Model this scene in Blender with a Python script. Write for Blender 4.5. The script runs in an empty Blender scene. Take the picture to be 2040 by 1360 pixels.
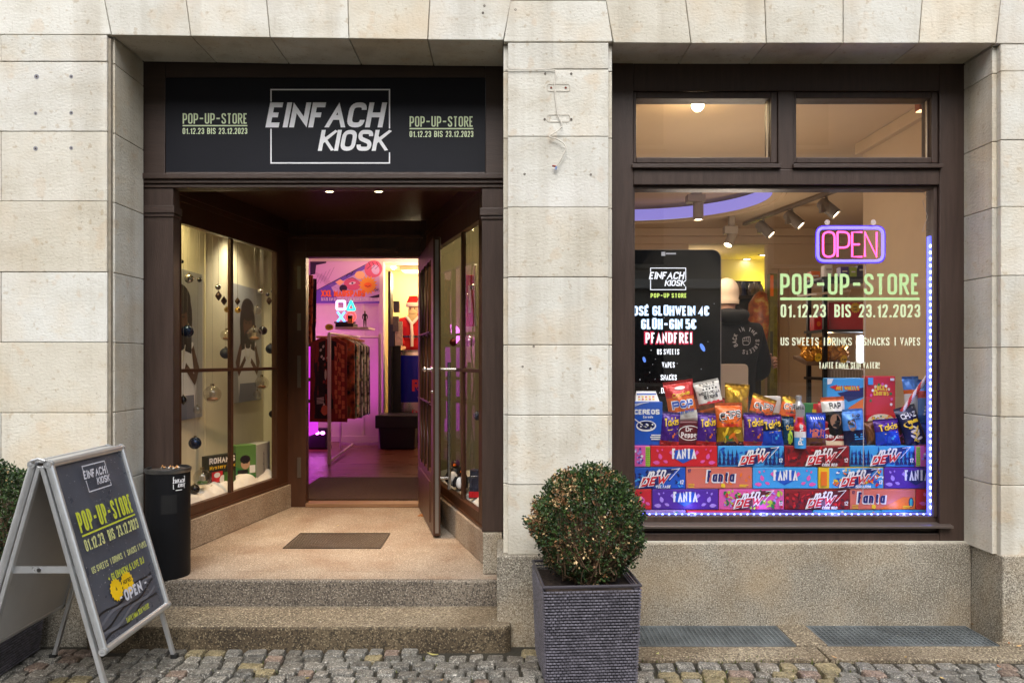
import bpy, bmesh, math, random
from mathutils import Vector, Matrix
random.seed(11)
R = math.radians
# ---------------------------------------------------------------- camera, sky, sun, exposure
sc = bpy.context.scene
col = sc.collection
F, CX, CY, H, D0 = 1473.0, 1000.0, 717.0, 1.52, 4.0      # focal length in px, principal point, eye height, distance to the wall
cam = bpy.data.objects.new("camera", bpy.data.cameras.new("camera"))
col.objects.link(cam)
cam.location = (0, -D0, H)
cam.rotation_euler = (R(90), 0, 0)
cam.data.sensor_width = 36
cam.data.lens = F / 2040 * 36
cam.data.shift_x = (1020 - CX) / 2040
cam.data.shift_y = (CY - 680) / 2040
cam.data.clip_start = 0.05
cam.data.clip_end = 300
sc.camera = cam
w = bpy.data.worlds.new("World"); sc.world = w; w.use_nodes = True
nt = w.node_tree; nt.nodes.clear()
sky = nt.nodes.new("ShaderNodeTexSky"); sky.sky_type = 'NISHITA'; sky.sun_disc = False
sky.sun_elevation = R(51); sky.sun_rotation = R(192); sky.air_density = 1.4; sky.dust_density = 4.0; sky.ozone_density = 1.0
hs = nt.nodes.new("ShaderNodeHueSaturation"); hs.inputs['Saturation'].default_value = 0.38
bg = nt.nodes.new("ShaderNodeBackground"); bg.inputs['Strength'].default_value = 0.13
wo = nt.nodes.new("ShaderNodeOutputWorld")
nt.links.new(sky.outputs[0], hs.inputs['Color']); nt.links.new(hs.outputs[0], bg.inputs[0]); nt.links.new(bg.outputs[0], wo.inputs[0])
sun = bpy.data.objects.new("sun", bpy.data.lights.new("sun", 'SUN')); col.objects.link(sun)
sun.data.energy = 1.1; sun.data.angle = R(45); sun.data.color = (0.985, 0.99, 1.0)
sun.rotation_euler = (R(39), 0, R(12))
sun.location = (0, -6, 8)
sc.view_settings.view_transform = 'Standard'; sc.view_settings.look = 'None'
sc.view_settings.exposure = 0.97; sc.view_settings.gamma = 1.0
sc.cycles.use_denoising = True
sc.cycles.max_bounces = 8; sc.cycles.diffuse_bounces = 3; sc.cycles.glossy_bounces = 4
sc.cycles.transmission_bounces = 6; sc.cycles.transparent_max_bounces = 12
sc.cycles.caustics_reflective = False; sc.cycles.caustics_refractive = False
sc.cycles.sample_clamp_indirect = 6

# ---------------------------------------------------------------- helpers
def P(px, py, d): return Vector(((px - CX) * d / F, d - D0, H - (py - CY) * d / F))
def X(px, d): return (px - CX) * d / F
def Z(py, d): return H - (py - CY) * d / F
def lin(c): return c / 12.92 if c <= 0.04045 else ((c + 0.055) / 1.055) ** 2.4
def C(r, g, b): return (lin(r / 255), lin(g / 255), lin(b / 255), 1)

MATS = {}
def M(key, c=None, rough=0.55, metal=0.0, var=0.0, vs=6.0, bump=0.0, bs=60.0, emit=0.0, isl=0.0, spec=0.5, stretch=None, alpha=1.0, sheen=0.0):
    """principled material: base colour with noise variation, per-island variation and noise bump"""
    if key in MATS: return MATS[key]
    m = bpy.data.materials.new(key); m.use_nodes = True; MATS[key] = m
    n = m.node_tree.nodes; l = m.node_tree.links
    b = n["Principled BSDF"]
    b.inputs['Base Color'].default_value = c; b.inputs['Roughness'].default_value = rough; b.inputs['Metallic'].default_value = metal
    b.inputs['Specular IOR Level'].default_value = spec
    if alpha < 1: b.inputs['Alpha'].default_value = alpha
    if sheen: b.inputs['Sheen Weight'].default_value = sheen
    if emit:
        b.inputs['Emission Color'].default_value = c; b.inputs['Emission Strength'].default_value = emit
    src = None
    if var or bump or isl:
        tc = n.new("ShaderNodeTexCoord"); vec = tc.outputs['Object']
        if stretch:
            mp = n.new("ShaderNodeMapping"); mp.inputs['Scale'].default_value = stretch
            l.new(vec, mp.inputs['Vector']); vec = mp.outputs[0]
    if var:
        nz = n.new("ShaderNodeTexNoise"); nz.inputs['Scale'].default_value = vs; nz.inputs['Detail'].default_value = 5
        nz.inputs['Roughness'].default_value = 0.65
        l.new(vec, nz.inputs['Vector'])
        mr = n.new("ShaderNodeMapRange"); mr.inputs[1].default_value = 0.3; mr.inputs[2].default_value = 0.7
        mr.inputs[3].default_value = 1 - var; mr.inputs[4].default_value = 1 + var
        l.new(nz.outputs['Fac'], mr.inputs[0]); src = mr.outputs[0]
        rr = n.new("ShaderNodeMapRange"); rr.inputs[3].default_value = max(0.03, rough - 0.12); rr.inputs[4].default_value = min(1, rough + 0.12)
        l.new(nz.outputs['Fac'], rr.inputs[0]); l.new(rr.outputs[0], b.inputs['Roughness'])
    if isl:
        ge = n.new("ShaderNodeNewGeometry")
        mi = n.new("ShaderNodeMapRange"); mi.inputs[3].default_value = 1 - isl; mi.inputs[4].default_value = 1 + isl
        l.new(ge.outputs['Random Per Island'], mi.inputs[0])
        if src:
            mu = n.new("ShaderNodeMath"); mu.operation = 'MULTIPLY'; l.new(src, mu.inputs[0]); l.new(mi.outputs[0], mu.inputs[1]); src = mu.outputs[0]
        else: src = mi.outputs[0]
    if src:
        vm = n.new("ShaderNodeVectorMath"); vm.operation = 'SCALE'; vm.inputs[0].default_value = c[:3]
        l.new(src, vm.inputs['Scale']); l.new(vm.outputs[0], b.inputs['Base Color'])
    if bump:
        nb = n.new("ShaderNodeTexNoise"); nb.inputs['Scale'].default_value = bs; nb.inputs['Detail'].default_value = 6
        l.new(vec, nb.inputs['Vector'])
        bp = n.new("ShaderNodeBump"); bp.inputs['Strength'].default_value = bump; bp.inputs['Distance'].default_value = 0.01
        l.new(nb.outputs['Fac'], bp.inputs['Height']); l.new(bp.outputs[0], b.inputs['Normal'])
    return m

def ramp_mat(key, stops, scale=5, detail=6, rough=0.8, bump=0.3, bs=80, bdist=0.004, isl=0.0, stretch=(1, 1, 1), rough2=None, speck=None, voro=False, grain=None, noise_rough=0.6, tint=None, streak=0):
    """stone-like material: colour ramp over noise + dark/light specks + bump"""
    if key in MATS: return MATS[key]
    m = bpy.data.materials.new(key); m.use_nodes = True; MATS[key] = m
    n = m.node_tree.nodes; l = m.node_tree.links; b = n["Principled BSDF"]
    tc = n.new("ShaderNodeTexCoord"); mp = n.new("ShaderNodeMapping"); mp.inputs['Scale'].default_value = stretch
    l.new(tc.outputs['Object'], mp.inputs['Vector'])
    vec = mp.outputs[0]
    if isl:
        ge = n.new("ShaderNodeNewGeometry")
        ad = n.new("ShaderNodeVectorMath"); ad.operation = 'ADD'
        sca = n.new("ShaderNodeMath"); sca.operation = 'MULTIPLY'; sca.inputs[1].default_value = 37.0
        l.new(ge.outputs['Random Per Island'], sca.inputs[0]); l.new(vec, ad.inputs[0]); l.new(sca.outputs[0], ad.inputs[1]); vec = ad.outputs[0]
    nz = n.new("ShaderNodeTexNoise"); nz.inputs['Scale'].default_value = scale; nz.inputs['Detail'].default_value = detail; nz.inputs['Roughness'].default_value = noise_rough
    l.new(vec, nz.inputs['Vector'])
    cr = n.new("ShaderNodeValToRGB")
    while len(cr.color_ramp.elements) < len(stops): cr.color_ramp.elements.new(0.5)
    for e, (p, c) in zip(cr.color_ramp.elements, stops): e.position = p; e.color = c
    l.new(nz.outputs['Fac'], cr.inputs[0]); out = cr.outputs[0]
    if speck:                                    # (scale, threshold, colour, amount)
        for (s_, th, c_, am) in speck:
            ns = n.new("ShaderNodeTexNoise"); ns.inputs['Scale'].default_value = s_; ns.inputs['Detail'].default_value = 5 if s_ < 6 else 2
            l.new(tc.outputs['Object'], ns.inputs['Vector'])
            r2 = n.new("ShaderNodeMapRange"); r2.inputs[1].default_value = th - (0.1 if s_ < 6 else 0); r2.inputs[2].default_value = th + (0.2 if s_ < 6 else 0.06); r2.inputs[4].default_value = am
            l.new(ns.outputs['Fac'], r2.inputs[0])
            mx = n.new("ShaderNodeMixRGB"); mx.inputs['Color2'].default_value = c_
            l.new(r2.outputs[0], mx.inputs['Fac']); l.new(out, mx.inputs['Color1']); out = mx.outputs[0]
    for (am, st, th) in (((streak, (7, 7, .35), .5), (streak * .8, (75, 75, 7), .6), (streak * .8, (9, 9, 80), .6)) if streak else ()):     # rain streaks, tooling scratches, bedding lines
        m2 = n.new("ShaderNodeMapping"); m2.inputs['Scale'].default_value = st; l.new(tc.outputs['Object'], m2.inputs['Vector'])
        n2 = n.new("ShaderNodeTexNoise"); n2.inputs['Scale'].default_value = 1; n2.inputs['Detail'].default_value = 4; l.new(m2.outputs[0], n2.inputs['Vector'])
        r3 = n.new("ShaderNodeMapRange"); r3.inputs[1].default_value = th; r3.inputs[2].default_value = th + .16; r3.inputs[4].default_value = am; l.new(n2.outputs['Fac'], r3.inputs[0])
        m3 = n.new("ShaderNodeMixRGB"); m3.blend_type = 'MULTIPLY'; m3.inputs['Color2'].default_value = (.52, .45, .36, 1); l.new(r3.outputs[0], m3.inputs['Fac']); l.new(out, m3.inputs['Color1']); out = m3.outputs[0]
    if isl:
        mi = n.new("ShaderNodeMapRange"); mi.inputs[3].default_value = 1 - isl; mi.inputs[4].default_value = 1 + isl
        l.new(ge.outputs['Random Per Island'], mi.inputs[0])
        vm = n.new("ShaderNodeVectorMath"); vm.operation = 'SCALE'; l.new(out, vm.inputs[0]); l.new(mi.outputs[0], vm.inputs['Scale']); out = vm.outputs[0]
    if tint:                                     # some blocks of the quarry are warmer than others
        fm = n.new("ShaderNodeMath"); fm.operation = 'MULTIPLY'; fm.inputs[1].default_value = 7.31; l.new(ge.outputs['Random Per Island'], fm.inputs[0])
        ff = n.new("ShaderNodeMath"); ff.operation = 'FRACT'; l.new(fm.outputs[0], ff.inputs[0]); fa = n.new("ShaderNodeMath"); fa.operation = 'MULTIPLY'; fa.inputs[1].default_value = tint[1]; l.new(ff.outputs[0], fa.inputs[0])
        mt = n.new("ShaderNodeMixRGB"); mt.blend_type = 'MULTIPLY'; mt.inputs['Color2'].default_value = tint[0]; l.new(fa.outputs[0], mt.inputs['Fac']); l.new(out, mt.inputs['Color1']); out = mt.outputs[0]
    l.new(out, b.inputs['Base Color'])
    b.inputs['Roughness'].default_value = rough
    if rough2 is not None:
        rr = n.new("ShaderNodeMapRange"); rr.inputs[1].default_value = 0.35; rr.inputs[2].default_value = 0.65; rr.inputs[3].default_value = rough; rr.inputs[4].default_value = rough2
        l.new(nz.outputs['Fac'], rr.inputs[0]); l.new(rr.outputs[0], b.inputs['Roughness'])
    if bump:
        nb = n.new("ShaderNodeTexNoise"); nb.inputs['Scale'].default_value = bs; nb.inputs['Detail'].default_value = 5
        mb_ = n.new("ShaderNodeMapping"); mb_.inputs['Scale'].default_value = grain or (1, 1, 1)
        l.new(tc.outputs['Object'], mb_.inputs['Vector']); l.new(mb_.outputs[0], nb.inputs['Vector'])
        bp = n.new("ShaderNodeBump"); bp.inputs['Strength'].default_value = bump; bp.inputs['Distance'].default_value = bdist
        l.new(nb.outputs['Fac'], bp.inputs['Height']); l.new(bp.outputs[0], b.inputs['Normal'])
    return m

def glass_mat(key, ior=1.45, tint=(1, 1, 1, 1)):
    if key in MATS: return MATS[key]
    m = bpy.data.materials.new(key); m.use_nodes = True; MATS[key] = m
    n = m.node_tree.nodes; l = m.node_tree.links; n.clear()
    o = n.new("ShaderNodeOutputMaterial"); mx = n.new("ShaderNodeMixShader"); fr = n.new("ShaderNodeFresnel"); fr.inputs[0].default_value = ior
    t = n.new("ShaderNodeBsdfTransparent"); t.inputs[0].default_value = tint
    g = n.new("ShaderNodeBsdfGlossy"); g.inputs['Roughness'].default_value = 0.0
    ge = n.new("ShaderNodeNewGeometry"); mt = n.new("ShaderNodeMath"); mt.operation = 'MULTIPLY_ADD'; mt.inputs[1].default_value = -1; mt.inputs[2].default_value = 1     # reflect on the outer face only: the thin pane does not refract
    l.new(ge.outputs['Backfacing'], mt.inputs[0]); mu = n.new("ShaderNodeMath"); mu.operation = 'MULTIPLY'; l.new(mt.outputs[0], mu.inputs[0]); l.new(fr.outputs[0], mu.inputs[1])
    l.new(mu.outputs[0], mx.inputs[0]); l.new(t.outputs[0], mx.inputs[1]); l.new(g.outputs[0], mx.inputs[2]); l.new(mx.outputs[0], o.inputs[0])
    return m

def emis(key, c, s): return M(key, c, emit=s, rough=0.5)

class MB:
    def __init__(s): s.v = []; s.f = []; s.m = []
    def add(s, vs, fs, mi=0):
        k = len(s.v); s.v += [Vector(v) for v in vs]
        for f in fs: s.f.append([i + k for i in f]); s.m.append(mi)
    def hexa(s, p, mi=0):                        # bottom 4 (ccw), top 4
        s.add(p, [(3, 2, 1, 0), (4, 5, 6, 7), (0, 1, 5, 4), (1, 2, 6, 5), (2, 3, 7, 6), (3, 0, 4, 7)], mi)
    def box(s, x0, x1, y0, y1, z0, z1, mi=0):
        s.hexa([(x0, y0, z0), (x1, y0, z0), (x1, y1, z0), (x0, y1, z0), (x0, y0, z1), (x1, y0, z1), (x1, y1, z1), (x0, y1, z1)], mi)
    def quad(s, a, b, c, d, mi=0): s.add([a, b, c, d], [(0, 1, 2, 3)], mi)
    def poly(s, pts, mi=0): s.add(pts, [tuple(range(len(pts)))], mi)
    def prism(s, pts, ext, mi=0):
        n = len(pts); ext = Vector(ext)
        s.add([Vector(p) for p in pts] + [Vector(p) + ext for p in pts],
              [tuple(range(n))[::-1], tuple(range(n, 2 * n))] + [(i, (i + 1) % n, n + (i + 1) % n, n + i) for i in range(n)], mi)
    def wallbox(s, a, b, z0, z1, th, off=0.0, mi=0):   # box standing along the plan line a->b, thickness th to its left side
        a = Vector((a[0], a[1], 0)); b = Vector((b[0], b[1], 0)); u = (b - a).normalized(); nrm = Vector((-u.y, u.x, 0))
        a = a + nrm * off; b = b + nrm * off; c = b + nrm * th; d = a + nrm * th
        s.hexa([(q.x, q.y, z0) for q in (a, b, c, d)] + [(q.x, q.y, z1) for q in (a, b, c, d)], mi)
    def tube(s, path, r, n=8, mi=0, caps=True, closed=False):
        path = [Vector(p) for p in path]; m = len(path)
        rs = r if isinstance(r, (list, tuple)) else [r] * m
        vs = []; up = None
        for i, p in enumerate(path):
            a = path[i - 1] if (i > 0 or closed) else p; b = path[(i + 1) % m] if (i < m - 1 or closed) else p
            t = (b - a).normalized()
            if up is None: up = t.orthogonal().normalized()
            up = (up - t * up.dot(t))
            if up.length < 1e-6: up = t.orthogonal()
            up.normalize(); sd = t.cross(up)
            for k in range(n):
                an = 2 * math.pi * k / n; vs.append(p + (up * math.cos(an) + sd * math.sin(an)) * rs[i])
        fs = []
        for i in range(m if closed else m - 1):
            for k in range(n):
                fs.append((i * n + k, i * n + (k + 1) % n, ((i + 1) % m) * n + (k + 1) % n, ((i + 1) % m) * n + k))
        if caps and not closed: fs += [tuple(range(n))[::-1], tuple(range((m - 1) * n, m * n))]
        s.add(vs, fs, mi)
    def lathe(s, prof, c=(0, 0, 0), n=24, mi=0, axis=None, caps=True):
        c = Vector(c); q = Vector((0, 0, 1)).rotation_difference(Vector(axis)) if axis else None
        vs = []
        for (r, z) in prof:
            for k in range(n):
                a = 2 * math.pi * k / n; v = Vector((r * math.cos(a), r * math.sin(a), z))
                if q: v = q @ v
                vs.append(c + v)
        fs = []
        for i in range(len(prof) - 1):
            for k in range(n): fs.append((i * n + k, i * n + (k + 1) % n, (i + 1) * n + (k + 1) % n, (i + 1) * n + k))
        if caps: fs += [tuple(range(n))[::-1], tuple(range((len(prof) - 1) * n, len(prof) * n))]
        s.add(vs, fs, mi)
    def ball(s, c, r, n=14, mi=0, sc=(1, 1, 1)):
        c = Vector(c); m = n // 2; vs = [c + Vector((0, 0, -r * sc[2]))]
        for i in range(1, m):
            ph = -math.pi / 2 + math.pi * i / m
            for k in range(n):
                a = 2 * math.pi * k / n
                vs.append(c + Vector((r * math.cos(ph) * math.cos(a) * sc[0], r * math.cos(ph) * math.sin(a) * sc[1], r * math.sin(ph) * sc[2])))
        vs.append(c + Vector((0, 0, r * sc[2]))); t = len(vs) - 1
        fs = [(0, 1 + (k + 1) % n, 1 + k) for k in range(n)] + [(t, 1 + (m - 2) * n + k, 1 + (m - 2) * n + (k + 1) % n) for k in range(n)]
        for i in range(m - 2):
            for k in range(n): fs.append((1 + i * n + k, 1 + i * n + (k + 1) % n, 1 + (i + 1) * n + (k + 1) % n, 1 + (i + 1) * n + k))
        s.add(vs, fs, mi)
    def build(s, name, mats, parent=None, origin=None, smooth=0, bevel=0.0, recalc=True, seg=2):
        me = bpy.data.meshes.new(name)
        o = bpy.data.objects.new(name, me); col.objects.link(o)
        base = Vector((0, 0, 0))
        if origin is not None: o.location = Vector(origin) - (parent_base(parent) if parent else base); base = Vector(origin)
        elif parent: base = parent_base(parent)
        o['_base'] = list(base)
        if parent: o.parent = parent
        me.from_pydata([v - base for v in s.v], [], s.f)
        for mt in (mats if isinstance(mats, (list, tuple)) else [mats]): me.materials.append(mt)
        me.polygons.foreach_set('material_index', s.m)
        if recalc:
            bm = bmesh.new(); bm.from_mesh(me); bmesh.ops.recalc_face_normals(bm, faces=bm.faces); bm.to_mesh(me); bm.free()
        if smooth:
            me.polygons.foreach_set('use_smooth', [True] * len(me.polygons)); me.set_sharp_from_angle(angle=R(smooth))
        if bevel:
            b = o.modifiers.new('bevel', 'BEVEL'); b.width = bevel; b.segments = seg; b.limit_method = 'ANGLE'; b.angle_limit = R(40)
        me.update()
        return o

def parent_base(p):
    return Vector(p['_base'])
def tag(o, label, cat, group=None, kind=None):
    if kind: o['kind'] = kind
    if label: o['label'] = label
    if cat: o['category'] = cat
    if group: o['group'] = group
    return o
def thing(name, label, cat, loc, group=None):
    o = bpy.data.objects.new(name, None); col.objects.link(o); o.location = loc; o.empty_display_size = 0.1
    o['_base'] = list(loc); tag(o, label, cat, group); return o
def struct(mb, name, mats, **k):
    o = mb.build(name, mats, **k); o['kind'] = 'structure'; return o

# ---------------------------------------------------------------- lettering: a stroke alphabet (x 0-4, y 0-8; r rounded, o rounded ring)
G = {'A': '002840|0.93.1', 'B': '0008|r08484404|r04444000', 'C': 'r464808004042', 'D': '0008|r08484000', 'E': '48080040|0434', 'F': '480800|0434',
 'G': 'r464808004044|4424', 'H': '0008|4048|0444', 'I': '0008', 'J': 'r48400002', 'K': '0008|0348|1540', 'L': '080040', 'M': '0008224840', 'N': '00084048',
 'O': 'o00084840', 'P': '0008|r08484303', 'Q': 'o00084840|2240', 'R': '0008|r08484404|2440', 'S': 'r4648080543400002', 'T': '0848|2028', 'U': 'r08004048',
 'V': '082048', 'W': '0810263048', 'X': '0048|0840', 'Y': '082448|2420', 'Z': '08480040', '0': 'o00084840', '1': '064840', '2': 'r0608484500|0040',
 '3': 'r0608484414|r1444400002', '4': '30380242', '5': '480805|r0545400002', '6': 'r46480800404505', '7': '084810', '8': 'o04084844|o00044440',
 '9': 'r02004048080343', '.': '0001', ',': '0001', '-': '0444', '|': '0008', '!': '0308|0001', '+': '0444|2226', '&': 'o14184838|o00044440', '*': '0444|1236|1632',
 "'": '0608', ':': '0001|0506', '%': '0048|0708|4041', '?': 'r06084845241'[:11] + '|2021', '/': '0048',
 'a': 'o00054540|4540', 'b': '0008|o00054540', 'c': 'r45050040', 'd': '4048|o00054540', 'e': 'r034345050040', 'f': 'r482820|0545', 'g': 'o00054540|r454z0z',
 'h': '0008|r054540', 'i': '0005|0708', 'k': '0008|0245|1340', 'l': '0008', 'm': '0005|r052520|r254540', 'n': '0005|r054540', 'o': 'o00054540', 'p': '0z05|o00054540',
 'r': '0005|r043545', 's': 'r450503434000', 't': 'r272040|0545', 'u': 'r05004045', 'v': '052045', 'w': '0510243045', 'x': '0045|0540', 'y': '0521|450z', 'z': '05450040'}
G['A'] = '002840|1333'
G['É'] = G['E'] + '|193a'; G['Ü'] = G['U'] + '|191a|393a'; G['€'] = G['C'] + '|0535|0333'; G['?'] = 'r0608484422|2021'; G['@'] = G['O']
GW = {'I': 0, '1': 0.5, '.': 0, ',': 0, '|': 0, '!': 0, "'": 0, ':': 0, 'i': 0, 'l': 0, 'M': 1.3, 'W': 1.45, 'm': 1.4, 'w': 1.3, ' ': 0.55, 'L': 0.85, 'E': 0.85, 'F': 0.85,
      't': 1.0, 'f': 0.8, 'r': 0.75, 'J': 0.8, '-': 1.1, 'A': 1.1, 'V': 1.1}
YV = {'a': 10, 'z': -2}
def _round(pts, closed, r):
    out = []; n = len(pts)
    for i, p in enumerate(pts):
        if not closed and i in (0, n - 1): out.append(p); continue
        a, b = pts[i - 1], pts[(i + 1) % n]
        va = (a[0] - p[0], a[1] - p[1]); vb = (b[0] - p[0], b[1] - p[1])
        la = math.hypot(*va); lb = math.hypot(*vb)
        lim_a = la * (0.5 if closed or i - 1 > 0 else 0.98); lim_b = lb * (0.5 if closed or i + 1 < n - 1 else 0.98)
        k = min(r, lim_a, lim_b)
        s = (p[0] + va[0] / la * k, p[1] + va[1] / la * k); e = (p[0] + vb[0] / lb * k, p[1] + vb[1] / lb * k)
        for j in range(6):
            t = j / 5; c1 = 0.9
            q = ((1 - t) ** 2 * s[0] + 2 * t * (1 - t) * p[0] + t * t * e[0], (1 - t) ** 2 * s[1] + 2 * t * (1 - t) * p[1] + t * t * e[1])
            out.append(q)
    res = [out[0]]
    for q in out[1:]:
        if math.hypot(q[0] - res[-1][0], q[1] - res[-1][1]) > 1e-7: res.append(q)
    if closed and math.hypot(res[0][0] - res[-1][0], res[0][1] - res[-1][1]) < 1e-7: res.pop()
    return res
def ext2(p, e):
    """lengthen the end of a steep stroke so that its tip reaches the guide line"""
    (a, b), (c, d) = p; dx, dy = c - a, d - b; l_ = math.hypot(dx, dy) or 1
    if abs(dx) < 1e-9 or abs(dy) < .4 * l_: return [(a, b), (c, d)] if abs(dx) > 1e-9 else [(a, b - e * (1 if d > b else -1)), (c, d + e * (1 if d > b else -1))]
    k = 1.6 * e / l_
    return [(a - dx * k, b - dy * k), (c + dx * k, d + dy * k)]
def stroke_quads(pts, t, closed):
    n = len(pts); L = []; Rr = []
    for i in range(n):
        p = pts[i]
        a = pts[i - 1] if (closed or i > 0) else None; b = pts[(i + 1) % n] if (closed or i < n - 1) else None
        d1 = None if a is None else (p[0] - a[0], p[1] - a[1]); d2 = None if b is None else (b[0] - p[0], b[1] - p[1])
        def nm(d): l_ = math.hypot(*d) or 1; return (-d[1] / l_, d[0] / l_)
        if d1 is None: nn = nm(d2); k = 1
        elif d2 is None: nn = nm(d1); k = 1
        else:
            n1, n2 = nm(d1), nm(d2); s = (n1[0] + n2[0], n1[1] + n2[1]); l_ = math.hypot(*s)
            if l_ < 1e-3: nn = n1; k = 1
            else: nn = (s[0] / l_, s[1] / l_); k = min(4, 1 / max(0.2, nn[0] * n1[0] + nn[1] * n1[1]))
        L.append((p[0] + nn[0] * t / 2 * k, p[1] + nn[1] * t / 2 * k)); Rr.append((p[0] - nn[0] * t / 2 * k, p[1] - nn[1] * t / 2 * k))
    return [[Rr[i], Rr[(i + 1) % n], L[(i + 1) % n], L[i]] for i in range(n if closed else n - 1)]
def strokes(s, h, w=None, t=0.14, gap=0.1, shear=0.0, fit=None):
    """centre lines of a line of text: list of (points, closed, stroke width)"""
    T = t * h; gp = gap * h; n = len(s); rel = sum(GW.get(c, 1) for c in s)
    for _ in range(30):
        fixed = sum(0 if c == ' ' else T for c in s) + (n - 1) * gp
        W = (fit - fixed) / rel if fit and rel else (w or .4) * h
        if W >= T * 1.15 or not rel: break
        T *= .94; gp *= .97
    W = max(W, T * 0.6)
    x = 0; out = []
    for c in s:
        gw = GW.get(c, 1) * W
        for st in (G[c].split('|') if c in G else []):
            mode = ''
            if st[0] in 'ro': mode = st[0]; st = st[1:]
            pts = []
            for i in range(0, len(st) - 1, 2):
                u = int(st[i]) / 4; y = YV.get(st[i + 1]); y = (int(st[i + 1]) if y is None else y) / 8
                px = x + T / 2 + u * gw; py = T / 2 + y * (h - T)
                pts.append((px, py))
            if len(pts) == 2 and c in '.,': pts = [(pts[0][0], 0), (pts[0][0], T)]
            if mode: pts = _round(pts, mode == 'o', 0.42 * max(h * 0.3, min(h, gw + T)))
            out.append((pts, mode == 'o', T))
        x += (0 if c == ' ' else T) + gw + gp
    return out, x - gp
class Ink:
    """flat print laid on a surface: f(u, v, lift) gives the 3-D point"""
    def __init__(s, f, mb=None): s.f = f; s.mb = mb or MB(); s.k = 0
    def pl(s, pts, mi, lift=None):
        s.k += 1; lf = 0.0009 + 0.00012 * s.k if lift is None else lift
        s.mb.add([s.f(a, b, lf) for a, b in pts], [tuple(range(len(pts)))], mi)
    def quads(s, qs, mi):
        s.k += 1; lf = 0.0009 + 0.00012 * s.k
        for q in qs: s.mb.add([s.f(a, b, lf) for a, b in q], [(0, 1, 2, 3)], mi)
    def rect(s, x0, x1, y0, y1, mi): s.pl([(x0, y0), (x1, y0), (x1, y1), (x0, y1)], mi)
    def frame(s, x0, x1, y0, y1, t, mi):
        s.quads(stroke_quads([(x0, y0), (x1, y0), (x1, y1), (x0, y1)], t, True), mi)
    def ell(s, cx, cy, rx, ry, mi, n=20, rot=0, shape=None):
        pts = []
        for i in range(n):
            a = 2 * math.pi * i / n; k = shape(i) if shape else 1
            x, y = rx * k * math.cos(a), ry * k * math.sin(a); pts.append((cx + x * math.cos(rot) - y * math.sin(rot), cy + x * math.sin(rot) + y * math.cos(rot)))
        if shape:
            s.k += 1; lf = 0.0009 + 0.00012 * s.k
            s.mb.add([s.f(cx, cy, lf)] + [s.f(a, b, lf) for a, b in pts], [(0, 1 + i, 1 + (i + 1) % n) for i in range(n)], mi)
        else: s.pl(pts, mi)
    def burst(s, cx, cy, r, mi, n=14, k=0.8): s.ell(cx, cy, r, r, mi, n * 2, shape=lambda i: 1 if i % 2 == 0 else k)
    def drop(s, cx, cy, rx, ry, rot, mi):
        pts = []
        for i in range(14):
            a = 2 * math.pi * i / 14; k = 1 if math.sin(a) < 0.9 else 1
            x, y = rx * math.cos(a) * (1 - 0.55 * max(0, math.sin(a))), ry * math.sin(a)
            pts.append((cx + x * math.cos(rot) - y * math.sin(rot), cy + x * math.sin(rot) + y * math.cos(rot)))
        s.pl(pts, mi)
    def line(s, pts, t, mi, closed=False): s.quads(stroke_quads(pts, t, closed), mi)
    def text(s, tx, x, y, h, mi, fit=None, w=0.45, t=0.15, gap=0.1, shear=0.0, align='l', rot=0.0, arch=None):
        st, W = strokes(tx, h, w, t, gap, shear, fit)
        ox = x - (W / 2 if align == 'c' else 0)
        k0 = s.k
        ca, sa = math.cos(rot), math.sin(rot)
        for i, (pts, cl, T) in enumerate(st):
            s.k = k0 + i % 4
            q = stroke_quads(pts, T, cl); ys = [p_[1] for p_ in pts]; lo, hi = min(ys) - (T / 2 if len(pts) > 2 else 0), max(ys) + (T / 2 if len(pts) > 2 else 0)
            if len(pts) == 2 and abs(ys[0] - ys[1]) < 1e-6: lo, hi = ys[0] - T / 2, ys[0] + T / 2
            edge = lambda p_: min(abs(p_[1] - e_) for e_ in (T / 2, h - T / 2, T / 2 + .625 * (h - T))) < h * .01
            dot = len(pts) == 2 and abs(abs(ys[0] - ys[1]) - T) < 1e-6
            if len(pts) == 2 and abs(ys[0] - ys[1]) > 1e-6 and not dot: lo, hi = min(ys) - T / 2, max(ys) + T / 2
            elif dot: lo, hi = min(ys), max(ys)
            if not cl and not dot:
                p2 = list(pts)
                if edge(pts[0]): p2[0] = ext2(pts[1::-1], T / 2)[1]
                if edge(pts[-1]): p2[-1] = ext2(pts[-2:], T / 2)[1]
                q = stroke_quads(p2, T, cl)
            def tr(a, b):
                b = min(hi, max(lo, b)); a += shear * b
                if arch: b += arch * math.sin(math.pi * min(1, max(0, a / W)))
                return (ox + a * ca - b * sa, y + a * sa + b * ca)
            s.quads([[tr(a, b) for a, b in z] for z in q], mi)
        s.k = k0 + 5
        return W
def plane(O, U, V):
    O = Vector(O); U = Vector(U).normalized(); V = Vector(V).normalized(); N = U.cross(V)
    return lambda u, v, lf: O + U * u + V * v + N * lf
def front(px, py, d): return plane(P(px, py, d), (1, 0, 0), (0, 0, 1))      # plane facing the street, metres from that corner
def K(d): return d / F
def lamp(kind, name, loc, energy, colr, parent=None, size=0.05, aim=None, angle=60, blend=0.5):
    l_ = bpy.data.lights.new(name, kind); l_.energy = energy; l_.color = colr
    o = bpy.data.objects.new(name, l_); col.objects.link(o)
    if kind == 'AREA': l_.size = size
    else: l_.shadow_soft_size = size
    if kind == 'SPOT': l_.spot_size = R(angle); l_.spot_blend = blend
    base = Vector((0, 0, 0))
    if parent: o.parent = parent; base = parent_base(parent)
    o.location = Vector(loc) - base
    if aim is not None: o.rotation_euler = (Vector(aim) - Vector(loc)).to_track_quat('-Z', 'Y').to_euler()
    return o
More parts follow.
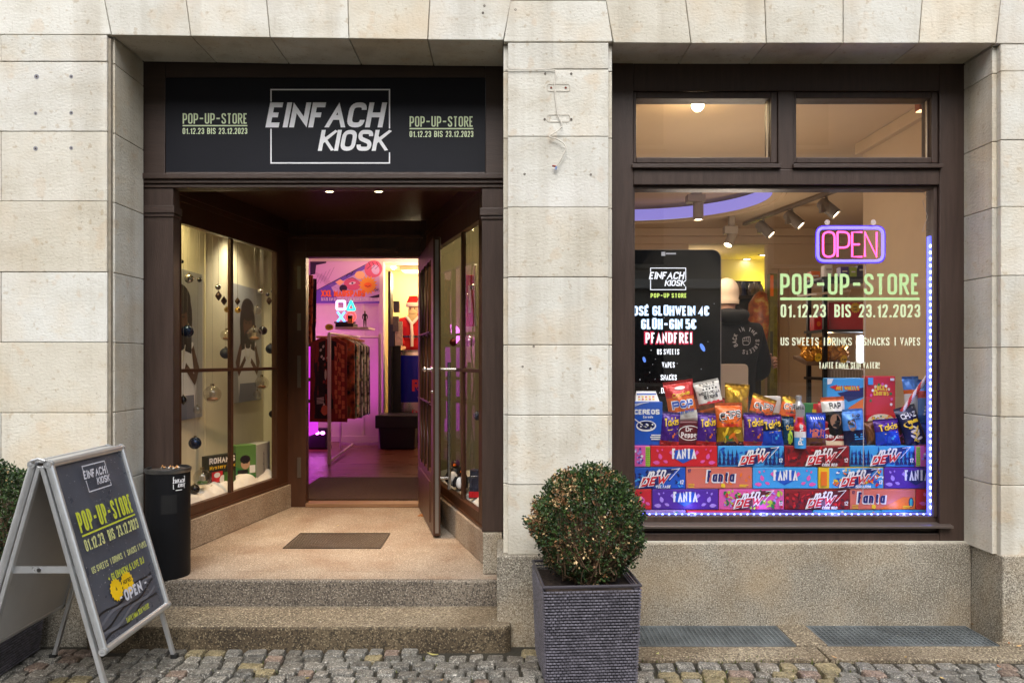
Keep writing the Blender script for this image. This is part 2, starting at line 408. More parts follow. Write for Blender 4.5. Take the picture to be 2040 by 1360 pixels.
# ================================================================ materials of the place
sand = ramp_mat("sandstone", [(0.2, C(190, 184, 170)), (0.45, C(209, 207, 198)), (0.62, C(217, 216, 209)), (0.85, C(204, 193, 168))], scale=2.6, detail=8, rough=0.9,
                bump=0.6, bs=55, bdist=0.005, isl=0.09, stretch=(1, 1, 1.7), grain=(1, 1, 1.5), tint=((1.0, .92, .79, 1), .7), streak=.28,
                speck=[(9, 0.64, C(200, 172, 136), 0.25), (90, 0.66, C(140, 128, 110), 0.6), (3.5, 0.58, C(208, 186, 152), 0.5), (28, .66, C(176, 160, 134), .5), (2.4, .62, C(226, 224, 220), .6)])
mortar = M("mortar", C(150, 140, 124), rough=0.95, var=0.25, vs=20)
granite = ramp_mat("granite", [(0.25, C(120, 113, 100)), (0.5, C(152, 144, 130)), (0.72, C(174, 167, 152))], scale=3.0, detail=6, rough=0.85, bump=0.6, bs=120, bdist=0.005,
                   speck=[(125, 0.51, C(84, 78, 66), 0.75), (150, 0.56, C(218, 210, 192), 0.75), (55, .58, C(110, 100, 84), .5), (2.2, 0.54, C(176, 146, 100), 0.4)])
granite_wet = ramp_mat("granite_step", [(0.25, C(84, 74, 60)), (0.5, C(124, 112, 94)), (0.75, C(152, 140, 120))], scale=2.4, detail=6, rough=0.75, bump=0.7, bs=110, bdist=0.006,
                       speck=[(90, 0.52, C(56, 46, 34), 0.75), (115, 0.56, C(206, 192, 162), 0.7), (50, .6, C(84, 68, 48), .5), (1.8, 0.55, C(96, 76, 50), 0.45)])
granite_floor = ramp_mat("granite_floor", [(0.2, C(116, 98, 82)), (0.5, C(150, 136, 120)), (0.8, C(172, 160, 144))], scale=2.2, detail=7, rough=0.6, rough2=0.8, bump=0.35, bs=110, bdist=0.004,
                         speck=[(120, 0.53, C(90, 70, 54), 0.65), (145, 0.57, C(218, 206, 186), 0.6), (3.2, 0.56, C(118, 84, 58), 0.5)])
wood = M("brown_joinery", C(64, 49, 42), rough=0.45, var=0.22, vs=5, bump=0.2, bs=40, stretch=(8, 8, 0.6))
wood_h = M("brown_joinery_rail", C(64, 49, 42), rough=0.45, var=0.22, vs=5, bump=0.2, bs=40, stretch=(0.6, 8, 8))
wood_red = M("reddish_oak_joinery", C(72, 44, 28), rough=0.38, var=0.2, vs=4, bump=0.12, bs=50, stretch=(7, 7, 0.7))
black_line = M("dark_gap", C(16, 14, 13), rough=0.9)
steel = M("brushed_steel", C(176, 174, 170), rough=0.3, metal=1.0, var=0.1, vs=20)
chrome = M("chrome", C(220, 220, 222), rough=0.12, metal=1.0)
glass = glass_mat("window_glass", 2.0); glass_side = glass_mat("showcase_glass", 1.4)
white_vinyl = M("white_vinyl", C(246, 246, 250), rough=0.5, var=0.06, vs=9)

# ================================================================ ground
g = MB(); g.box(-60, 60, -60, 40, -0.5, -0.022)
struct(g, "ground", M("joint_sand", C(50, 46, 36), rough=0.95, var=0.35, vs=9, bump=0.5, bs=60))
sett = ramp_mat("granite_sett", [(0.25, C(74, 72, 68)), (0.5, C(108, 106, 100)), (0.78, C(146, 143, 135))], scale=20, detail=6, rough=0.55, rough2=0.3, bump=0.9, bs=70, bdist=0.008, isl=0.3,
                speck=[(100, 0.53, C(56, 52, 46), 0.7), (2.1, 0.58, C(128, 108, 86), 0.4), (130, 0.57, C(206, 200, 188), 0.65), (30, .6, C(84, 80, 70), .5)])
sett_b = ramp_mat("reddish_sett", [(0.25, C(92, 76, 66)), (0.5, C(122, 104, 92)), (0.78, C(148, 130, 116))], scale=16, detail=6, rough=0.55, rough2=0.3, bump=0.9, bs=70, bdist=0.008, isl=0.22,
                  speck=[(100, 0.53, C(60, 50, 44), 0.65), (130, .57, C(196, 180, 166), .55)])
sett_c = ramp_mat("mossy_sett", [(0.25, C(90, 82, 62)), (0.5, C(126, 114, 86)), (0.78, C(152, 140, 108))], scale=16, detail=6, rough=0.55, rough2=0.3, bump=0.9, bs=70, bdist=0.008, isl=0.22,
                  speck=[(100, 0.53, C(60, 54, 38), 0.65), (130, .57, C(196, 184, 150), .55)])
cb = MB()
rnd = random.Random(5)
def sett_stone(cx, cy, lx, ly, rot, mi):
    dz = rnd.uniform(-0.005, 0.006); tx, ty = rnd.uniform(-0.05, 0.05), rnd.uniform(-0.05, 0.05)
    base = []
    for (sx, sy) in ((-1, -1), (1, -1), (1, 1), (-1, 1)):
        jx, jy = lx / 2 + rnd.uniform(-0.006, 0.004), ly / 2 + rnd.uniform(-0.006, 0.004)
        c_ = 0.012
        if sx * sy > 0: pts = [(sx * jx, sy * (jy - c_)), (sx * (jx - c_ * .35), sy * (jy - c_ * .35)), (sx * (jx - c_), sy * jy)]
        else: pts = [(sx * (jx - c_), sy * jy), (sx * (jx - c_ * .35), sy * (jy - c_ * .35)), (sx * jx, sy * (jy - c_))]
        base += pts
    n = len(base); ca, sa = math.cos(rot), math.sin(rot); vs = []
    for (k, z) in ((1.0, -0.03), (0.99, -0.009), (0.91, 0.0), (0.6, 0.002)):
        for (a, b) in base:
            a, b = a * k, b * k; zz = z + (dz + a * tx + b * ty + rnd.uniform(-0.0012, 0.0012) if z > -0.02 else 0)
            vs.append((cx + a * ca - b * sa, cy + a * sa + b * ca, zz))
    vs.append((cx, cy, 0.0028 + dz)); fs = []
    for i in range(3):
        for k in range(n): fs.append((i * n + k, i * n + (k + 1) % n, (i + 1) * n + (k + 1) % n, (i + 1) * n + k))
    fs += [(3 * n + k, 3 * n + (k + 1) % n, 4 * n) for k in range(n)]
    cb.add(vs, fs, mi)
y = -0.098; row = 0
while y > -1.75:
    ly = rnd.uniform(0.068, 0.088); x = -3.3 + rnd.uniform(0, 0.08)
    while x < 3.5:
        lx = rnd.uniform(0.07, 0.118)
        cx = x + lx / 2; yy = y - ly / 2 + 0.012 * math.sin(cx * 1.3 + row) + 0.0
        sk = 0.10 if cx > 0.9 else 0.04
        blocked = (-2.16 < cx < 0.07 and yy > -0.145) or (cx > 0.56 and yy > -0.262)
        if not blocked:
            rr_ = rnd.random(); warm = 0.34 if 0.7 < cx < 1.9 else 0.04
            mi = 1 if rr_ < 0.10 else (2 if rr_ < 0.10 + warm else 0)
            sett_stone(cx, yy, lx, ly, rnd.uniform(-0.06, 0.06) - sk * 0.4, mi)
        x += lx + rnd.uniform(0.006, 0.014)
    y -= ly + rnd.uniform(0.006, 0.012); row += 1
struct(cb, "cobblestone_pavement", [sett, sett_b, sett_c], smooth=50)
# short grass blades and moss in the joints by the planter: nobody could count them
ms = MB()
for i in range(900):
    x_ = rnd.gauss(1.15, 0.38) if i % 3 else rnd.uniform(-2.0, 0.3); y_ = rnd.uniform(-0.75, -0.2)
    if -0.1 < x_ < .72 and y_ < -0.3 or x_ > 2.6: continue
    hh = rnd.uniform(0.004, 0.014); a = rnd.uniform(0, 6.28); d_ = Vector((math.cos(a), math.sin(a), 0)) * 0.004
    c_ = Vector((x_, y_, -0.015))
    ms.add([c_ - d_, c_ + d_, c_ + Vector((rnd.uniform(-.008, .008), rnd.uniform(-.008, .008), hh + 0.012))], [(0, 1, 2)])
o = ms.build("moss", M("moss_green", C(92, 98, 40), rough=0.9, var=0.4, vs=14), recalc=False)
tag(o, "low green moss and grass blades in the joints between the cobbles", "moss", kind='stuff')
kb = MB(); kb.box(0.57, 1.668, -0.232, -0.058, -0.2, -0.004); kb.box(1.676, 3.5, -0.238, -0.058, -0.2, -0.002); kb.box(1.572, 1.738, -0.054, 0.26, -0.2, 0.004)
kb.box(2.665, 3.5, -0.054, -0.0, -0.2, 0.0)
struct(kb, "pavement_kerb", granite_wet, bevel=0.006)

# ================================================================ the stone building
bld = thing("stone_building", "pale sandstone facade with granite plinth and two wide flat-arched openings", "building", (0, 0.2, 0))
GAP = 0.0016
def block(mb, x0, x1, z0, z1, lrab=False, rrab=False, y0=0.0, y1=0.36):
    j = rnd.uniform(-0.002, 0.002)
    a, b = x0 + (0.024 if lrab else GAP), x1 - (0.024 if rrab else GAP)
    mb.box(a, b, y0 + j, y0 + 0.034 + j * 0, z0 + GAP, z1 - GAP)
    mb.box(x0 + (0 if lrab else GAP), x1 - (0 if rrab else GAP), y0 + 0.034, y1, z0 + GAP, z1 - GAP)
zs = lambda ys: [Z(q, 4.0) for q in ys]
def pilaster(name, xs, ys, lr, rr):
    m_ = MB(); zz = zs(ys)
    for i in range(len(zz) - 1):
        cuts = xs(i)
        for k in range(len(cuts) - 1):
            block(m_, cuts[k], cuts[k + 1], zz[i + 1], zz[i], lr and k == 0, rr and k == len(cuts) - 2)
    return m_.build(name, sand, bld, bevel=0.0035)
XL, XR0, XR1, XW0, XW1 = X(222, 4), X(1003, 4), X(1221, 4), X(1985, 4), 0
pl = pilaster("pilaster", lambda i: [-3.9, X(2, 4) - 0.9, X(2 - (i % 2) * 26, 4), XL] if i != 1 else [-3.9, X(-180, 4), XL], [70, 123, 262, 401, 542, 682, 822, 963, 1105], False, True)
pm = pilaster("pilaster", lambda i: [XR0, XR1], [85, 138, 272, 413, 552, 687, 827, 965, 1105], True, True)
pr = pilaster("pilaster", lambda i: [XW0 + 0, 3.3 + 0.1 * (i % 2), 4.4], [88, 142, 279, 412, 549, 692, 830, 967, 1107], True, False)
# lintels: flat arches of voussoirs with leaning joints, springers over the piers
lt = MB()
def vous(pts, y0=0.0, y1=0.36):
    """pts: front outline in px, ccw from lower left"""
    lt.prism([P(a, b, 4.0) + Vector((0, y0 + rnd.uniform(-0.002, 0.002), 0)) for a, b in pts], (0, y1 - y0, 0))
def slant(x0, y0, x1, y1, t): return x0 + (x1 - x0) * t
jl = [(222, 70, 208), (380, 72, 371), (538, 75, 531), (695, 77, 693), (852, 79, 856), (1003, 80, 1018)]
jr = [(1222, 85, 1208), (1377, 86, 1367), (1527, 86, 1524), (1680, 86, 1680), (1831, 86, 1837), (1984, 86, 1993)]
top = -70
for J in (jl, jr):
    for a, b in zip(J[:-1], J[1:]):
        vous([(a[0] + 0.8, a[1]), (b[0] - 0.8, b[1]), (b[2] - 0.8 + (b[2] - b[0]), top), (a[2] + 0.8 + (a[2] - a[0]), top)])
vous([(-440, 69), (220.6, 69), (193, top), (-440, top)])
vous([(1003.6, 83), (1220.4, 83), (1207, 2), (1017.5, 2)])
vous([(1018, 0.5), (1206.5, 0.5), (1195, top), (1032, top)])
vous([(1985.6, 87), (2900, 87), (2900, top), (2001, top)])
lt.build("lintel", sand, bld, bevel=0.0035)
mo = MB(); mo.box(-3.9, XL - 0.01, 0.012, 0.35, Z(1100, 4), Z(75, 4)); mo.box(XR0 + 0.028, XR1 - 0.028, 0.012, 0.35, Z(1100, 4), Z(88, 4)); mo.box(XW0 + 0.03, 4.4, 0.012, 0.35, Z(1100, 4), Z(90, 4))
mo.box(-3.9, 4.4, 0.012, 0.3495, Z(64, 4), Z(top, 4) - .003)
mo.build("mortar_joints", mortar, bld)
uw = MB()
for r_ in range(9):
    x = -5.5 + 0.3 * (r_ % 2)
    while x < 5.6:
        block(uw, x, x + 0.62, Z(top, 4) + 0.38 * r_, Z(top, 4) + 0.38 * (r_ + 1)); x += 0.62
for r_ in range(-10, 0):
    block(uw, -6.2, -3.9, Z(top, 4) + .38 * r_, Z(top, 4) + .38 * (r_ + 1)); block(uw, 4.4, 6.4, Z(top, 4) + .38 * r_, Z(top, 4) + .38 * (r_ + 1))
uw.build("upper_wall", sand, bld)
# plinth: granite blocks under the piers and the apron wall under the display window
pz = Z(1106, 3.98)
def plinth(x0, x1, y0=-0.022, y1=0.36, z1=None):
    m_ = MB(); m_.box(x0, x1, y0, y1, -0.2, (z1 or pz) - 0.002); return m_.build("plinth", granite, bld, bevel=0.008, seg=3)
plinth(-3.9, XL - 0.004); plinth(X(990, 3.98), XR1 + 0.004); plinth(XW0 + 0.02, 4.4)
ap = MB(); ap.box(XR1 + 0.006, XW0 + 0.018, 0.24, 0.5, -0.2, Z(1083, 4.24)); ap.build("apron_wall", granite, bld, bevel=0.006)
ap = MB(); ap.box(XR1 + 0.02, XW0 + 0.01, 0.262, 0.3, Z(1083, 4.24) - .001, Z(1083, 4.24) + .008); ap.build("mortar_joints", M("pale_mortar", C(196, 190, 176), rough=.9, var=.2, vs=20), bld)
# old fixing holes and plugs in the stone
plug = M("grey_wall_plug", C(140, 140, 146), rough=0.8); dark_hole = M("hole", C(84, 74, 66), rough=1)
for (a, b, r_) in ((73, 153, 0.013), (142, 153, 0.010), (71, 226, 0.009), (142, 225, 0.010), (71, 296, 0.012), (142, 295, 0.010)):
    h_ = MB(); c_ = P(a, b, 4.0); h_.lathe([(r_, -0.004), (r_, 0.0015), (r_ * .45, 0.0015), (r_ * .4, -0.002)], c_, 12, axis=(0, -1, 0)); h_.ball(c_ + Vector((0, 0.0, 0)), r_ * .4, 8, 1)
    h_.build("wall_plug", [plug, dark_hole], pl, smooth=40)
for (a, b) in ((1086, 147), (1138, 147), (1085, 238), (1138, 238), (1045, 347), (1177, 348), (1041, 730), (1176, 734), (1063, 690), (1027, 20), (1207, 18), (965, 12), (962, 26)):
    h_ = MB(); h_.lathe([(0.006, -0.004), (0.006, 0.0012), (0.003, 0.0012), (0.002, -0.003)], P(a, b, 4.0), 10, axis=(0, -1, 0)); h_.build("wall_plug", dark_hole, pm)
for (cx_, cy_) in ((1112, 175), (1112, 236)):
    h_ = MB(); pts = _round([(cx_ - 22, cy_ - 7), (cx_ + 23, cy_ - 7), (cx_ + 23, cy_ + 7), (cx_ - 22, cy_ + 7)], True, 5)
    h_.tube([P(a, b, 3.999) for a, b in pts], 0.0011, 6, closed=True)
    if cy_ < 200:
        for dx in (-14, 15): h_.lathe([(0.006, -0.002), (0.006, 0.001), (0.003, 0.001)], P(cx_ + dx, cy_, 4.0), 10, 1, axis=(0, -1, 0))
    h_.build("bracket_mark", [M("stone_scar", C(186, 176, 160), rough=0.9), M("rusty_screw", C(120, 58, 44), rough=0.8)], pm, smooth=40)

# ================================================================ steps and entrance floor
stp = thing("granite_steps", "two worn granite steps with a broad landing leading into the open shop entrance", "steps", (-1, 0.1, 0))
s_ = MB(); Y1 = -0.106; xr = X(1018, 3.894)
s_.prism([(-2.19, Y1, -0.05), (xr - 0.03, Y1, -0.05), (xr, Y1 + 0.03, -0.05), (xr, 0.235, -0.05), (-2.19, 0.235, -0.05)], (0, 0, 0.05 + 0.116))
o_ = s_.build("step", [granite_wet, ramp_mat("shaded_riser", [(0.25, C(54, 44, 32)), (0.5, C(86, 73, 55)), (0.75, C(112, 98, 76))], scale=3, detail=7, rough=0.8, bump=0.8, bs=100, bdist=0.006, speck=[(85, 0.52, C(36, 30, 22), 0.7), (115, 0.58, C(168, 152, 122), 0.6)])], stp, bevel=0.014, seg=3)  # second material: darker riser colour, the shade of upright faces put into the stone
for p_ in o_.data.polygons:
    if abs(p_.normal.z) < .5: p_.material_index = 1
s_ = MB(); s_.box(XL + 0.003, XR0 - 0.016, 0.24, 0.268, -0.05, 0.2575)
s_.build("step", ramp_mat("granite_riser", [(0.25, C(84, 76, 66)), (0.5, C(114, 104, 92)), (0.75, C(138, 128, 114))], scale=2.4, detail=6, rough=0.75, bump=0.7, bs=110, bdist=0.006,
         speck=[(95, 0.52, C(50, 46, 42), 0.75), (120, 0.57, C(186, 176, 160), 0.65), (50, .6, C(80, 72, 62), .5)]), stp, bevel=0.012, seg=3)
s_ = MB(); s_.box(XL + 0.004, XR0 - 0.017, 0.27, 0.423, -0.05, 0.2572); s_.box(-2.4, 0.1, 0.4232, 2.40, -0.05, 0.258); s_.build("landing", granite_floor, stp)

# grates
galv = M("galvanised_grate", C(132, 138, 140), rough=0.42, metal=0.5, var=0.35, vs=4)
def grate(x0, x1, y0, y1, z, label, mat_, step, bar, cross, hgt=0.022, name="floor_grate", cat="grate", grp=None):
    t_ = thing(name, label, cat, ((x0 + x1) / 2, (y0 + y1) / 2, z), grp)
    f_ = MB()
    f_.box(x0, x1, y0, y0 + .006, z - hgt, z + 0.002); f_.box(x0, x1, y1 - .006, y1, z - hgt, z + 0.002)
    f_.box(x0, x0 + .006, y0 + .0062, y1 - .0062, z - hgt, z + 0.002); f_.box(x1 - .006, x1, y0 + .0062, y1 - .0062, z - hgt, z + 0.002)
    f_.build("rim", mat_, t_)
    b_ = MB(); x = x0 + 0.008 + step
    while x < x1 - 0.008: b_.box(x - bar / 2, x + bar / 2, y0 + 0.0065, y1 - 0.0065, z - hgt, z); x += step
    yv = y0 + cross
    while yv < y1 - 0.008: b_.box(x0 + 0.0065, x1 - 0.0065, yv - bar / 2, yv + bar / 2, z - hgt + .003, z - 0.0015); yv += cross
    b_.build("bars", mat_, t_)
    p_ = MB(); p_.box(x0 + .001, x1 - .001, y0 + .001, y1 - .001, z - hgt - 0.03, z - hgt - 0.002); p_.build("pit", M("dark_pit", C(40, 42, 44), rough=0.7, var=.3), t_)
grate(0.64, 1.570, -0.054, 0.236, -0.002, "long galvanised light-well grate partly behind the wicker planter", galv, 0.026, 0.0045, 0.03, grp="light-well grates under the display window")
grate(1.741, 2.655, -0.054, 0.236, -0.002, "long galvanised light-well grate at the foot of the right-hand pier", galv, 0.026, 0.0045, 0.03, grp="light-well grates under the display window")
grate(X(580, 5.15), X(768, 5.15), 0.95, 1.38, 0.262, "dark boot-scraper grate set into the entrance landing", M("dark_grate", C(70, 62, 54), rough=0.5, metal=0.6, var=.3), 0.011, 0.0035, 0.03, hgt=0.003, name="boot_scraper_grate")

# street side: the houses opposite, met only as reflections in the glass
opp = thing("townhouse", "plastered townhouse across the street, seen only as a dim reflection in the glass", "building", (0, -17, 0))
m_ = MB(); m_.box(-22, 22, -22, -16, -0.02, 11); m_.build("wall", M("grey_plaster", C(178, 170, 158), rough=0.9, var=0.2, vs=1), opp)
m_ = MB(); m_.prism([(-22.3, -15.7, 11), (-22.3, -22.3, 11), (-22.3, -19, 14.5)], (44.6, 0, 0)); m_.build("roof", M("dark_tiles", C(70, 58, 52), rough=0.8, var=0.2, vs=4), opp)
m_ = MB(); m_.box(-22.1, 22.1, -15.998, -15.7, 3.5, 3.75); m_.box(-22.1, 22.1, -15.998, -15.75, 7.0, 7.2); m_.box(-22.05, 22.05, -15.998, -15.85, 0, .5); m_.build("cornice", M("white_plaster", C(226, 222, 214), rough=.8), opp)
for i in range(9):
    for k in range(3):
        m_ = MB(); m_.box(-20 + 4.6 * i, -18.5 + 4.6 * i, -15.99, -15.93, 0.9 + 3.3 * k, 3.0 + 3.3 * k)
        m_.box(-20.1 + 4.6 * i, -18.4 + 4.6 * i, -15.995, -15.88, 0.78 + 3.3 * k, 0.88 + 3.3 * k, 1)
        m_.build("window", [M("far_window", C(30, 34, 40), rough=0.15), M("pale_sill", C(170, 164, 150), rough=0.8)], opp)
# ================================================================ entrance joinery
DF = 4.38
ent = thing("entrance_front", "dark brown wooden shop entrance with splayed side windows and a deep porch", "shop entrance", (-1.05, 1.0, 0.26))
z_beam0, z_beam1 = Z(372, DF - .03), Z(345, DF - .03)
xL0, xL1, xR_0, xR_1 = X(294, DF) - .05, X(345, DF), X(960, DF), X(998, DF) + .06
m_ = MB(); m_.box(xL0, xL1, .38, .47, .30, z_beam0 - .002); m_.build("post", wood, ent, bevel=.004)
m_ = MB(); m_.box(xL0 - .004, xL1 + .012, .365, .48, Z(425, DF), Z(410, DF)); m_.box(xL0 - .004, xL1 + .006, .372, .478, Z(432, DF), Z(426, DF)); m_.build("post_moulding", wood_h, ent, bevel=.003)
m_ = MB(); m_.box(xR_0, xR_1, .38, .47, Z(1059, DF), z_beam0 - .002); m_.build("post", wood, ent, bevel=.004)
m_ = MB(); m_.box(xR_0 - .012, xR_1 + .003, .365, .48, Z(430, DF), Z(415, DF)); m_.box(xR_0 - .006, xR_1 + .002, .372, .478, Z(437, DF), Z(431, DF)); m_.build("post_moulding", wood_h, ent, bevel=.003)
m_ = MB(); m_.box(xL0, xR_1, .345, .47, Z(356, DF - .03), z_beam1); m_.box(xL0 + .003, xR_1 - .003, .36, .47, Z(364, DF - .03), Z(356.5, DF - .03)); m_.box(xL0 + .006, xR_1 - .004, .372, .47, z_beam0, Z(364.5, DF - .03))
m_.build("cornice_beam", wood_h, ent, bevel=.004)
# sign box
zt = Z(131, DF) + .09; zb = z_beam1 + .001
m_ = MB(); m_.box(xL0, X(330, DF), .372, .46, zb, zt); m_.box(X(967, DF), xR_1, .372, .46, zb, zt)
m_.box(X(330, DF) + .0005, X(967, DF) - .0005, .374, .46, Z(155, DF), zt - .001); m_.box(X(330, DF) + .0005, X(967, DF) - .0005, .374, .46, zb, Z(343, DF))
m_.build("fascia_frame", wood_h, ent, bevel=.005)
# porch ceiling and header panels
zc = 2.72
m_ = MB(); m_.box(-2.3, .1, .475, 2.36, zc, zc + .05); m_.build("porch_ceiling", wood_red, ent)
m_ = MB(); m_.box(xL0, xR_1, .44, .47, z_beam0 - .001, zc + .1); m_.build("header_panel", wood_red, ent)
LA, LB = (-2.970 + .178 * 4.46, .46), (-2.970 + .178 * 6.38, 2.38)      # plan line of the left window
RA, RB = (1.339 - .313 * 4.46, .46), (1.339 - .313 * 6.38, 2.38)        # plan line of the right window
def lat(A, B, s): return (A[0] + (B[0] - A[0]) * s, A[1] + (B[1] - A[1]) * s)
def sidewin(A, B, s0, sm, s1, sgn, name):
    """glazed side: sgn +1 -> the case lies on the left of A->B"""
    wn = MB(); th = .05 * sgn
    def wb(a, b, z0, z1, t=th, off=0, mi=0): wn.wallbox(lat(A, B, a), lat(A, B, b), z0, z1, t, off, mi)
    wb(0, s0, .46, 2.56); wb(s1, 1, .46, 2.56)
    wb(s0 + .0005, s1 - .0005, .46, .54); wb(s0 + .0005, s1 - .0005, 2.42, 2.56)
    wb(0, 1, .455, .475, .075 * sgn, -.012 * sgn)
    o_ = wn.build(name, wood_red, ent, bevel=.003)
    mu = MB()
    def wm(a, b, z0, z1): mu.wallbox(lat(A, B, a), lat(A, B, b), z0, z1, .03 * sgn, .01 * sgn)
    wm(sm - .009, sm + .009, .5405, 2.4195); wm(s0 + .001, sm - .0095, 1.437, 1.462); wm(sm + .0095, s1 - .001, 1.437, 1.462)
    mu.build("glazing_bars", wood_red, o_, bevel=.003)
    for (a, b, z0, z1) in ((s0, sm - .009, .541, 1.436), (sm + .009, s1, .541, 1.436), (s0, sm - .009, 1.463, 2.419), (sm + .009, s1, 1.463, 2.419)):
        pg = MB(); pg.wallbox(lat(A, B, a), lat(A, B, b), z0, z1, .005 * sgn, .022 * sgn); pg.build("pane", glass_side, o_)
    hd = MB(); hd.wallbox(A, B, 2.562, zc - .001, .04 * sgn, .0); hd.wallbox(A, B, 2.60, 2.63, .05 * sgn, -.012 * sgn); hd.build("header_panel", wood_red, ent, bevel=.003)
    return o_
def s_of(dd): return (dd - 4.46) / (6.38 - 4.46)
wl = sidewin(LA, LB, s_of(4.86), s_of(5.49), s_of(6.16), 1, "side_window")
wr = sidewin(RA, RB, s_of(4.76), s_of(5.22), s_of(6.02), -1, "side_window")
for A, B, sg in ((LA, LB, 1), (RA, RB, -1)):
    m_ = MB(); m_.wallbox(A, B, .259, .4545, .3 * sg, -.028 * sg); m_.build("granite_base", granite_floor, ent, bevel=.006)
m_ = MB(); m_.box(X(962, DF), XR0 - .006, .36, .474, .259, Z(1060, DF)); m_.build("granite_base", granite, ent, bevel=.006)
m_ = MB(); m_.box(XL + .003, LA[0] + .02, .425, .474, .259, .32); m_.build("granite_base", granite, ent, bevel=.006)
for zz in (Z(607, 4.8), Z(873, 4.8)):
    m_ = MB(); m_.ball(Vector((*lat(LA, LB, s_of(4.78)), zz)) + Vector((.004, -.003, 0)), .009, 10); m_.build("screw_cap", chrome, wl, smooth=60)
# rear door wall
dx0, dx1 = X(611, 6.38), X(838, 6.38); zh = Z(513, 6.38)
m_ = MB(); m_.box(LB[0] - .01, dx0, 2.35, 2.45, .259, zc); m_.build("door_jamb", wood_red, ent, bevel=.004)
m_ = MB(); m_.box(dx1, RB[0] + .03, 2.35, 2.45, .259, zc); m_.build("door_jamb", wood_red, ent, bevel=.004)
m_ = MB(); m_.box(dx0 + .001, dx1 - .001, 2.352, 2.45, zh, zc - .001); m_.box(LB[0] + .03, RB[0] - .02, 2.325, 2.351, zh + .16, zh + .19); m_.box(LB[0] + .05, RB[0] - .03, 2.335, 2.351, zh + .04, zh + .055)
m_.box(X(712, 6.3), X(792, 6.3), 2.28, 2.351, Z(502, 6.3), Z(494, 6.3)); m_.build("door_head", wood_red, ent, bevel=.003)
m_ = MB(); m_.box(dx0 + .001, dx1 + .02, 2.33, 2.47, .259, .292); m_.build("threshold", M("oak_threshold", C(136, 104, 76), rough=.5, var=.25, vs=5, stretch=(1, 12, 12)), ent, bevel=.004)
for (a, b) in ((530, 575), (624, 658), (708, 772), (911, 951)):
    m_ = MB(); m_.box(X(592, 6.34), X(599, 6.34), 2.341, 2.349, Z(b, 6.34), Z(a, 6.34)); m_.build("hinge_plate", M("dull_steel", C(120, 112, 104), rough=.4, metal=.8), ent, bevel=.001)
# open door leaf
hx, hy = dx1 + .01, 2.33; ox, oy = X(871, 5.27), 1.24
ha, hb = Vector((hx, hy, 0)), Vector((ox, oy, 0)); du = (hb - ha).normalized(); dn = Vector((du.y, -du.x, 0))    # dn points to the left (porch) side
if dn.x > 0: dn = -dn
dl = (hb - ha).length; z0, z1 = .275, zh - .012
leaf = MB()
def lb(mb, s0, s1, za, zb, n0, n1, mi=0):
    q = [ha + du * s0 + dn * n0, ha + du * s1 + dn * n0, ha + du * s1 + dn * n1, ha + du * s0 + dn * n1]
    mb.hexa([(v.x, v.y, za) for v in q] + [(v.x, v.y, zb) for v in q], mi)
T2 = .026
lb(leaf, 0, .13, z0, z1, -T2, T2); lb(leaf, dl - .13, dl, z0, z1, -T2, T2); lb(leaf, .1301, dl - .1301, z0, z0 + .42, -T2, T2); lb(leaf, .1301, dl - .1301, z1 - .14, z1, -T2, T2)
lb(leaf, .17, dl - .17, z0 + .06, z0 + .36, -T2 - .008, T2 + .008)
door = leaf.build("door", wood_red, ent, bevel=.004)
gb = MB(); zm0, zm1 = z0 + .42, z1 - .14
for s_ in (.36, .60): lb(gb, .1301 + (dl - .26) * s_ - .011, .1301 + (dl - .26) * s_ + .011, zm0, zm1, -.018, .018)
for k in (.32, .66): lb(gb, .1305, dl - .1305, zm0 + (zm1 - zm0) * k - .01, zm0 + (zm1 - zm0) * k + .01, -.016, .016)
gb.build("glazing_bars", wood_red, door, bevel=.003)
pg = MB(); lb(pg, .128, dl - .128, zm0 - .002, zm1 + .002, -.003, .003); pg.build("pane", glass_side, door)
iron = M("wrought_iron", C(58, 50, 44), rough=.35, metal=.8)
gr_ = MB()
for s_ in (.22, .5, .78):
    pts = []
    for i in range(41):
        t = i / 40; pts.append(ha + du * (.13 + (dl - .26) * s_ + .03 * math.sin(t * 18.8)) + dn * .028 + Vector((0, 0, zm0 + (zm1 - zm0) * t)))
    gr_.tube(pts, .006, 6)
for zz in (.33, .66): gr_.tube([ha + du * .12 + dn * .036 + Vector((0, 0, zm0 + (zm1 - zm0) * zz)), ha + du * (dl - .12) + dn * .036 + Vector((0, 0, zm0 + (zm1 - zm0) * zz))], .007, 6)
gr_.build("iron_grille", iron, door, smooth=60)
ed = MB(); lb(ed, dl + .0005, dl + .003, z0 + .02, z1 - .02, -.012, .012); ed.build("lock_edge_strip", M("satin_metal", C(150, 146, 140), rough=.4, metal=.8), door)
zhd = Z(735, 5.4)
hd = MB(); pk = ha + du * (dl - .055) + Vector((0, 0, zhd))
hd.tube([pk + dn * T2, pk + dn * .075], .011, 10); hd.tube([pk + dn * .075, pk + dn * .075 - du * .09], .012, 10); hd.ball(pk + dn * .078, .019, 12); hd.lathe([(.026, 0), (.026, .008), (.012, .012)], pk + dn * T2, 16, axis=dn)
hd.build("door_handle", chrome, door, smooth=50)
hd = MB(); q0 = pk - dn * T2
for zz in (0, -.78): hd.tube([q0 + Vector((0, 0, zz)), q0 - dn * .07 + Vector((0, 0, zz))], .012, 10)
hd.tube([q0 - dn * .07 + Vector((0, 0, .05)), q0 - dn * .07 + Vector((0, 0, -.86))], .014, 12); hd.tube([q0 - dn * .03, q0 - dn * .03 + Vector((.09, 0, .0))], .013, 10)
hd.build("pull_handle", M("brushed_bar", C(190, 186, 180), rough=.25, metal=1), door, smooth=50)
lk = MB(); lk.ball(pk + dn * T2 + Vector((0, 0, -.16)), .013, 10); lk.build("lock_cylinder", chrome, door, smooth=60)
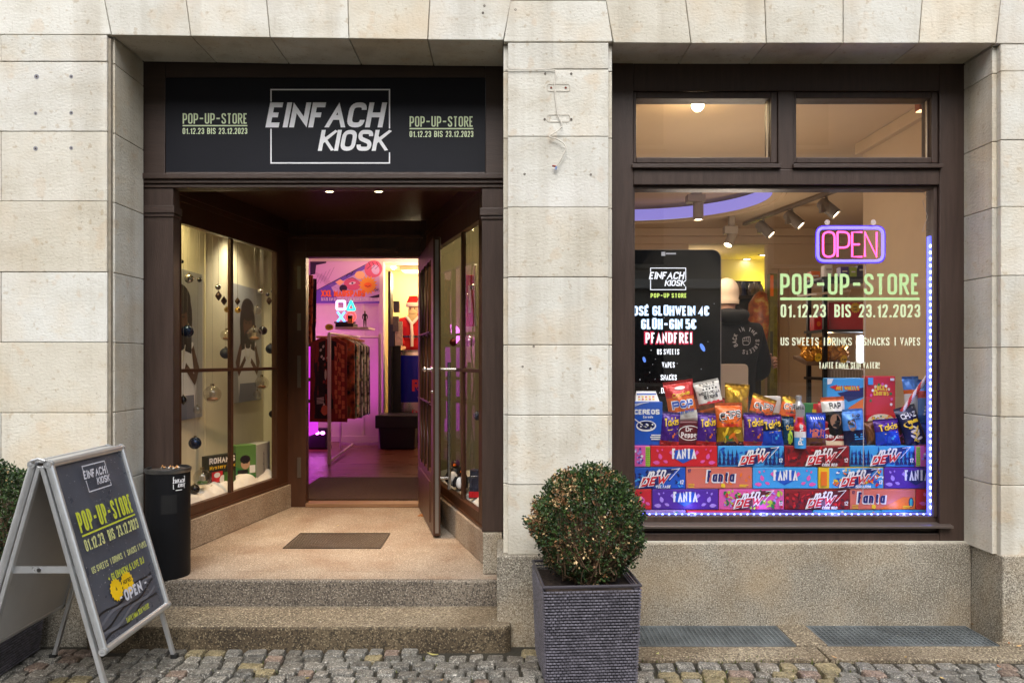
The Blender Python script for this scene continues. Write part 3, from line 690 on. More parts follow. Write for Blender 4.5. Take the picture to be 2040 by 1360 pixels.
wd = MB(); c_ = Vector((X(832, 6.0), 2.02, .259)); wd.prism([c_, c_ + Vector((.07, -.02, 0)), c_ + Vector((.07, -.02, .035))], (0, -.04, 0)); o_ = wd.build("door_wedge", M("raw_wood", C(160, 112, 70), rough=.7, var=.2), origin=c_)
tag(o_, "small wooden wedge on the landing against the open door", "door wedge")
# two downlights in the porch ceiling
for (a, dd, lab) in ((656, 5.24, "left recessed porch downlight in the dark entrance ceiling"), (754, 5.24, "right recessed porch downlight in the dark entrance ceiling")):
    c_ = Vector((X(a, dd), dd - 4, zc))
    t_ = thing("downlight", lab, "light", c_, "recessed porch downlights")
    r_ = MB(); r_.lathe([(.045, -.001), (.045, -.006), (.032, -.008), (.03, -.001)], c_, 20); r_.build("trim_ring", steel, t_, smooth=40)
    r_ = MB(); r_.lathe([(.026, -.0035), (.026, -.0065)], c_, 16); r_.build("bulb", emis("warm_bulb", C(255, 226, 180), 14), t_)
    lamp('SPOT', "porch_light", c_ - Vector((0, 0, .02)), 60, (1, .62, .30), t_, .03, c_ + Vector((0, .40, -3)), 80, .9)

# ================================================================ fascia sign
dS = 4.375
sg = thing("fascia_sign", "black shop sign with big white italic shop name and lime pop-up dates", "sign", P(648, 250, dS + .005))
m_ = MB(); m_.box(X(330, dS) + .001, X(967, dS) - .001, dS - 4.0, dS - 3.96, Z(343, dS), Z(155, dS))
m_.build("panel", M("navy_black_vinyl", C(14, 16, 27), rough=0.5, var=0.12, vs=3, bump=0.14, bs=7, spec=.3), sg)
lime = M("pale_lime_vinyl", C(226, 240, 200), rough=0.5)
fx = front(0, 1360, dS - .001); k_ = K(dS - .001)
def ink_px(d, mb=None): 
    f_ = front(0, 1360, d); kk = K(d); return Ink(lambda u, v, lf: f_(u * kk, (1360 - v) * kk, lf), mb)   # px in, photo coordinates
class InkPx(Ink):
    """ink on a street-facing plane, given in photograph-sized units"""
    def __init__(s, d, mb=None):
        f_ = front(0, 1360, d); kk = K(d); Ink.__init__(s, lambda u, v, lf: f_(u * kk, v * kk, lf), mb)
    def tpx(s, tx, x0, x1, y0, y1, mi=0, t=.15, gap=.1, shear=0.0): s.text(tx, x0, 1360 - y1, y1 - y0, mi, fit=x1 - x0, t=t, gap=gap, shear=shear)
    def rpx(s, x0, x1, y0, y1, mi=0): s.rect(x0, x1, 1360 - y1, 1360 - y0, mi)
def shop_logo(ik, x0, x1, y0, y1, mi=0, bar=2.6, a=(-11, -5), b=(94, 3)):
    """white frame with EINFACH above KIOSK in bold italics, both cutting the frame"""
    wdt, hgt = x1 - x0, y1 - y0
    ye0, ye1 = y0 + .175 * hgt, y0 + .515 * hgt; yk0, yk1 = y0 + .55 * hgt, y0 + .835 * hgt
    ik.quads(stroke_quads([(x0, 1360 - (ye0 - .01 * hgt)), (x0, 1360 - y0), (x1, 1360 - y0), (x1, 1360 - (yk0 - .02 * hgt))], bar, False), mi)
    ik.quads(stroke_quads([(x0, 1360 - (ye1 + .02 * hgt)), (x0, 1360 - y1), (x1, 1360 - y1), (x1, 1360 - (yk1 + .02 * hgt))], bar, False), mi)
    sh = .19
    ik.tpx("EINFACH", x0 - .047 * wdt, x1 - .02 * wdt - sh * (ye1 - ye0), ye0, ye1, mi, t=.195, gap=.065, shear=sh)
    ik.tpx("KIOSK", x0 + .395 * wdt, x1 + .008 * wdt - sh * (yk1 - yk0), yk0, yk1, mi, t=.195, gap=.065, shear=sh)
ik = InkPx(dS); shop_logo(ik, 540, 776, 179, 325)
ik.mb.build("shop_name", white_vinyl, sg, recalc=False)
for (a, b, y0) in ((364, 493, 226), (816, 943, 232)):
    ik = InkPx(dS); ik.tpx("POP-UP-STORE", a, b, y0, y0 + 21, 0, t=.135, gap=.09); ik.rpx(a, b, y0 + 23.5, y0 + 26); ik.tpx("01.12.23", a, a + 43, y0 + 29.5, y0 + 41.5, 0, t=.16, gap=.12)
    ik.tpx("BIS", a + 49, a + 66, y0 + 29.5, y0 + 41.5, 0, t=.16, gap=.12); ik.tpx("23.12.2023", a + 72, b, y0 + 29.5, y0 + 41.5, 0, t=.16, gap=.12)
    ik.mb.build("dates_lettering", lime, sg, recalc=False)

# ================================================================ display window joinery
DW = 4.28
win = thing("display_window", "large brown-framed shop window with two top lights above one big pane", "shop window", (X(1577, DW), .28, Z(1083, DW)))
y0 = .28
def wbx(mb, a, b, c_, d_, ya, yb, mi=0): mb.box(X(a, DW), X(b, DW), ya, yb, Z(d_, DW), Z(c_, DW), mi)
m_ = MB(); wbx(m_, 1208, 1262, 124, 1083, y0, .42); wbx(m_, 1872, 1934, 124, 1083, y0, .42)
wbx(m_, 1262.2, 1871.8, 124, 181, y0 + .002, .42); wbx(m_, 1262.2, 1871.8, 337, 368, y0 + .001, .42); wbx(m_, 1551, 1582, 181.2, 336.8, y0 + .003, .42); wbx(m_, 1262.2, 1871.8, 1062, 1083, y0 + .002, .42)
wbx(m_, 1262.2, 1871.8, 1030, 1061.5, y0 + .03, .42)
m_.build("frame", wood, win, bevel=.004)
for (a, b) in ((1262.5, 1550.5), (1582.5, 1871.5)):
    t_ = MB(); i0, i1 = a + 6, b - 13
    wbx(t_, a, i0, 181.5, 324, y0 + .012, .40); wbx(t_, i1, b, 181.5, 324, y0 + .012, .40); wbx(t_, i0 + .1, i1 - .1, 181.5, 194.5, y0 + .014, .40); wbx(t_, i0 + .1, i1 - .1, 312, 324, y0 + .014, .40)
    tl = t_.build("top_light", wood, win, bevel=.005)
    s_ = MB(); s_.hexa([(X(a - 4, DW), y0 - .02, Z(336, DW)), (X(b + 4, DW), y0 - .02, Z(336, DW)), (X(b + 4, DW), y0 + .05, Z(336, DW)), (X(a - 4, DW), y0 + .05, Z(336, DW)),
                        (X(a - 4, DW), y0 - .02, Z(328, DW)), (X(b + 4, DW), y0 - .02, Z(328, DW)), (X(b + 4, DW), y0 + .05, Z(324.5, DW)), (X(a - 4, DW), y0 + .05, Z(324.5, DW))])
    s_.build("sill", wood_h, tl, bevel=.003)
    g_ = MB(); wbx(g_, i0 - 1, i1 + 1, 194, 312.5, .338, .344); g_.build("pane", glass, tl)
    bd = MB(); wbx(bd, i1 - 4, i1 - 2.4, 195.5, 311.5, .3375 - .012, .3365); wbx(bd, i0, i1 - 4.2, 310, 311.6, .3375 - .010, .3365); bd.build("glazing_bead", M("pale_bead", C(206, 186, 160), rough=.5), tl)
m_ = MB(); wbx(m_, 1262.5, 1266, 368.5, 1030, .30, .40); wbx(m_, 1864.5, 1871.5, 368.5, 1030, .30, .3285); wbx(m_, 1266.2, 1864.3, 368.5, 374.5, .302, .40)
m_.build("inner_frame", wood, win, bevel=.003)
m_ = MB(); wbx(m_, 1265, 1866, 374, 1030.5, .330, .338); m_.build("pane", glass, win)
m_ = MB(); m_.hexa([(X(1245, DW), .245, Z(1052, DW - .03)), (X(1893, DW), .245, Z(1052, DW - .03)), (X(1893, DW), .31, Z(1049, DW)), (X(1245, DW), .31, Z(1049, DW)),
                    (X(1245, DW), .245, Z(1047, DW - .03)), (X(1893, DW), .245, Z(1047, DW - .03)), (X(1893, DW), .31, Z(1041.5, DW)), (X(1245, DW), .31, Z(1041.5, DW))])
m_.build("rain_sill", M("sill_metal", C(120, 108, 102), rough=.3, metal=.6), win, bevel=.002)
# vinyl lettering on the big pane
glow_lime = M("lime_window_vinyl", C(190, 226, 160), rough=.5, emit=0)
wl_ = thing("window_lettering", "pale lime vinyl lettering for the pop-up store stuck inside the big pane", "lettering", P(1690, 640, 4.329))
ik = InkPx(4.3295); ik.tpx("POP-UP-STORE", 1554, 1832, 545, 587, 0, t=.145, gap=.1); ik.rpx(1554, 1832, 592.5, 598)
ik.mb.build("headline", glow_lime, wl_, recalc=False)
pale = M("pale_window_vinyl", C(232, 236, 206), rough=.5)
for tx, a, b in (("01.12.23", 1555, 1645), ("BIS", 1662, 1695), ("23.12.2023", 1711, 1833)):
    ik = InkPx(4.3295); ik.tpx(tx, a, b, 606, 632, 0, t=.16, gap=.12); ik.mb.build("date_lettering", M("pale_lime_window_vinyl", C(214, 232, 186), rough=.5), wl_, recalc=False)
for tx, a, b in (("US SWEETS", 1555, 1631), ("|", 1641, 1643.6), ("DRINKS", 1648, 1697), ("|", 1707, 1709.6), ("SNACKS", 1719, 1772), ("|", 1782, 1784.6), ("VAPES", 1793, 1833)): ik = InkPx(4.3295); ik.tpx(tx, a, b, 672, 688, 0, t=.15, gap=.1); ik.mb.build("offer_word" if tx != "|" else "divider_bar", pale, wl_, recalc=False)
ik = InkPx(4.3295); ik.tpx("TANTE EMMA SEIN VATER!", 1631, 1752, 721, 734, 0, t=.15, gap=.1)
ik.mb.build("slogan_line", pale, wl_, recalc=False)
# ================================================================ inside the shop: rooms
cream = M("cream_wall", C(206, 182, 150), rough=.85, var=.05, vs=3)
pinkw = M("white_inner_wall", C(226, 214, 208), rough=.85, var=.05, vs=3)
ceilm = M("cream_ceiling", C(214, 190, 156), rough=.9, var=.04, vs=2)
ZF, ZC = .288, 3.25
floor_wood = M("laminate_floor", C(98, 56, 38), rough=.3, var=.35, vs=2.2, isl=.22, stretch=(1, 9, 9))
m_ = MB(); r4 = random.Random(2); yy = .45
while yy < 9.2:
    x = -3.8 + r4.uniform(0, 1.2)
    while x < 4.7: m_.box(x + .001, x + 1.2, yy + .0008, yy + .135, .2, ZF if yy > 2.47 or x > .2 else .22); x += 1.2012
    yy += .136
struct(m_, "shop_floor", floor_wood)
YB = 5.8
m_ = MB(); oc, oa, ob = (1.5, 4.0), 1.36, 1.2; N_ = 64; vs, fs = [], []
x0_, x1_, y0_, y1_ = .2, 4.7, .36, YB + .1
for i in range(N_):
    a = 2 * math.pi * i / N_; ca, sa = math.cos(a), math.sin(a); vs.append((oc[0] + oa * ca, oc[1] + ob * sa, ZC))
    t = min(((x1_ if ca > 0 else x0_) - oc[0]) / ca if abs(ca) > 1e-6 else 1e9, ((y1_ if sa > 0 else y0_) - oc[1]) / sa if abs(sa) > 1e-6 else 1e9)
    vs.append((oc[0] + ca * t, oc[1] + sa * t, ZC))
for i in range(N_): j = (i + 1) % N_; fs.append((2 * i, 2 * j, 2 * j + 1, 2 * i + 1))
m_.add(vs, fs); m_.box(.2, 4.7, .3, 6, ZC + .2, ZC + .3)
for (cx_, cy_) in ((x0_, y0_), (x1_, y0_), (x0_, y1_), (x1_, y1_)): sx_, sy_ = (.5 if cx_ < 1 else -.5), (.5 if cy_ < 1 else -.5); m_.quad((cx_, cy_, ZC + .003), (cx_ + sx_, cy_, ZC + .003), (cx_ + sx_, cy_ + sy_, ZC + .003), (cx_, cy_ + sy_, ZC + .003))
m_.tube([(oc[0] + (oa + .12) * math.cos(2 * math.pi * i / N_), oc[1] + (ob + .12) * math.sin(2 * math.pi * i / N_), ZC) for i in range(N_)], .022, 6, closed=True)
struct(m_, "shop_ceiling", ceilm, smooth=30)
cv = MB(); vs, fs = [], []
for i in range(N_):
    a = 2 * math.pi * i / N_
    for z in (ZC + .001, ZC + .14): vs.append((oc[0] + oa * math.cos(a) * .999, oc[1] + ob * math.sin(a) * .999, z))
for i in range(N_): j = (i + 1) % N_; fs.append((2 * i, 2 * j, 2 * j + 1, 2 * i + 1))
cv.add(vs, fs)
o_ = cv.build("cove_light", emis("blue_cove", C(150, 144, 232), .36), smooth=60); tag(o_, "oval blue-violet light cove set in the shop ceiling", "cove light")
m_ = MB()
xa, xb, za = X(1372, 9.8), X(1529, 9.8), Z(486, 9.8)
m_.box(.2, xa, YB, YB + .12, ZF, ZC); m_.box(xb, 4.7, YB, YB + .12, ZF, ZC); m_.box(xa + .001, xb - .001, YB, YB + .12, za, ZC)
m_.box(.2, 4.7, YB - .09, YB - .001, ZC - .1, ZC - .001); m_.box(.2, 4.7, YB - .05, YB - .001, ZC - .2, ZC - .102); m_.box(xb + .02, 4.7, YB - .02, YB - .001, 2.72, 2.78)
for px in (1552, 1572, 1690, 1705): m_.box(X(px, 9.78), X(px + 5, 9.78), YB - .025, YB - .0015, ZF, 2.719)
m_.box(.08, .2, .42, 6, ZF, ZC); m_.box(4.6, 4.7, 1.9, 6, ZF, ZC)
struct(m_, "shop_wall", cream, bevel=.006)
m_ = MB(); m_.box(2.88, 4.7, .425, 1.9, ZF, ZC); m_.box(2.83, 2.879, .43, 1.93, ZC - .09, ZC - .002); struct(m_, "shop_pier", cream, bevel=.004)
# alcove behind
m_ = MB(); m_.box(xa - .4, xb + .6, 7.6, 7.7, ZF, 3.1); m_.box(xa - .5, xa - .4, 5.92, 7.7, ZF, 3.1); m_.box(xb + .6, xb + .7, 5.92, 7.7, ZF, 3.1); struct(m_, "alcove_wall", M("alcove_cream", C(212, 196, 156), rough=.85))
m_ = MB(); m_.box(xa - .5, xb + .7, 5.925, 7.7, 3.1, 3.2); struct(m_, "alcove_ceiling", ceilm)
lamp('POINT', "yellow_glow", (xb + .42, 7.42, 2.70), 3.2, (1, .95, .05), None, .08)
lamp('POINT', "alcove_glow", (xa + .35, 6.8, 2.8), 5, (1, .85, .6), None, .1)
for (a, b) in ((1458, 524), (1488, 515), (1521, 507)):
    dd = (3.1 - H) * F / (717 - b); c_ = Vector((X(a, dd), dd - 4, 3.1)); t_ = thing("downlight", "%s round ceiling spot above the yellow-lit alcove" % {1458: "left", 1488: "middle", 1521: "right"}[a], "light", c_, "ceiling spots of the alcove")
    r_ = MB(); r_.lathe([(.075, -.001), (.075, -.012), (.058, -.014), (.055, -.001)], c_, 18); r_.build("trim_ring", steel, t_)
    r_ = MB(); r_.lathe([(.05, -.004), (.05, -.01)], c_, 14); r_.build("bulb", emis("white_bulb", C(255, 244, 224), 10), t_)
# room seen through the door
m_ = MB(); bx = X(757, 11.15)
m_.box(-3.6, bx, 7.16, 7.28, ZF, ZC); m_.box(-3.7, -3.6, 3.2, 7.28, ZF, ZC); m_.box(bx + .001, .08, 7.16, 7.28, 3.0, ZC); m_.box(-.67, -.60, 2.46, 2.615, ZF, ZC); m_.box(-.67, -.60, 2.69, 8.5, ZF, ZC)
m_.box(-1.98, -1.92, 2.455, 3.3, ZF, ZC); m_.box(-3.6, -1.985, 3.2, 3.3, ZF, ZC)
m_.box(bx - .02, bx + .055, 7.13, 7.31, ZF, 2.999); m_.box(bx - .30, bx - .24, 7.145, 7.159, ZF, 2.9)
m_.box(-3.6, bx - .021, 7.14, 7.159, ZF, ZF + .09)
struct(m_, "back_room_wall", pinkw, bevel=.004)
m_ = MB(); m_.box(bx - 1.2, -.6, 8.4, 8.5, ZF, 3.0); m_.box(bx - 1.2, bx - 1.1, 7.28, 8.5, ZF, 3.0); struct(m_, "far_room_wall", M("warm_cream_wall", C(226, 206, 150), rough=.85, var=.04))
m_ = MB(); m_.box(-3.7, -.6, 2.46, 7.16, ZC, ZC + .1); m_.box(bx - 1.2, -.6, 7.285, 8.5, 3.0, 3.1); m_.box(bx + .25, -.9, 7.6, 8.2, 2.93, 2.999); struct(m_, "back_room_ceiling", ceilm)
c_ = P(784, 531, 11.75); t_ = thing("downlight", "small bright ceiling spot above the santa figure", "light", c_)
r_ = MB(); r_.lathe([(.055, .0), (.055, .06), (.03, .06)], c_, 16); r_.build("housing", steel, t_, smooth=40); r_ = MB(); r_.ball(c_, .045, 12); r_.build("bulb", emis("white_bulb", C(255, 244, 224), 10), t_)
lamp('POINT', "far_room_glow", (bx + .45, 7.75, 2.75), 26, (1, .82, .48), t_, .1)
lamp('POINT', "cooler_fill", (-1.15, 6.3, 2.9), 24, (1, .72, .5), t_, .2)  # unseen fill lamp, added to brighten the can cooler and its surroundings
m_ = MB(); m_.box(-1.9, -.68, 2.50, 3.72, ZF + .001, ZF + .012)
o_ = m_.build("doormat", M("coir_mat", C(66, 44, 32), rough=1, var=.4, vs=40, bump=.8, bs=160)); tag(o_, "brown coir doormat just inside the open door", "doormat")

# ================================================================ lights of the window room
def track_head(t, c, aim, r=.05, ln=.17, energy=30, mat_=None, ang=70):
    c = Vector(c); aim = Vector(aim); ax = (aim - c).normalized()
    m_ = MB(); m_.lathe([(r * .72, -ln * .6), (r, -ln * .5), (r, ln * .5), (r * .86, ln * .5), (r * .8, ln * .42)], c, 18, axis=ax); h_ = m_.build("lamp_head", mat_ or M("lamp_grey", C(122, 112, 100), rough=.45), t, smooth=40)
    m_ = MB(); m_.lathe([(r * .78, ln * .425), (r * .78, ln * .44)], c, 16, axis=ax); m_.build("bulb", emis("warm_lens", C(255, 236, 204), 9), t)
    lamp('SPOT', "track_beam", c + ax * (ln * .55), energy * .36, (1, .76, .5), t, .04, aim, ang, .7)
wl_m = M("lamp_white", C(172, 160, 142), rough=.5)
z_r = ZC - .05
A_, B_ = Vector((X(1670, 7.38), 3.38, z_r)), Vector((X(1482, 9.25), 5.25, z_r))
tr = thing("track_light", "grey ceiling track carrying three tilted spotlights above the sweets", "track light", (A_ + B_) / 2)
m_ = MB(); dr = (B_ - A_).normalized(); sd = Vector((-dr.y, dr.x, 0)) * .02; up_ = Vector((0, 0, .035))
m_.hexa([A_ - sd, A_ + sd, B_ + sd, B_ - sd, A_ - sd + up_, A_ + sd + up_, B_ + sd + up_, B_ - sd + up_]); m_.build("rail", M("track_rail", C(120, 108, 96), rough=.5), tr)
for px, dd, s_ in ((1640, 7.58, .06), (1573, 8.2, .06), (1522, 8.8, .06)):
    t_ = (dd - 7.38) / (9.25 - 7.38); q = A_ + (B_ - A_) * t_; c_ = Vector((q.x + .03, q.y, q.z - .13))
    m_ = MB(); m_.tube([q, c_], .014, 8); m_.box(c_.x - .09, c_.x - .05, c_.y - .03, c_.y + .03, c_.z - .04, c_.z + .04); m_.build("arm", M("lamp_grey", C(122, 112, 100), rough=.45), tr)
    track_head(tr, c_, c_ + Vector((.62, -.35, -.7)), s_, .2, 40)
c_ = P(1391, 404, 7.5); t_ = thing("ceiling_spotlight", "white box-mounted ceiling spotlight in front of the blue cove", "spotlight", c_)
m_ = MB(); m_.box(c_.x - .12, c_.x + .06, c_.y - .06, c_.y + .06, c_.z + .0, c_.z + .075); m_.box(c_.x - .07, c_.x + .03, c_.y - .03, c_.y + .03, c_.z + .0755, ZC); m_.build("mount", wl_m, t_, bevel=.004)
track_head(t_, c_ + Vector((.0, 0, -.09)), c_ + Vector((0, -.05, -3)), .052, .17, 40, wl_m, 100)
c_ = P(1455, 466, 8.9); t_ = thing("ceiling_spotlight", "small tilted ceiling spotlight to the left of the track, near the back wall", "spotlight", c_)
m_ = MB(); m_.box(c_.x - .08, c_.x + .08, c_.y - .05, c_.y + .05, c_.z + .0, c_.z + .09); m_.box(c_.x - .02, c_.x + .05, c_.y - .03, c_.y + .03, c_.z + .0905, ZC); m_.build("mount", wl_m, t_, bevel=.004)
track_head(t_, c_ + Vector((0, 0, -.07)), c_ + Vector((-.5, -.3, -1)), .055, .17, 30, wl_m)
c_ = P(1390, 210, 4.8); t_ = thing("ceiling_spotlight", "glaring spotlight shining out through the left top light of the window", "spotlight", c_)
m_ = MB(); m_.lathe([(.02, .12), (.035, .11), (.04, .04), (.03, .02)], c_, 14); m_.tube([c_ + Vector((0, 0, .1)), (c_.x, c_.y, ZC)], .012, 8); m_.box(c_.x - .18, c_.x + .12, c_.y - .015, c_.y + .015, ZC - .025, ZC - .001); m_.build("housing", M("lamp_grey", C(122, 112, 100), rough=.45), t_, smooth=40)
m_ = MB(); m_.ball(c_, .040, 16); m_.build("bulb", emis("glare_bulb", C(255, 232, 180), 30), t_, smooth=60)
lamp('POINT', "glare", c_ + Vector((0, .06, -.10)), 2.2, (1, .74, .42), t_, .05)
c_ = P(1836, 212, 4.9); t_ = thing("ceiling_spotlight", "small box spotlight in the corner of the right top light", "spotlight", c_)
m_ = MB(); m_.box(c_.x - .03, c_.x + .04, c_.y - .03, c_.y + .03, c_.z - .03, c_.z + .03); m_.box(c_.x - .01, c_.x + .02, c_.y - .01, c_.y + .01, c_.z + .031, ZC); m_.build("housing", M("lamp_copper", C(150, 84, 50), rough=.4), t_, bevel=.004)
m_ = MB(); m_.box(c_.x - .028, c_.x + .036, c_.y - .03, c_.y + .02, c_.z - .036, c_.z - .031); m_.build("bulb", emis("dim_warm", C(255, 200, 150), 1.5), t_)
lamp('POINT', "room_fill", (1.6, 1.5, 2.2), 14, (1, .84, .68), t_, .4)  # unseen fill lamp added in mid-air to brighten the front of the room
lamp('POINT', "room_fill_back", (2.6, 3.9, 2.3), 11, (1, .82, .64), t_, .4)  # second unseen fill lamp, added for the rear of the room

# ================================================================ digital display, person, chair
d_ = 4.93
sb = thing("digital_display", "tall black advertising screen with glowing drink prices behind the cartons", "screen", (X(1340, d_), d_ - 4, ZF))
zt_ = Z(497, d_); m_ = MB(); rr_ = 18 * K(d_); x0_, x1_ = X(1236, d_), X(1437, d_)
pts = [(x0_, .9 + ZF - .9)] + [(x1_, ZF)] + [(x1_ - rr_ + rr_ * math.cos(a), zt_ - rr_ + rr_ * math.sin(a)) for a in [i * math.pi / 16 for i in range(9)]] + [(x0_ + rr_ + rr_ * math.cos(a), zt_ - rr_ + rr_ * math.sin(a)) for a in [math.pi / 2 + i * math.pi / 16 for i in range(9)]]
m_.prism([(a, d_ - 4 + .002, b) for a, b in pts], (0, .06, 0)); m_.build("casing", M("screen_casing", C(150, 140, 130), rough=.35, metal=.6), sb, bevel=.001)
m_ = MB(); cx_, cz_ = (x0_ + x1_) / 2, (ZF + zt_) / 2; m_.prism([(cx_ + (a - cx_) * .983, d_ - 4 - .0005, cz_ + (b - cz_) * .996) for a, b in pts], (0, .0022, 0)); m_.build("screen", M("screen_glass", C(14, 13, 14), rough=.08, spec=.35), sb)
dk = d_ - .0014
sw, sblu, sgr, srd = emis("screen_white", C(235, 240, 248), .62), emis("screen_ice", C(176, 214, 250), .62), emis("screen_lime", C(196, 222, 110), .55), emis("screen_red", C(190, 40, 70), .5)
ik = InkPx(dk); shop_logo(ik, 1296, 1366, 534, 577, bar=1.6); ik.mb.build("shop_name", sw, sb, recalc=False)
ik = InkPx(dk); ik.tpx("POP-UP STORE", 1296, 1368, 584, 593, t=.22, gap=.14); ik.mb.build("headline", sgr, sb, recalc=False)
ik = InkPx(dk); ik.tpx("ROSÉ GLÜHWEIN 4€", 1249, 1413, 609, 629, 1, t=.22, gap=.05); ik.tpx("ROSÉ GLÜHWEIN 4€", 1250, 1412, 610, 628, 0, t=.16, gap=.11)
ik.tpx("GLÜH-GIN 5€", 1277, 1387, 635, 656, 1, t=.22, gap=.05); ik.tpx("GLÜH-GIN 5€", 1278, 1386, 636, 655, 0, t=.16, gap=.11); ik.mb.build("price_lines", [sw, sblu], sb, recalc=False)
ik = InkPx(dk); ik.tpx("PFANDFREI", 1283, 1380, 660, 686, 1, t=.34, gap=.02); ik.tpx("PFANDFREI", 1286, 1378, 662.5, 683, 0, t=.16, gap=.12); ik.mb.build("deposit_line", [sw, srd], sb, recalc=False)
ik = InkPx(dk)
for tx, a, b, c0 in (("US SWEETS", 1309, 1353, 695), ("VAPES", 1319, 1344, 721), ("SNACKS", 1316, 1348, 746), ("DRINKS", 1317, 1350, 772)): ik.tpx(tx, a, b, c0, c0 + 11, t=.15, gap=.1)
for i in range(26): ik.ell(r4.uniform(1262, 1430), 1360 - r4.uniform(600, 790), r4.uniform(.6, 1.3), r4.uniform(.6, 1.6), 1, 6)
ik.ell(1399, 1360 - 692, 4, 9, 2, 10, rot=.5); ik.ell(1283, 1360 - 716, 3, 6, 2, 10, rot=.3); ik.rpx(1317, 1325, 502, 510, 1); ik.rpx(1326, 1346, 504, 507, 1)
ik.mb.build("menu_lines", [sw, emis("screen_grey", C(170, 170, 176), .4), emis("screen_blue", C(90, 130, 220), .5)], sb, recalc=False)
# person: one skinned figure standing with crossed arms, back to the street
def skin(name, nodes, edges, mat_, parent, sub=2, root=0, origin=None):
    base = parent_base(parent) if parent else Vector(origin)
    me = bpy.data.meshes.new(name); o = bpy.data.objects.new(name, me); col.objects.link(o); o['_base'] = list(base)
    if parent: o.parent = parent
    else: o.location = base
    me.from_pydata([Vector(n_[0]) - base for n_ in nodes], edges, [])
    o.modifiers.new('skin', 'SKIN'); me.materials.append(mat_)
    if not me.skin_vertices: 
        bm = bmesh.new(); bm.from_mesh(me); bm.verts.layers.skin.verify(); bm.to_mesh(me); bm.free()
    for i, n_ in enumerate(nodes):
        r_ = n_[1]; sv = me.skin_vertices[0].data[i]; sv.radius = r_ if isinstance(r_, tuple) else (r_, r_); sv.use_root = (i == root)
    s_ = o.modifiers.new('subsurf', 'SUBSURF'); s_.levels = sub; s_.render_levels = sub
    o.modifiers['skin'].use_smooth_shade = True
    return o
dp = 5.62; px_, py_ = X(1449, dp), dp - 4
ps = thing("person", "person in a black hoodie with round back print and beige cap, seen from behind", "person", (px_, py_, ZF))
def pp(x, y, z): return Vector((px_ + x, py_ + y, ZF + z))
skinm = M("skin", C(196, 148, 118), rough=.55, var=.06, vs=20)
nodes = [(pp(0, 0, .95), .115), (pp(0, 0, 1.15), .12), (pp(0, -.01, 1.36), .13), (pp(0, 0, 1.50), .07), (pp(0, .01, 1.58), .055), (pp(0, .02, 1.66), .085), (pp(0, .02, 1.76), .085), (pp(0, .02, 1.80), .05),
         (pp(.19, 0, 1.42), .06), (pp(.27, .04, 1.14), .045), (pp(.10, .25, 1.18), .036), (pp(-.10, .27, 1.23), .03),
         (pp(-.19, 0, 1.42), .06), (pp(-.27, .04, 1.14), .045), (pp(-.05, .22, 1.14), .036), (pp(.16, .17, 1.22), .03),
         (pp(.10, 0, .88), .085), (pp(.11, .01, .48), .06), (pp(.11, 0, .09), .042), (pp(.12, .15, .035), .035),
         (pp(-.10, 0, .88), .085), (pp(-.11, .01, .48), .06), (pp(-.11, 0, .09), .042), (pp(-.12, .15, .035), .035), (pp(0, .12, 1.67), .025)]
edges = [(0, 1), (1, 2), (2, 3), (3, 4), (4, 5), (5, 6), (6, 7), (2, 8), (8, 9), (9, 10), (10, 11), (2, 12), (12, 13), (13, 14), (14, 15), (0, 16), (16, 17), (17, 18), (18, 19), (0, 20), (20, 21), (21, 22), (22, 23), (5, 24)]
skin("body", nodes, edges, skinm, ps)
hood = M("black_hoodie", C(13, 12, 12), rough=.95, bump=.3, bs=40)
hn = [(pp(0, 0, .84), (.22, .16)), (pp(0, 0, 1.0), (.225, .165)), (pp(0, -.01, 1.2), (.225, .16)), (pp(0, -.02, 1.40), (.21, .15)), (pp(0, -.03, 1.50), (.14, .12)), (pp(0, -.03, 1.635), (.11, .105)),
      (pp(.20, 0, 1.44), .105), (pp(.285, .03, 1.12), .088), (pp(.11, .24, 1.15), .065), (pp(-.06, .27, 1.20), .055),
      (pp(-.20, 0, 1.44), .105), (pp(-.285, .03, 1.12), .088), (pp(-.05, .23, 1.12), .065), (pp(.08, .22, 1.17), .055)]
he = [(0, 1), (1, 2), (2, 3), (3, 4), (4, 5), (3, 6), (6, 7), (7, 8), (8, 9), (3, 10), (10, 11), (11, 12), (12, 13)]
ho = skin("hoodie", hn, he, hood, ps)
tn = [(pp(0, 0, .92), .14)] + [(pp(s_ * .10, 0, .84), .11) for s_ in (1, -1)] + [(pp(s_ * .11, .01, .46), .085) for s_ in (1, -1)] + [(pp(s_ * .11, 0, .06), .075) for s_ in (1, -1)]
skin("trousers", tn, [(0, 1), (0, 2), (1, 3), (2, 4), (3, 5), (4, 6)], M("dark_denim", C(34, 36, 46), rough=.9), ps)
m_ = MB(); m_.lathe([(.080, -.08), (.092, -.078), (.094, -.045), (.088, -.04), (.094, 0), (.093, .03), (.086, .06), (.074, .083), (.056, .103), (.034, .116), (.012, .122)], pp(0, .02, 1.735), 28); m_.build("cap", M("beige_cap", C(206, 182, 152), rough=.9, bump=.3, bs=120), ps, smooth=60)
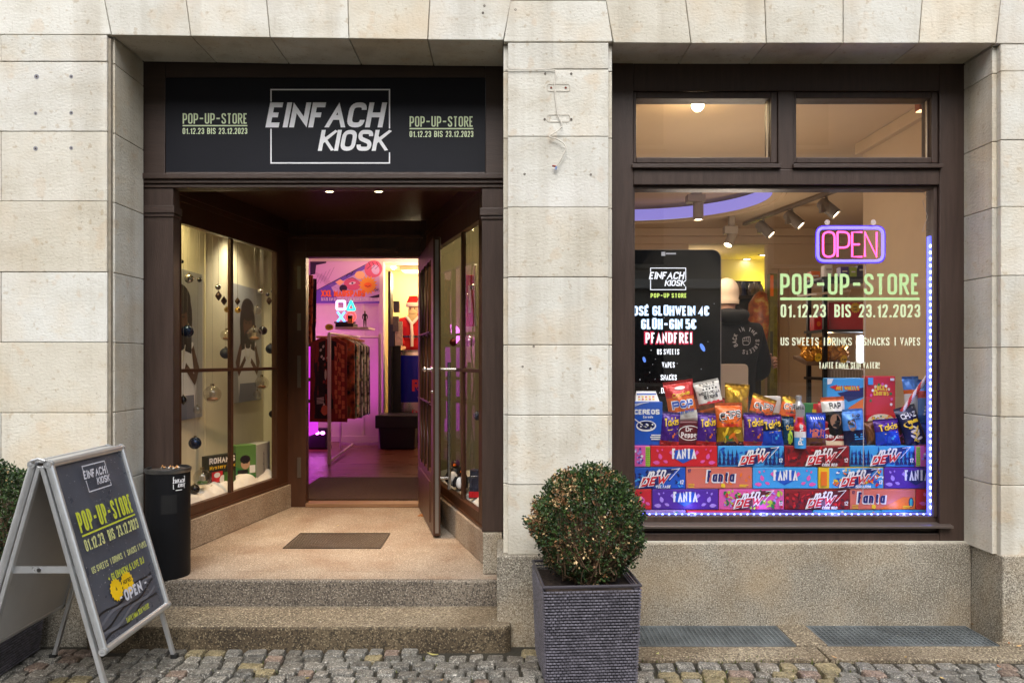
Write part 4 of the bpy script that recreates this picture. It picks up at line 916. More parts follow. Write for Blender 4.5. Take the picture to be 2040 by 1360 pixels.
# hand closed round the upper arm: palm and five bent fingers
hx_ = Vector((X(1551, dp - .1), py_ - .0, Z(722, dp - .1)))
hnodes = [(hx_ + Vector((-.03, .10, .005)), .028), (hx_ + Vector((0, .06, .005)), (.022, .032))]; hedges = [(0, 1)]
for i, (dz, l_) in enumerate(((.036, .9), (.014, 1.0), (-.008, .95), (-.028, .75))):
    b_ = len(hnodes); hnodes += [(hx_ + Vector((.014, .03, dz)), .011), (hx_ + Vector((.014 + .004 * l_, -.012 * l_, dz - .004)), .0095), (hx_ + Vector((-.004, -.042 * l_, dz - .008)), .0085), (hx_ + Vector((-.028 * l_, -.056 * l_, dz - .012)), .007)]
    hedges += [(1, b_), (b_, b_ + 1), (b_ + 1, b_ + 2), (b_ + 2, b_ + 3)]
b_ = len(hnodes); hnodes += [(hx_ + Vector((-.01, .05, .045)), .012), (hx_ + Vector((-.02, .01, .062)), .0105), (hx_ + Vector((-.03, -.025, .06)), .009)]; hedges += [(1, b_), (b_, b_ + 1), (b_ + 1, b_ + 2)]
skin("hand", hnodes, hedges, skinm, ps, root=1)
# back print laid on the evaluated hoodie
bpy.context.view_layer.update()
from mathutils.bvhtree import BVHTree
dg = bpy.context.evaluated_depsgraph_get()
def drape(o):
    e = o.evaluated_get(dg); me = e.to_mesh(); bv = BVHTree.FromPolygons([o.matrix_world @ v.co for v in me.vertices], [list(p.vertices) for p in me.polygons]); e.to_mesh_clear()
    def f(x, z, y_from=-2.0, fallback=0.0):
        h_ = bv.ray_cast(Vector((x, y_from, z)), Vector((0, 1, 0)))
        return h_[0].y if h_[0] else fallback
    return f
df_ = drape(ho)
dpr = dp - .16; kk = K(dpr)
def back_f(u, v, lf):
    x, z = X(u, dpr), H - (1360 - v - CY) * kk
    return Vector((x, df_(x, z, fallback=py_ - .14) - .002 - lf, z))
m_ = MB(); m_.tube([pp(.115 * math.cos(a_), -.03 + .115 * math.sin(a_), 1.585 + .035 * math.sin(a_)) for a_ in [i * math.pi / 9 for i in range(18)]], [.03 + .022 * max(0, -math.sin(i * math.pi / 9)) for i in range(18)], 10, closed=True); m_.build('hood', hood, ps, smooth=60)
ik = Ink(back_f); cx_, cy_, rad = 1487, 1360 - 678, 19
for i, ch in enumerate("BACK IN THE STREETS  "):
    if ch == ' ': continue
    a = R(205) - i * 2 * math.pi / 21
    st, W_ = strokes(ch, 8.5, .42, .16, 0)
    for pts, cl, T in st:
        rot = a - math.pi / 2
        q = [(cx_ + (rad) * math.cos(a) + (p_[0] - W_ / 2) * math.cos(rot) - p_[1] * math.sin(rot), cy_ + rad * math.sin(a) + (p_[0] - W_ / 2) * math.sin(rot) + p_[1] * math.cos(rot)) for p_ in pts]
        ik.quads(stroke_quads(q, T, cl), 0)
ik.line(_round([(cx_ - 7, cy_ - 9), (cx_ - 7, cy_ + 5), (cx_ + 8, cy_ + 8), (cx_ + 8, cy_ - 3), (cx_ + 4, cy_ - 9)], True, 3), 1.2, 0, True)
for i in range(3): ik.line([(cx_ - 3 + 3.6 * i, cy_ + 6.5), (cx_ - 3 + 3.6 * i, cy_ + 1)], 1.0, 0)
ik.line([(cx_ - 7, cy_ - 1), (cx_ + 4, cy_ - .5), (cx_ + 4, cy_ - 4)], 1.0, 0)
ik.mb.build("back_print", M("off_white_print", C(190, 182, 172), rough=.8), ps, recalc=False)
m_ = MB(); dd = 5.25
pts = _round([(X(1400, dd), Z(1000, dd)), (X(1491, dd), Z(1000, dd)), (X(1491, dd), Z(725, dd)), (X(1400, dd), Z(725, dd))], True, .035)
m_.prism([(a, dd - 4, b) for a, b in pts], (0, .03, 0)); o_ = m_.build("notice_board", M("beige_board", C(186, 158, 128), rough=.7, var=.05), origin=(X(1446, dd), dd - 4, Z(1000, dd)), bevel=.004)
tag(o_, "plain beige round-cornered board standing between the screen and the person", "board")

# ================================================================ black rack with snacks behind the lettering
d1, d2 = 6.6, 6.98; black_m = M("black_metal", C(24, 22, 22), rough=.45, metal=.3)
rk = thing("shelf_rack", "black metal rack of snacks behind the lettering of the big pane", "shelf rack", (X(1708, d1), d1 - 3.8, ZF))
xa_, xb_ = X(1641, d1), X(1777, d1); ya_, yb_ = d1 - 4, d2 - 4
for a in (xa_, xb_ - .035):
    for b in (ya_, yb_ - .035): m_ = MB(); m_.box(a, a + .035, b, b + .035, ZF, Z(556, d1)); m_.build("post", black_m, rk)
shz = [Z(556, d1), Z(661, d1), Z(757, d1), .95]
for z in shz: m_ = MB(); m_.box(xa_ - .02, xb_ + .02, ya_ - .008, yb_ + .008, z, z + .022); m_.build("shelf", black_m, rk)
m_ = MB(); t0 = shz[1] - .30; m_.hexa([(xa_ - .14, ya_ + .02, t0), (X(1697, d1), ya_ + .02, t0), (X(1697, d1), yb_ - .04, t0 + .06), (xa_ - .14, yb_ - .04, t0 + .06)] + [(xa_ - .14, ya_ + .02, t0 + .03), (X(1697, d1), ya_ + .02, t0 + .03), (X(1697, d1), yb_ - .04, t0 + .09), (xa_ - .14, yb_ - .04, t0 + .09)])
m_.build("tray", M("tray_wood", C(120, 96, 76), rough=.6), rk)
m_ = MB(); zz = Z(582, d1); m_.hexa([(X(1622, d1), ya_ - .05, zz - .03), (X(1690, d1), ya_ - .05, zz), (X(1690, d1), yb_, zz + .02), (X(1622, d1), yb_, zz - .01)] + [(X(1622, d1), ya_ - .05, zz - .01), (X(1690, d1), ya_ - .05, zz + .02), (X(1690, d1), yb_, zz + .04), (X(1622, d1), yb_, zz + .01)])
m_.build("flyer_tray", M("tray_white", C(210, 196, 178), rough=.5), rk)
def card(name, lab, cat, x0, x1, y0, y1, dd, dep, c, grp=None, rough=.5, draw=None, mats=(), bev=.004):
    """box standing upright: front face given in photograph units"""
    t_ = thing(name, lab, cat, ((X(x0, dd) + X(x1, dd)) / 2, dd - 4 + dep / 2, Z(y1, dd)), grp)
    m_ = MB(); m_.box(X(x0, dd), X(x1, dd), dd - 4, dd - 4 + dep, Z(y1, dd), Z(y0, dd)); m_.build("carton", c, t_, bevel=bev)
    if draw:
        ik = InkPx(dd - .0005); draw(ik); ik.mb.build("print", list(mats), t_, recalc=False)
    return t_
Mx = lambda n_, r, g_, b_, **k: M(n_, C(r, g_, b_), **{**dict(rough=.4), **k})
c_red, c_dred, c_blue, c_nav, c_sky, c_pur, c_lil, c_org, c_yel, c_lime_, c_grn, c_wht, c_blk, c_pch, c_pnk, c_brn, c_mar = [Mx(*a) for a in (
    ("print_red", 206, 30, 40), ("print_dark_red", 140, 20, 30), ("print_blue", 26, 84, 186), ("print_navy", 20, 32, 96), ("print_sky", 64, 160, 226), ("print_purple", 82, 36, 150), ("print_lilac", 172, 140, 226),
    ("print_orange", 232, 116, 30), ("print_yellow", 238, 196, 40), ("print_lime", 180, 208, 60), ("print_green", 40, 124, 60), ("print_white", 236, 234, 232), ("print_black", 24, 22, 26), ("print_peach", 214, 112, 92),
    ("print_pink", 226, 92, 168), ("print_brown", 118, 74, 44), ("print_maroon", 92, 24, 34))]
c_gold = M("print_gold", C(206, 160, 50), rough=.25, metal=.8, bump=.6, bs=50)
card("storage_box", "big red box with a yellow price star on the black rack", "box", 1651, 1748, 602, 658, 6.68, .2, c_red, draw=lambda ik: (ik.rpx(1728, 1747.5, 603, 657.5, 1), ik.burst(1704, 1360 - 613, 11, 0), ik.text("NICE", 1704, 1360 - 613, 3.6, 2, w=.4, t=.2, align='c'), ik.text("LIFE", 1704, 1360 - 619, 3.6, 2, w=.4, t=.2, align='c')), mats=(c_yel, c_org, c_blk))
card("paper_bag", "small red bag left of the red box on the black rack", "bag", 1622, 1640, 628, 658, 6.75, .1, c_red, draw=lambda ik: (ik.rpx(1622.4, 1639.6, 620, 630, 0), ik.ell(1631, 1360 - 645, 4, 5, 1)), mats=(c_wht, c_org))
for i, (a, b, y_, c__, lab) in enumerate(((1643, 1660, 527, c_wht, "white jug on top of the black rack under the open sign"), (1616, 1634, 540, c_org, "orange snack pack at the left end of the rack top"), (1675, 1691, 531, c_pur, "purple pack on top of the black rack"), (1693, 1707, 532, c_lime_, "lime green pack on top of the rack beside a purple pack"), (1709, 1727, 528, M("print_dark_violet", C(56, 26, 78), rough=.4), "dark violet pack on top of the rack, right of the lime pack"))):
    card("snack_pack", lab, "pack", a, b, y_, 552.6, 6.72 + .01 * i, .09, c__, bev=.012 if i == 0 else .004, draw=lambda ik, a=a, b=b, y_=y_: (ik.rpx(a + 3, b - 3, y_ + 8, y_ + 11, 0),), mats=(c_wht if i else M("print_grey", C(180, 176, 170)),))
# heap of golden snack bags on the tray
for i in range(14):
    a, b = i % 5, i // 5
    c_ = Vector((xa_ - .10 + a * .078 + .02 * b, ya_ + .09 + .09 * b, t0 + .075 + .055 * b + r4.uniform(0, .02)))
    m_ = MB(); n1, n2 = 9, 7
    rot = Matrix.Rotation(r4.uniform(-.8, .8), 3, 'Y') @ Matrix.Rotation(r4.uniform(-.5, .3), 3, 'X')
    vs = []
    for sgn in (-1, 1):
        for j in range(n2):
            for k in range(n1):
                u, v = k / (n1 - 1), j / (n2 - 1); bul = .028 * math.sin(math.pi * u) ** .6 * math.sin(math.pi * v) ** .6 * r4.uniform(.75, 1.15)
                vs.append(c_ + rot @ Vector(((u - .5) * .09, sgn * bul, (v - .5) * .12)))
    fs = [(s_ * n1 * n2 + j * n1 + k, s_ * n1 * n2 + j * n1 + k + 1, s_ * n1 * n2 + (j + 1) * n1 + k + 1, s_ * n1 * n2 + (j + 1) * n1 + k) for s_ in (0, 1) for j in range(n2 - 1) for k in range(n1 - 1)]
    m_.add(vs, fs); o_ = m_.build("snack_bag", M("gold_foil", C(214, 150, 48), rough=.25, metal=.55, isl=.2, bump=.5, bs=40), origin=c_)
    tag(o_, "small golden foil snack bag heaped on the lit tray of the black rack", "snack bag", "golden snack bags heaped on the rack tray")
for (a, b, lab) in ((1630, 712, "left yellow oval price tag below the golden snack bags"), (1681, 716, "right yellow oval price tag below the golden snack bags")):
    ik = InkPx(6.55); ik.ell(a, 1360 - b, 6.5, 9, 0, 18, rot=-.4); ik.text("2.50", a - 4, 1360 - b - 2, 4, 1, fit=8, t=.18)
    o_ = ik.mb.build("price_tag", [c_yel, c_blk], recalc=False, origin=P(a, b, 6.55)); tag(o_, lab, "price tag", "yellow price tags on the rack")
c_ = P(1711, 695, 6.9); t_ = thing("light_tube", "glowing white tube standing on end in the black rack", "lamp", c_)
m_ = MB(); m_.box(c_.x - .02, c_.x + .02, c_.y - .01, c_.y + .02, c_.z - .13, c_.z + .13); m_.build("reflector", M("tube_white", C(224, 226, 230), rough=.4), t_, bevel=.004)
m_ = MB(); m_.tube([c_ + Vector((.012, -.026, -.125)), c_ + Vector((.012, -.026, .125))], .013, 10); m_.build("tube", emis("cold_tube", C(226, 236, 255), 4), t_, smooth=50)
lamp('POINT', "tube_glow", c_ + Vector((-.1, -.12, .0)), 1.6, (.9, .92, 1), t_, .05); lamp('POINT', "bag_glow", c_ + Vector((-.28, .0, .12)), 1.6, (1, .75, .4), t_, .03)
card("leaflet_box", "pale cardboard tray of leaflets low in the black rack", "box", 1650, 1740, 735, 757, 6.66, .12, M("leaflet_grey", C(196, 180, 166), rough=.6), draw=lambda ik: [ik.rpx(1652 + 6 * i, 1654 + 6 * i, 738, 756, 0) for i in range(14)], mats=(M("leaflet_line", C(150, 132, 120), rough=.6),))
card("narrow_banner", "narrow orange and green standing banner at the edge of the alcove", "banner", 1534, 1549, 545, 800, 9.2, .1, M("banner_green", C(110, 104, 30), rough=.6, var=.5, vs=9), draw=lambda ik: (ik.rpx(1534.3, 1541, 548, 590, 0), ik.rpx(1534.3, 1540, 660, 720, 1)), mats=(c_org, M("banner_dark", C(52, 50, 24), rough=.6)))
t_ = thing("alcove_shelf", "dark high shelf of the alcove holding clear bags", "shelf", P(1480, 592, 9.9))
m_ = MB(); m_.box(X(1380, 9.9), X(1540, 9.9), 5.93, 6.4, Z(594, 9.9), Z(588, 9.9)); m_.box(X(1380, 9.9), X(1540, 9.9), 6.36, 6.4, Z(800, 9.9), Z(552, 9.9)); m_.build("board", M("dark_shelf", C(44, 36, 32), rough=.6), t_)
clear = M("clear_bag_film", C(150, 138, 126), rough=.15, bump=.8, bs=30, metal=.2)
for i in range(9):
    c_ = Vector((X(1432 + 12 * i, 9.95), 6.1 + .05 * (i % 3), Z(588, 9.9) + .10 - .005 * (i % 3))); m_ = MB(); m_.ball(c_, .09, 10, sc=(.55, .5, 1.1 + .25 * (i % 2)))
    for k in range(len(m_.v)): m_.v[k] = c_ + (m_.v[k] - c_) * r4.uniform(.75, 1.2)
    o_ = m_.build("clear_bag", [clear, M("bag_blue", C(60, 70, 110), rough=.3)][i % 4 == 1], origin=c_, smooth=30); tag(o_, "crumpled clear sweet bag on the high alcove shelf", "bag", "clear bags on the alcove shelf")
c_ = P(1516, 632, 9.4); m_ = MB(); m_.lathe([(.01, -.42), (.09, -.36), (.15, -.2), (.175, .0), (.15, .18), (.08, .29), (.03, .33)], c_, 20)
o_ = m_.build("foil_balloon", ramp_mat("orange_foil", [(.35, C(120, 60, 30)), (.5, C(176, 88, 36)), (.6, C(190, 150, 60)), (.7, C(214, 190, 150))], scale=9, rough=.4, bump=0), origin=c_, smooth=60); tag(o_, "mottled orange and yellow foil balloon in front of the alcove shelf", "balloon")

# ================================================================ neon sign and light strip in the window
dn_ = 4.365; tk = K(dn_)
ns = thing("neon_sign", "open sign with pink neon letters in a blue-violet neon frame", "neon sign", P(1694, 487, dn_))
fr = _round([(1629, 454), (1759, 454), (1759, 520), (1629, 520)], True, 14)
m_ = MB(); m_.tube([P(a, b, dn_ - .006) for a, b in fr], .0085, 8, closed=True); m_.build("neon_frame", emis("neon_blue", C(92, 84, 255), 2.2), ns, smooth=60)
m_ = MB(); m_.tube([P(a + (1694 - a) * -.022, b + (487 - b) * -.05, dn_ + .002) for a, b in fr], .010, 8, closed=True); m_.build("neon_backing", emis("neon_deep_blue", C(58, 30, 190), 1.0), ns, smooth=60)
m_ = MB()
st, W_ = strokes("OPEN", 52, t=.06, gap=.05, fit=110)
for pts, cl, T in st:
    m_.tube([P(1638 + a, 513 - b, dn_ - .008) for a, b in pts], .0058, 7, closed=cl)
m_.build("neon_letters", emis("neon_pink", C(255, 70, 140), 2.0), ns, smooth=60)
pts = _round([(1627, 452), (1761, 452), (1761, 522), (1627, 522)], True, 15); m_ = MB(); m_.prism([P(a, b, dn_ + .013) for a, b in pts], (0, .003, 0)); m_.build("clear_backing", glass_mat("acrylic", 1.2), ns)
for px in (1648, 1740):
    m_ = MB(); c_ = P(px, 443, 4.3395); m_.lathe([(.016, .0), (.014, .004), (.006, .010), (.007, .018), (.004, .02)], c_, 16, axis=(0, 1, 0)); m_.build("suction_cup", M("soft_clear", C(226, 206, 204), rough=.2), ns, smooth=50)
m_ = MB(); m_.tube([P(1724, 522, 4.38), P(1723, 640, 4.385), P(1721, 780, 4.384), P(1719, 1000, 4.42)], .0022, 6); o_ = m_.build("power_cord", M("white_cord", C(190, 180, 172), rough=.5), ns)
ls = thing("light_strip", "blue-white light strip with bead lamps along the right and lower window edge", "light strip", P(1862, 1022, 4.36))
m_ = MB(); m_.box(2.522, 2.5335, .362, .39, Z(1022, 4.36), Z(470, 4.36)); m_.box(X(1270, 4.36), X(1866, 4.36), .37, .385, Z(1027, 4.36), Z(1023, 4.36)); m_.build("strip", emis("strip_tape", C(96, 104, 255), 1.1), ls)  # tape glows as well: imitates the blue halo round the bead lamps
m_ = MB()
for i in range(41): m_.ball(P(1854.0, 490 + 13 * i, 4.352), .0085, 8, sc=(1, 1, 1.25))
m_.build("lamps_right", emis("led_blue_white", C(110, 130, 255), 11), ls, smooth=60)
m_ = MB()
for i in range(46): m_.ball(P(1268 + 13 * i, 1024.5, 4.362), .0062, 8)
m_.build("lamps_bottom", emis("led_blue_white2", C(120, 140, 255), 9), ls, smooth=60)
for q_ in (P(1849, 560, 4.40), P(1849, 720, 4.40), P(1849, 880, 4.40), P(1800, 1012, 4.44), P(1660, 1012, 4.44), P(1520, 1012, 4.44), P(1380, 1012, 4.44)): lamp('POINT', "strip_glow", q_, .4 if q_.z > .7 else .16, (.3, .36, 1), ls, .02)
m_ = MB(); m_.tube([P(a, b, 4.39) for a, b in ((1837, 380), (1846, 392), (1838, 400), (1848, 432), (1838, 462), (1852, 460), (1858, 470), (1861, 492))], .0016, 5); m_.build("lead", M("white_cord", C(190, 180, 172), rough=.5), ls)
# ================================================================ drink cartons stacked in the window (four rows)
dC = 4.5
m_ = MB(); m_.box(.3, X(1880, dC), .42, .95, .50, Z(1056.5, dC)); struct(m_, "window_ledge", M("ledge_white", C(196, 190, 184), rough=.6))
r5 = random.Random(8)
def swirl(ik, x0, x1, yb, h, mis, n=26):
    for i in range(n):
        cx, cy = r5.uniform(x0, x1), yb + r5.uniform(.05, .95) * h
        rx, ry = r5.uniform(2, 5.5), r5.uniform(1.2, 3)
        if cx - rx < x0 + .5 or cx + rx > x1 - .5 or cy - rx < yb + .3 or cy + rx > yb + h - .3: continue
        ik.ell(cx, cy, rx, ry, r5.choice(mis), 10, rot=r5.uniform(0, 3))
def fanta_caps(ik, x0, x1, yb, h, tx=None, dark=2, light=3, white=0):
    w_ = x1 - x0; c = tx or (x0 + w_ * .5)
    for (fx_, fy, rx, ry, rt) in ((-.36, .5, 4, 6, .3), (-.28, .25, 3, 5, 1.2), (-.42, .2, 4, 7, 1.5), (-.40, .78, 2, 3, .6), (.36, .5, 4, 6, -.3), (.28, .25, 3, 5, -1.2), (.42, .2, 4, 7, -1.5), (.40, .78, 2, 3, -.6), (-.33, .82, 1.6, 2, 0), (.33, .84, 1.6, 2, 0)):
        cx = x0 + w_ * .5 + fx_ * w_
        if x0 + 6 < cx < x1 - 6: ik.drop(cx, yb + fy * h, rx, ry, rt, light)
    for sx in (-1, 1):
        q = [(c + sx * 14, yb + h * .34), (c + sx * 30, yb + h * .68), (c + sx * 26, yb + h * .8), (c + sx * 12, yb + h * .45)]
        if all(x0 + 1 < a < x1 - 1 for a, b in q): ik.pl(q if sx < 0 else q[::-1], light)
    ik.pl([(c - 20, yb + h * .42), (c - 2, yb + h * .16), (c + 20, yb + h * .42), (c + 18, yb + h * .86), (c - 18, yb + h * .80)], dark)
    ik.text("FANTA", c - 24, yb + h * .38, h * .5, white, fit=48, t=.2, gap=.06)
def fanta_script(ik, x0, x1, yb, h, c, navy=2, cream=3, white=0):
    ik.text("Fanta", c - 29, yb + h * .26, h * .64, white, fit=60, t=.34, gap=.02, shear=.1)
    ik.text("Fanta", c - 26, yb + h * .32, h * .54, navy, fit=54, t=.25, gap=.10, shear=.1)
    ik.drop(c + 6, yb + h * .14, 5, 4.5, 2.2, cream)
    for i in range(3): ik.rect(x0 + 4, x0 + 16, yb + h * (.06 + .07 * i), yb + h * (.09 + .07 * i), cream)
    ik.text("12", x0 + 3, yb + h * .78, h * .15, navy, fit=6, t=.2)
    ik.rect(x1 - 26, x1 - 12, yb + h * .08, yb + h * .12, cream); ik.rect(x1 - 26, x1 - 8, yb + h * .15, yb + h * .19, cream)
def mtn(ik, x0, x1, yb, h, c, sub=None, white=0, red=1, dark=2):
    ik.pl([(c - 38, yb + h * .02), (c - 6, yb + h * .08), (c + 42, yb + h * .98), (c + 6, yb + h * .9), (c + 2, yb + h * .8), (c - 20, yb + h * .72)], dark)
    ik.text("mtn", c - 21, yb + h * .50, h * .42, white, fit=36, t=.19, gap=.07, shear=.55, rot=.13)
    ik.text("DEW", c - 37, yb + h * .04, h * .48, white, fit=56, t=.34, gap=.0, shear=.5, rot=.13)
    ik.text("DEW", c - 34, yb + h * .08, h * .40, red, fit=52, t=.24, gap=.08, shear=.5, rot=.13)
    ik.line([(c - 36, yb + h * .03), (c - 12, yb + h * .78)], 1.2, white); ik.line([(c + 24, yb + h * .42), (c + 44, yb + h * .96), (c + 28, yb + h * .9)], 1.2, white)
    if sub: ik.text(sub, c - 4, yb + h * .03, h * .14, white, fit=30, t=.22, shear=.2)
    if x1 - c > 42: ik.text("12", x1 - 12, yb + h * .22, h * .2, white, fit=8, t=.18)
def palette(*names): return [MATS["print_" + n] for n in names]
def forest(ik, x0, x1, yb, h, mi):
    for i in range(16):
        a = x0 + 3 + (x1 - x0 - 6) * i / 15
        if .33 < i / 15 < .68: continue
        for k in range(3): ik.pl([(a - 4 + k, yb + h * (.1 + .22 * k)), (a + 4 - k, yb + h * (.1 + .22 * k)), (a, yb + h * (.42 + .22 * k))], mi)
rows = [(888, 929), (930.5, 972.5), (974, 1014.5), (1016, 1056)]
M("print_teal", C(60, 176, 170), rough=.4)
cartons = [
 (0, 1238, 1295.5, "magenta and lime soda carton at the left end of the top carton row", "pink", ('white', 'red', 'purple', 'lime', 'lilac', 'pink', 'green'), lambda ik, a, b, y, h: (ik.rect(1286, 1295, y + 1, y + h - 1, 3), [ik.rect(1286.5, 1294.5, y + 3 + 4 * i, y + 4.6 + 4 * i, 6) for i in range(9)], swirl(ik, 1262, 1285, y, h, (4, 2, 0), 30))),
 (0, 1296.5, 1429, "red soda carton with white caps on a blue splash, top carton row", "red", ('white', 'red', 'blue', 'pink'), lambda ik, a, b, y, h: fanta_caps(ik, a, b, y, h)),
 (0, 1430.5, 1562, "icy blue soda carton with fir trees beside the red splash carton, top row", "sky", ('white', 'red', 'navy', 'blue'), lambda ik, a, b, y, h: (swirl(ik, a, b, y, h, (3,), 40), forest(ik, a, b, y, h, 2), mtn(ik, a, b, y, h, 1506, None))),
 (0, 1563.5, 1692, "dark red soda carton of the top carton row, above the yellow patterned one", "dark_red", ('white', 'red', 'maroon', 'red'), lambda ik, a, b, y, h: (swirl(ik, a, b, y, h, (3, 2, 2), 70), mtn(ik, a, b, y, h, 1640, "CODE RED"))),
 (0, 1693.5, 1822, "icy blue soda carton with fir trees at the right of the top carton row", "sky", ('white', 'red', 'navy', 'blue'), lambda ik, a, b, y, h: (swirl(ik, a, b, y, h, (3,), 40), forest(ik, a, b, y, h, 2), mtn(ik, a, b, y, h, 1768, None))),
 (0, 1823.5, 1878, "magenta and lime soda carton at the right end of the top carton row", "pink", ('white', 'red', 'purple', 'lime', 'lilac', 'pink', 'green'), lambda ik, a, b, y, h: (ik.rect(1825, 1833, y + 1, y + h - 1, 3), [ik.rect(1825.5, 1832.5, y + 3 + 4 * i, y + 4.6 + 4 * i, 6) for i in range(9)], swirl(ik, 1834, 1868, y, h, (4, 2, 0), 30))),
 (1, 1236, 1365.5, "dark blue soda carton with slanted red letters, left end of the second row", "blue", ('white', 'red', 'navy', 'lilac', 'sky'), lambda ik, a, b, y, h: (swirl(ik, a, b, y, h, (2, 4, 2), 60), mtn(ik, a, b, y, h, 1309, "VOLTAGE"))),
 (1, 1367, 1498.5, "peach soda carton with navy script letters in the second row", "peach", ('white', 'red', 'navy', 'yellow', 'orange'), lambda ik, a, b, y, h: (swirl(ik, a + 30, b, y, h, (4,), 8), fanta_script(ik, a, b, y, h, 1434))),
 (1, 1500, 1629, "sky blue soda carton with white caps and pink drops, middle of the second row", "sky", ('white', 'red', 'blue', 'pink', 'dark_red'), lambda ik, a, b, y, h: fanta_caps(ik, a, b, y, h)),
 (1, 1630.5, 1760, "yellow patterned soda carton with slanted letters in the second row", "yellow", ('white', 'red', 'navy', 'sky', 'orange', 'yellow', 'blue'), lambda ik, a, b, y, h: (ik.rect(1652, b - 1, y + 1, y + h - 1, 3), swirl(ik, 1654, b, y, h, (4, 5, 0, 6, 1), 90), ik.rect(1634, 1646, y + 6, y + h - 8, 4), mtn(ik, a, b, y, h, 1706, "SPARK"))),
 (1, 1761.5, 1880, "purple soda carton with white caps at the right end of the second row", "purple", ('white', 'red', 'navy', 'lilac'), lambda ik, a, b, y, h: fanta_caps(ik, a, b, y, h, 1826)),
 (2, 1236, 1298, "red soda carton end behind the clipped bush, left end of the third row", "red", ('white', 'red', 'blue', 'pink'), lambda ik, a, b, y, h: [ik.drop(1280, y + h * .5, 4, 7, .4, 3), ik.drop(1290, y + h * .3, 3, 5, 1, 3)]),
 (2, 1299.5, 1431, "purple soda carton with white caps beside the bush, third row", "purple", ('white', 'red', 'blue', 'lilac'), lambda ik, a, b, y, h: fanta_caps(ik, a, b, y, h)),
 (2, 1432.5, 1562, "lime and pink patterned soda carton between a purple and a dark red one, third row", "pink", ('white', 'red', 'maroon', 'lime', 'green', 'lilac', 'red'), lambda ik, a, b, y, h: (swirl(ik, a, b, y, h, (3, 4, 3, 5, 6), 110), mtn(ik, a, b, y, h, 1496, None))),
 (2, 1563.5, 1692, "dark red soda carton of the third row, below the yellow patterned one", "dark_red", ('white', 'red', 'maroon', 'red'), lambda ik, a, b, y, h: (swirl(ik, a, b, y, h, (3, 2, 2), 70), mtn(ik, a, b, y, h, 1640, "CODE RED"))),
 (2, 1693.5, 1824, "peach soda carton with navy script and a lying can, third row", "peach", ('white', 'red', 'navy', 'yellow', 'orange', 'teal'), lambda ik, a, b, y, h: (ik.pl([(1752, y + 1), (1823, y + 1), (1823, y + h * .6), (1800, y + h * .62)], 4), ik.ell(1815, y + h * .35, 5, 10, 2, 16), ik.ell(1815, y + h * .35, 3, 8, 5, 14), fanta_script(ik, a, b, y, h, 1734))),
 (2, 1825.5, 1880, "pinkish red soda carton end at the right end of the third row", "red", ('white', 'red', 'blue', 'pink'), lambda ik, a, b, y, h: [ik.drop(1838, y + h * .3, 4, 7, 1.4, 3), ik.drop(1850, y + h * .55, 4, 7, .4, 3), ik.drop(1842, y + h * .75, 3, 4, .4, 3)]),
 (3, 1236, 1366, "lilac patterned soda carton sunk behind the sill, left end of the bottom row", "lilac", ('white', 'pink', 'teal', 'purple'), lambda ik, a, b, y, h: swirl(ik, a, b, y, h, (0, 1, 2, 3), 50)),
 (3, 1367.5, 1495, "pink-red soda carton sunk behind the sill in the bottom row", "red", ('white', 'pink', 'orange'), lambda ik, a, b, y, h: [ik.rect(a + 3, b - 3, y + h - 12, y + h - 2, 1)]),
 (3, 1496.5, 1618, "violet soda carton sunk behind the sill, middle of the bottom row", "purple", ('white', 'lilac', 'blue'), lambda ik, a, b, y, h: [ik.rect(a + 4, b - 4, y + h - 9, y + h - 6, 1)]),
 (3, 1619.5, 1755, "many-coloured soda carton sunk behind the sill in the bottom row", "sky", ('white', 'yellow', 'orange', 'red', 'purple'), lambda ik, a, b, y, h: swirl(ik, a, b, y, h, (0, 1, 2, 3, 4), 60)),
 (3, 1756.5, 1880, "bright blue soda carton sunk behind the sill, right end of the bottom row", "sky", ('white', 'blue', 'red'), lambda ik, a, b, y, h: [ik.rect(a + 3, b - 3, y + h - 14, y + h - 3, 1), ik.drop(1800, y + h - 8, 3, 4, .3, 2)]),
]
for (rw, a, b, lab, c, pal, dr_) in cartons:
    ya, yb = rows[rw]; dd = dC + r5.uniform(0, .008)
    a2 = max(a, 1236)
    def dfn(ik, a=a2, b=b, ya=ya, yb=yb, dr_=dr_): dr_(ik, a, b, 1360 - yb, yb - ya)
    card("soda_carton", lab, "soda carton", a2, b, ya, yb, dd, .13, MATS["print_" + c], "soda cartons stacked in the display window", draw=dfn, mats=palette(*pal), bev=.003)

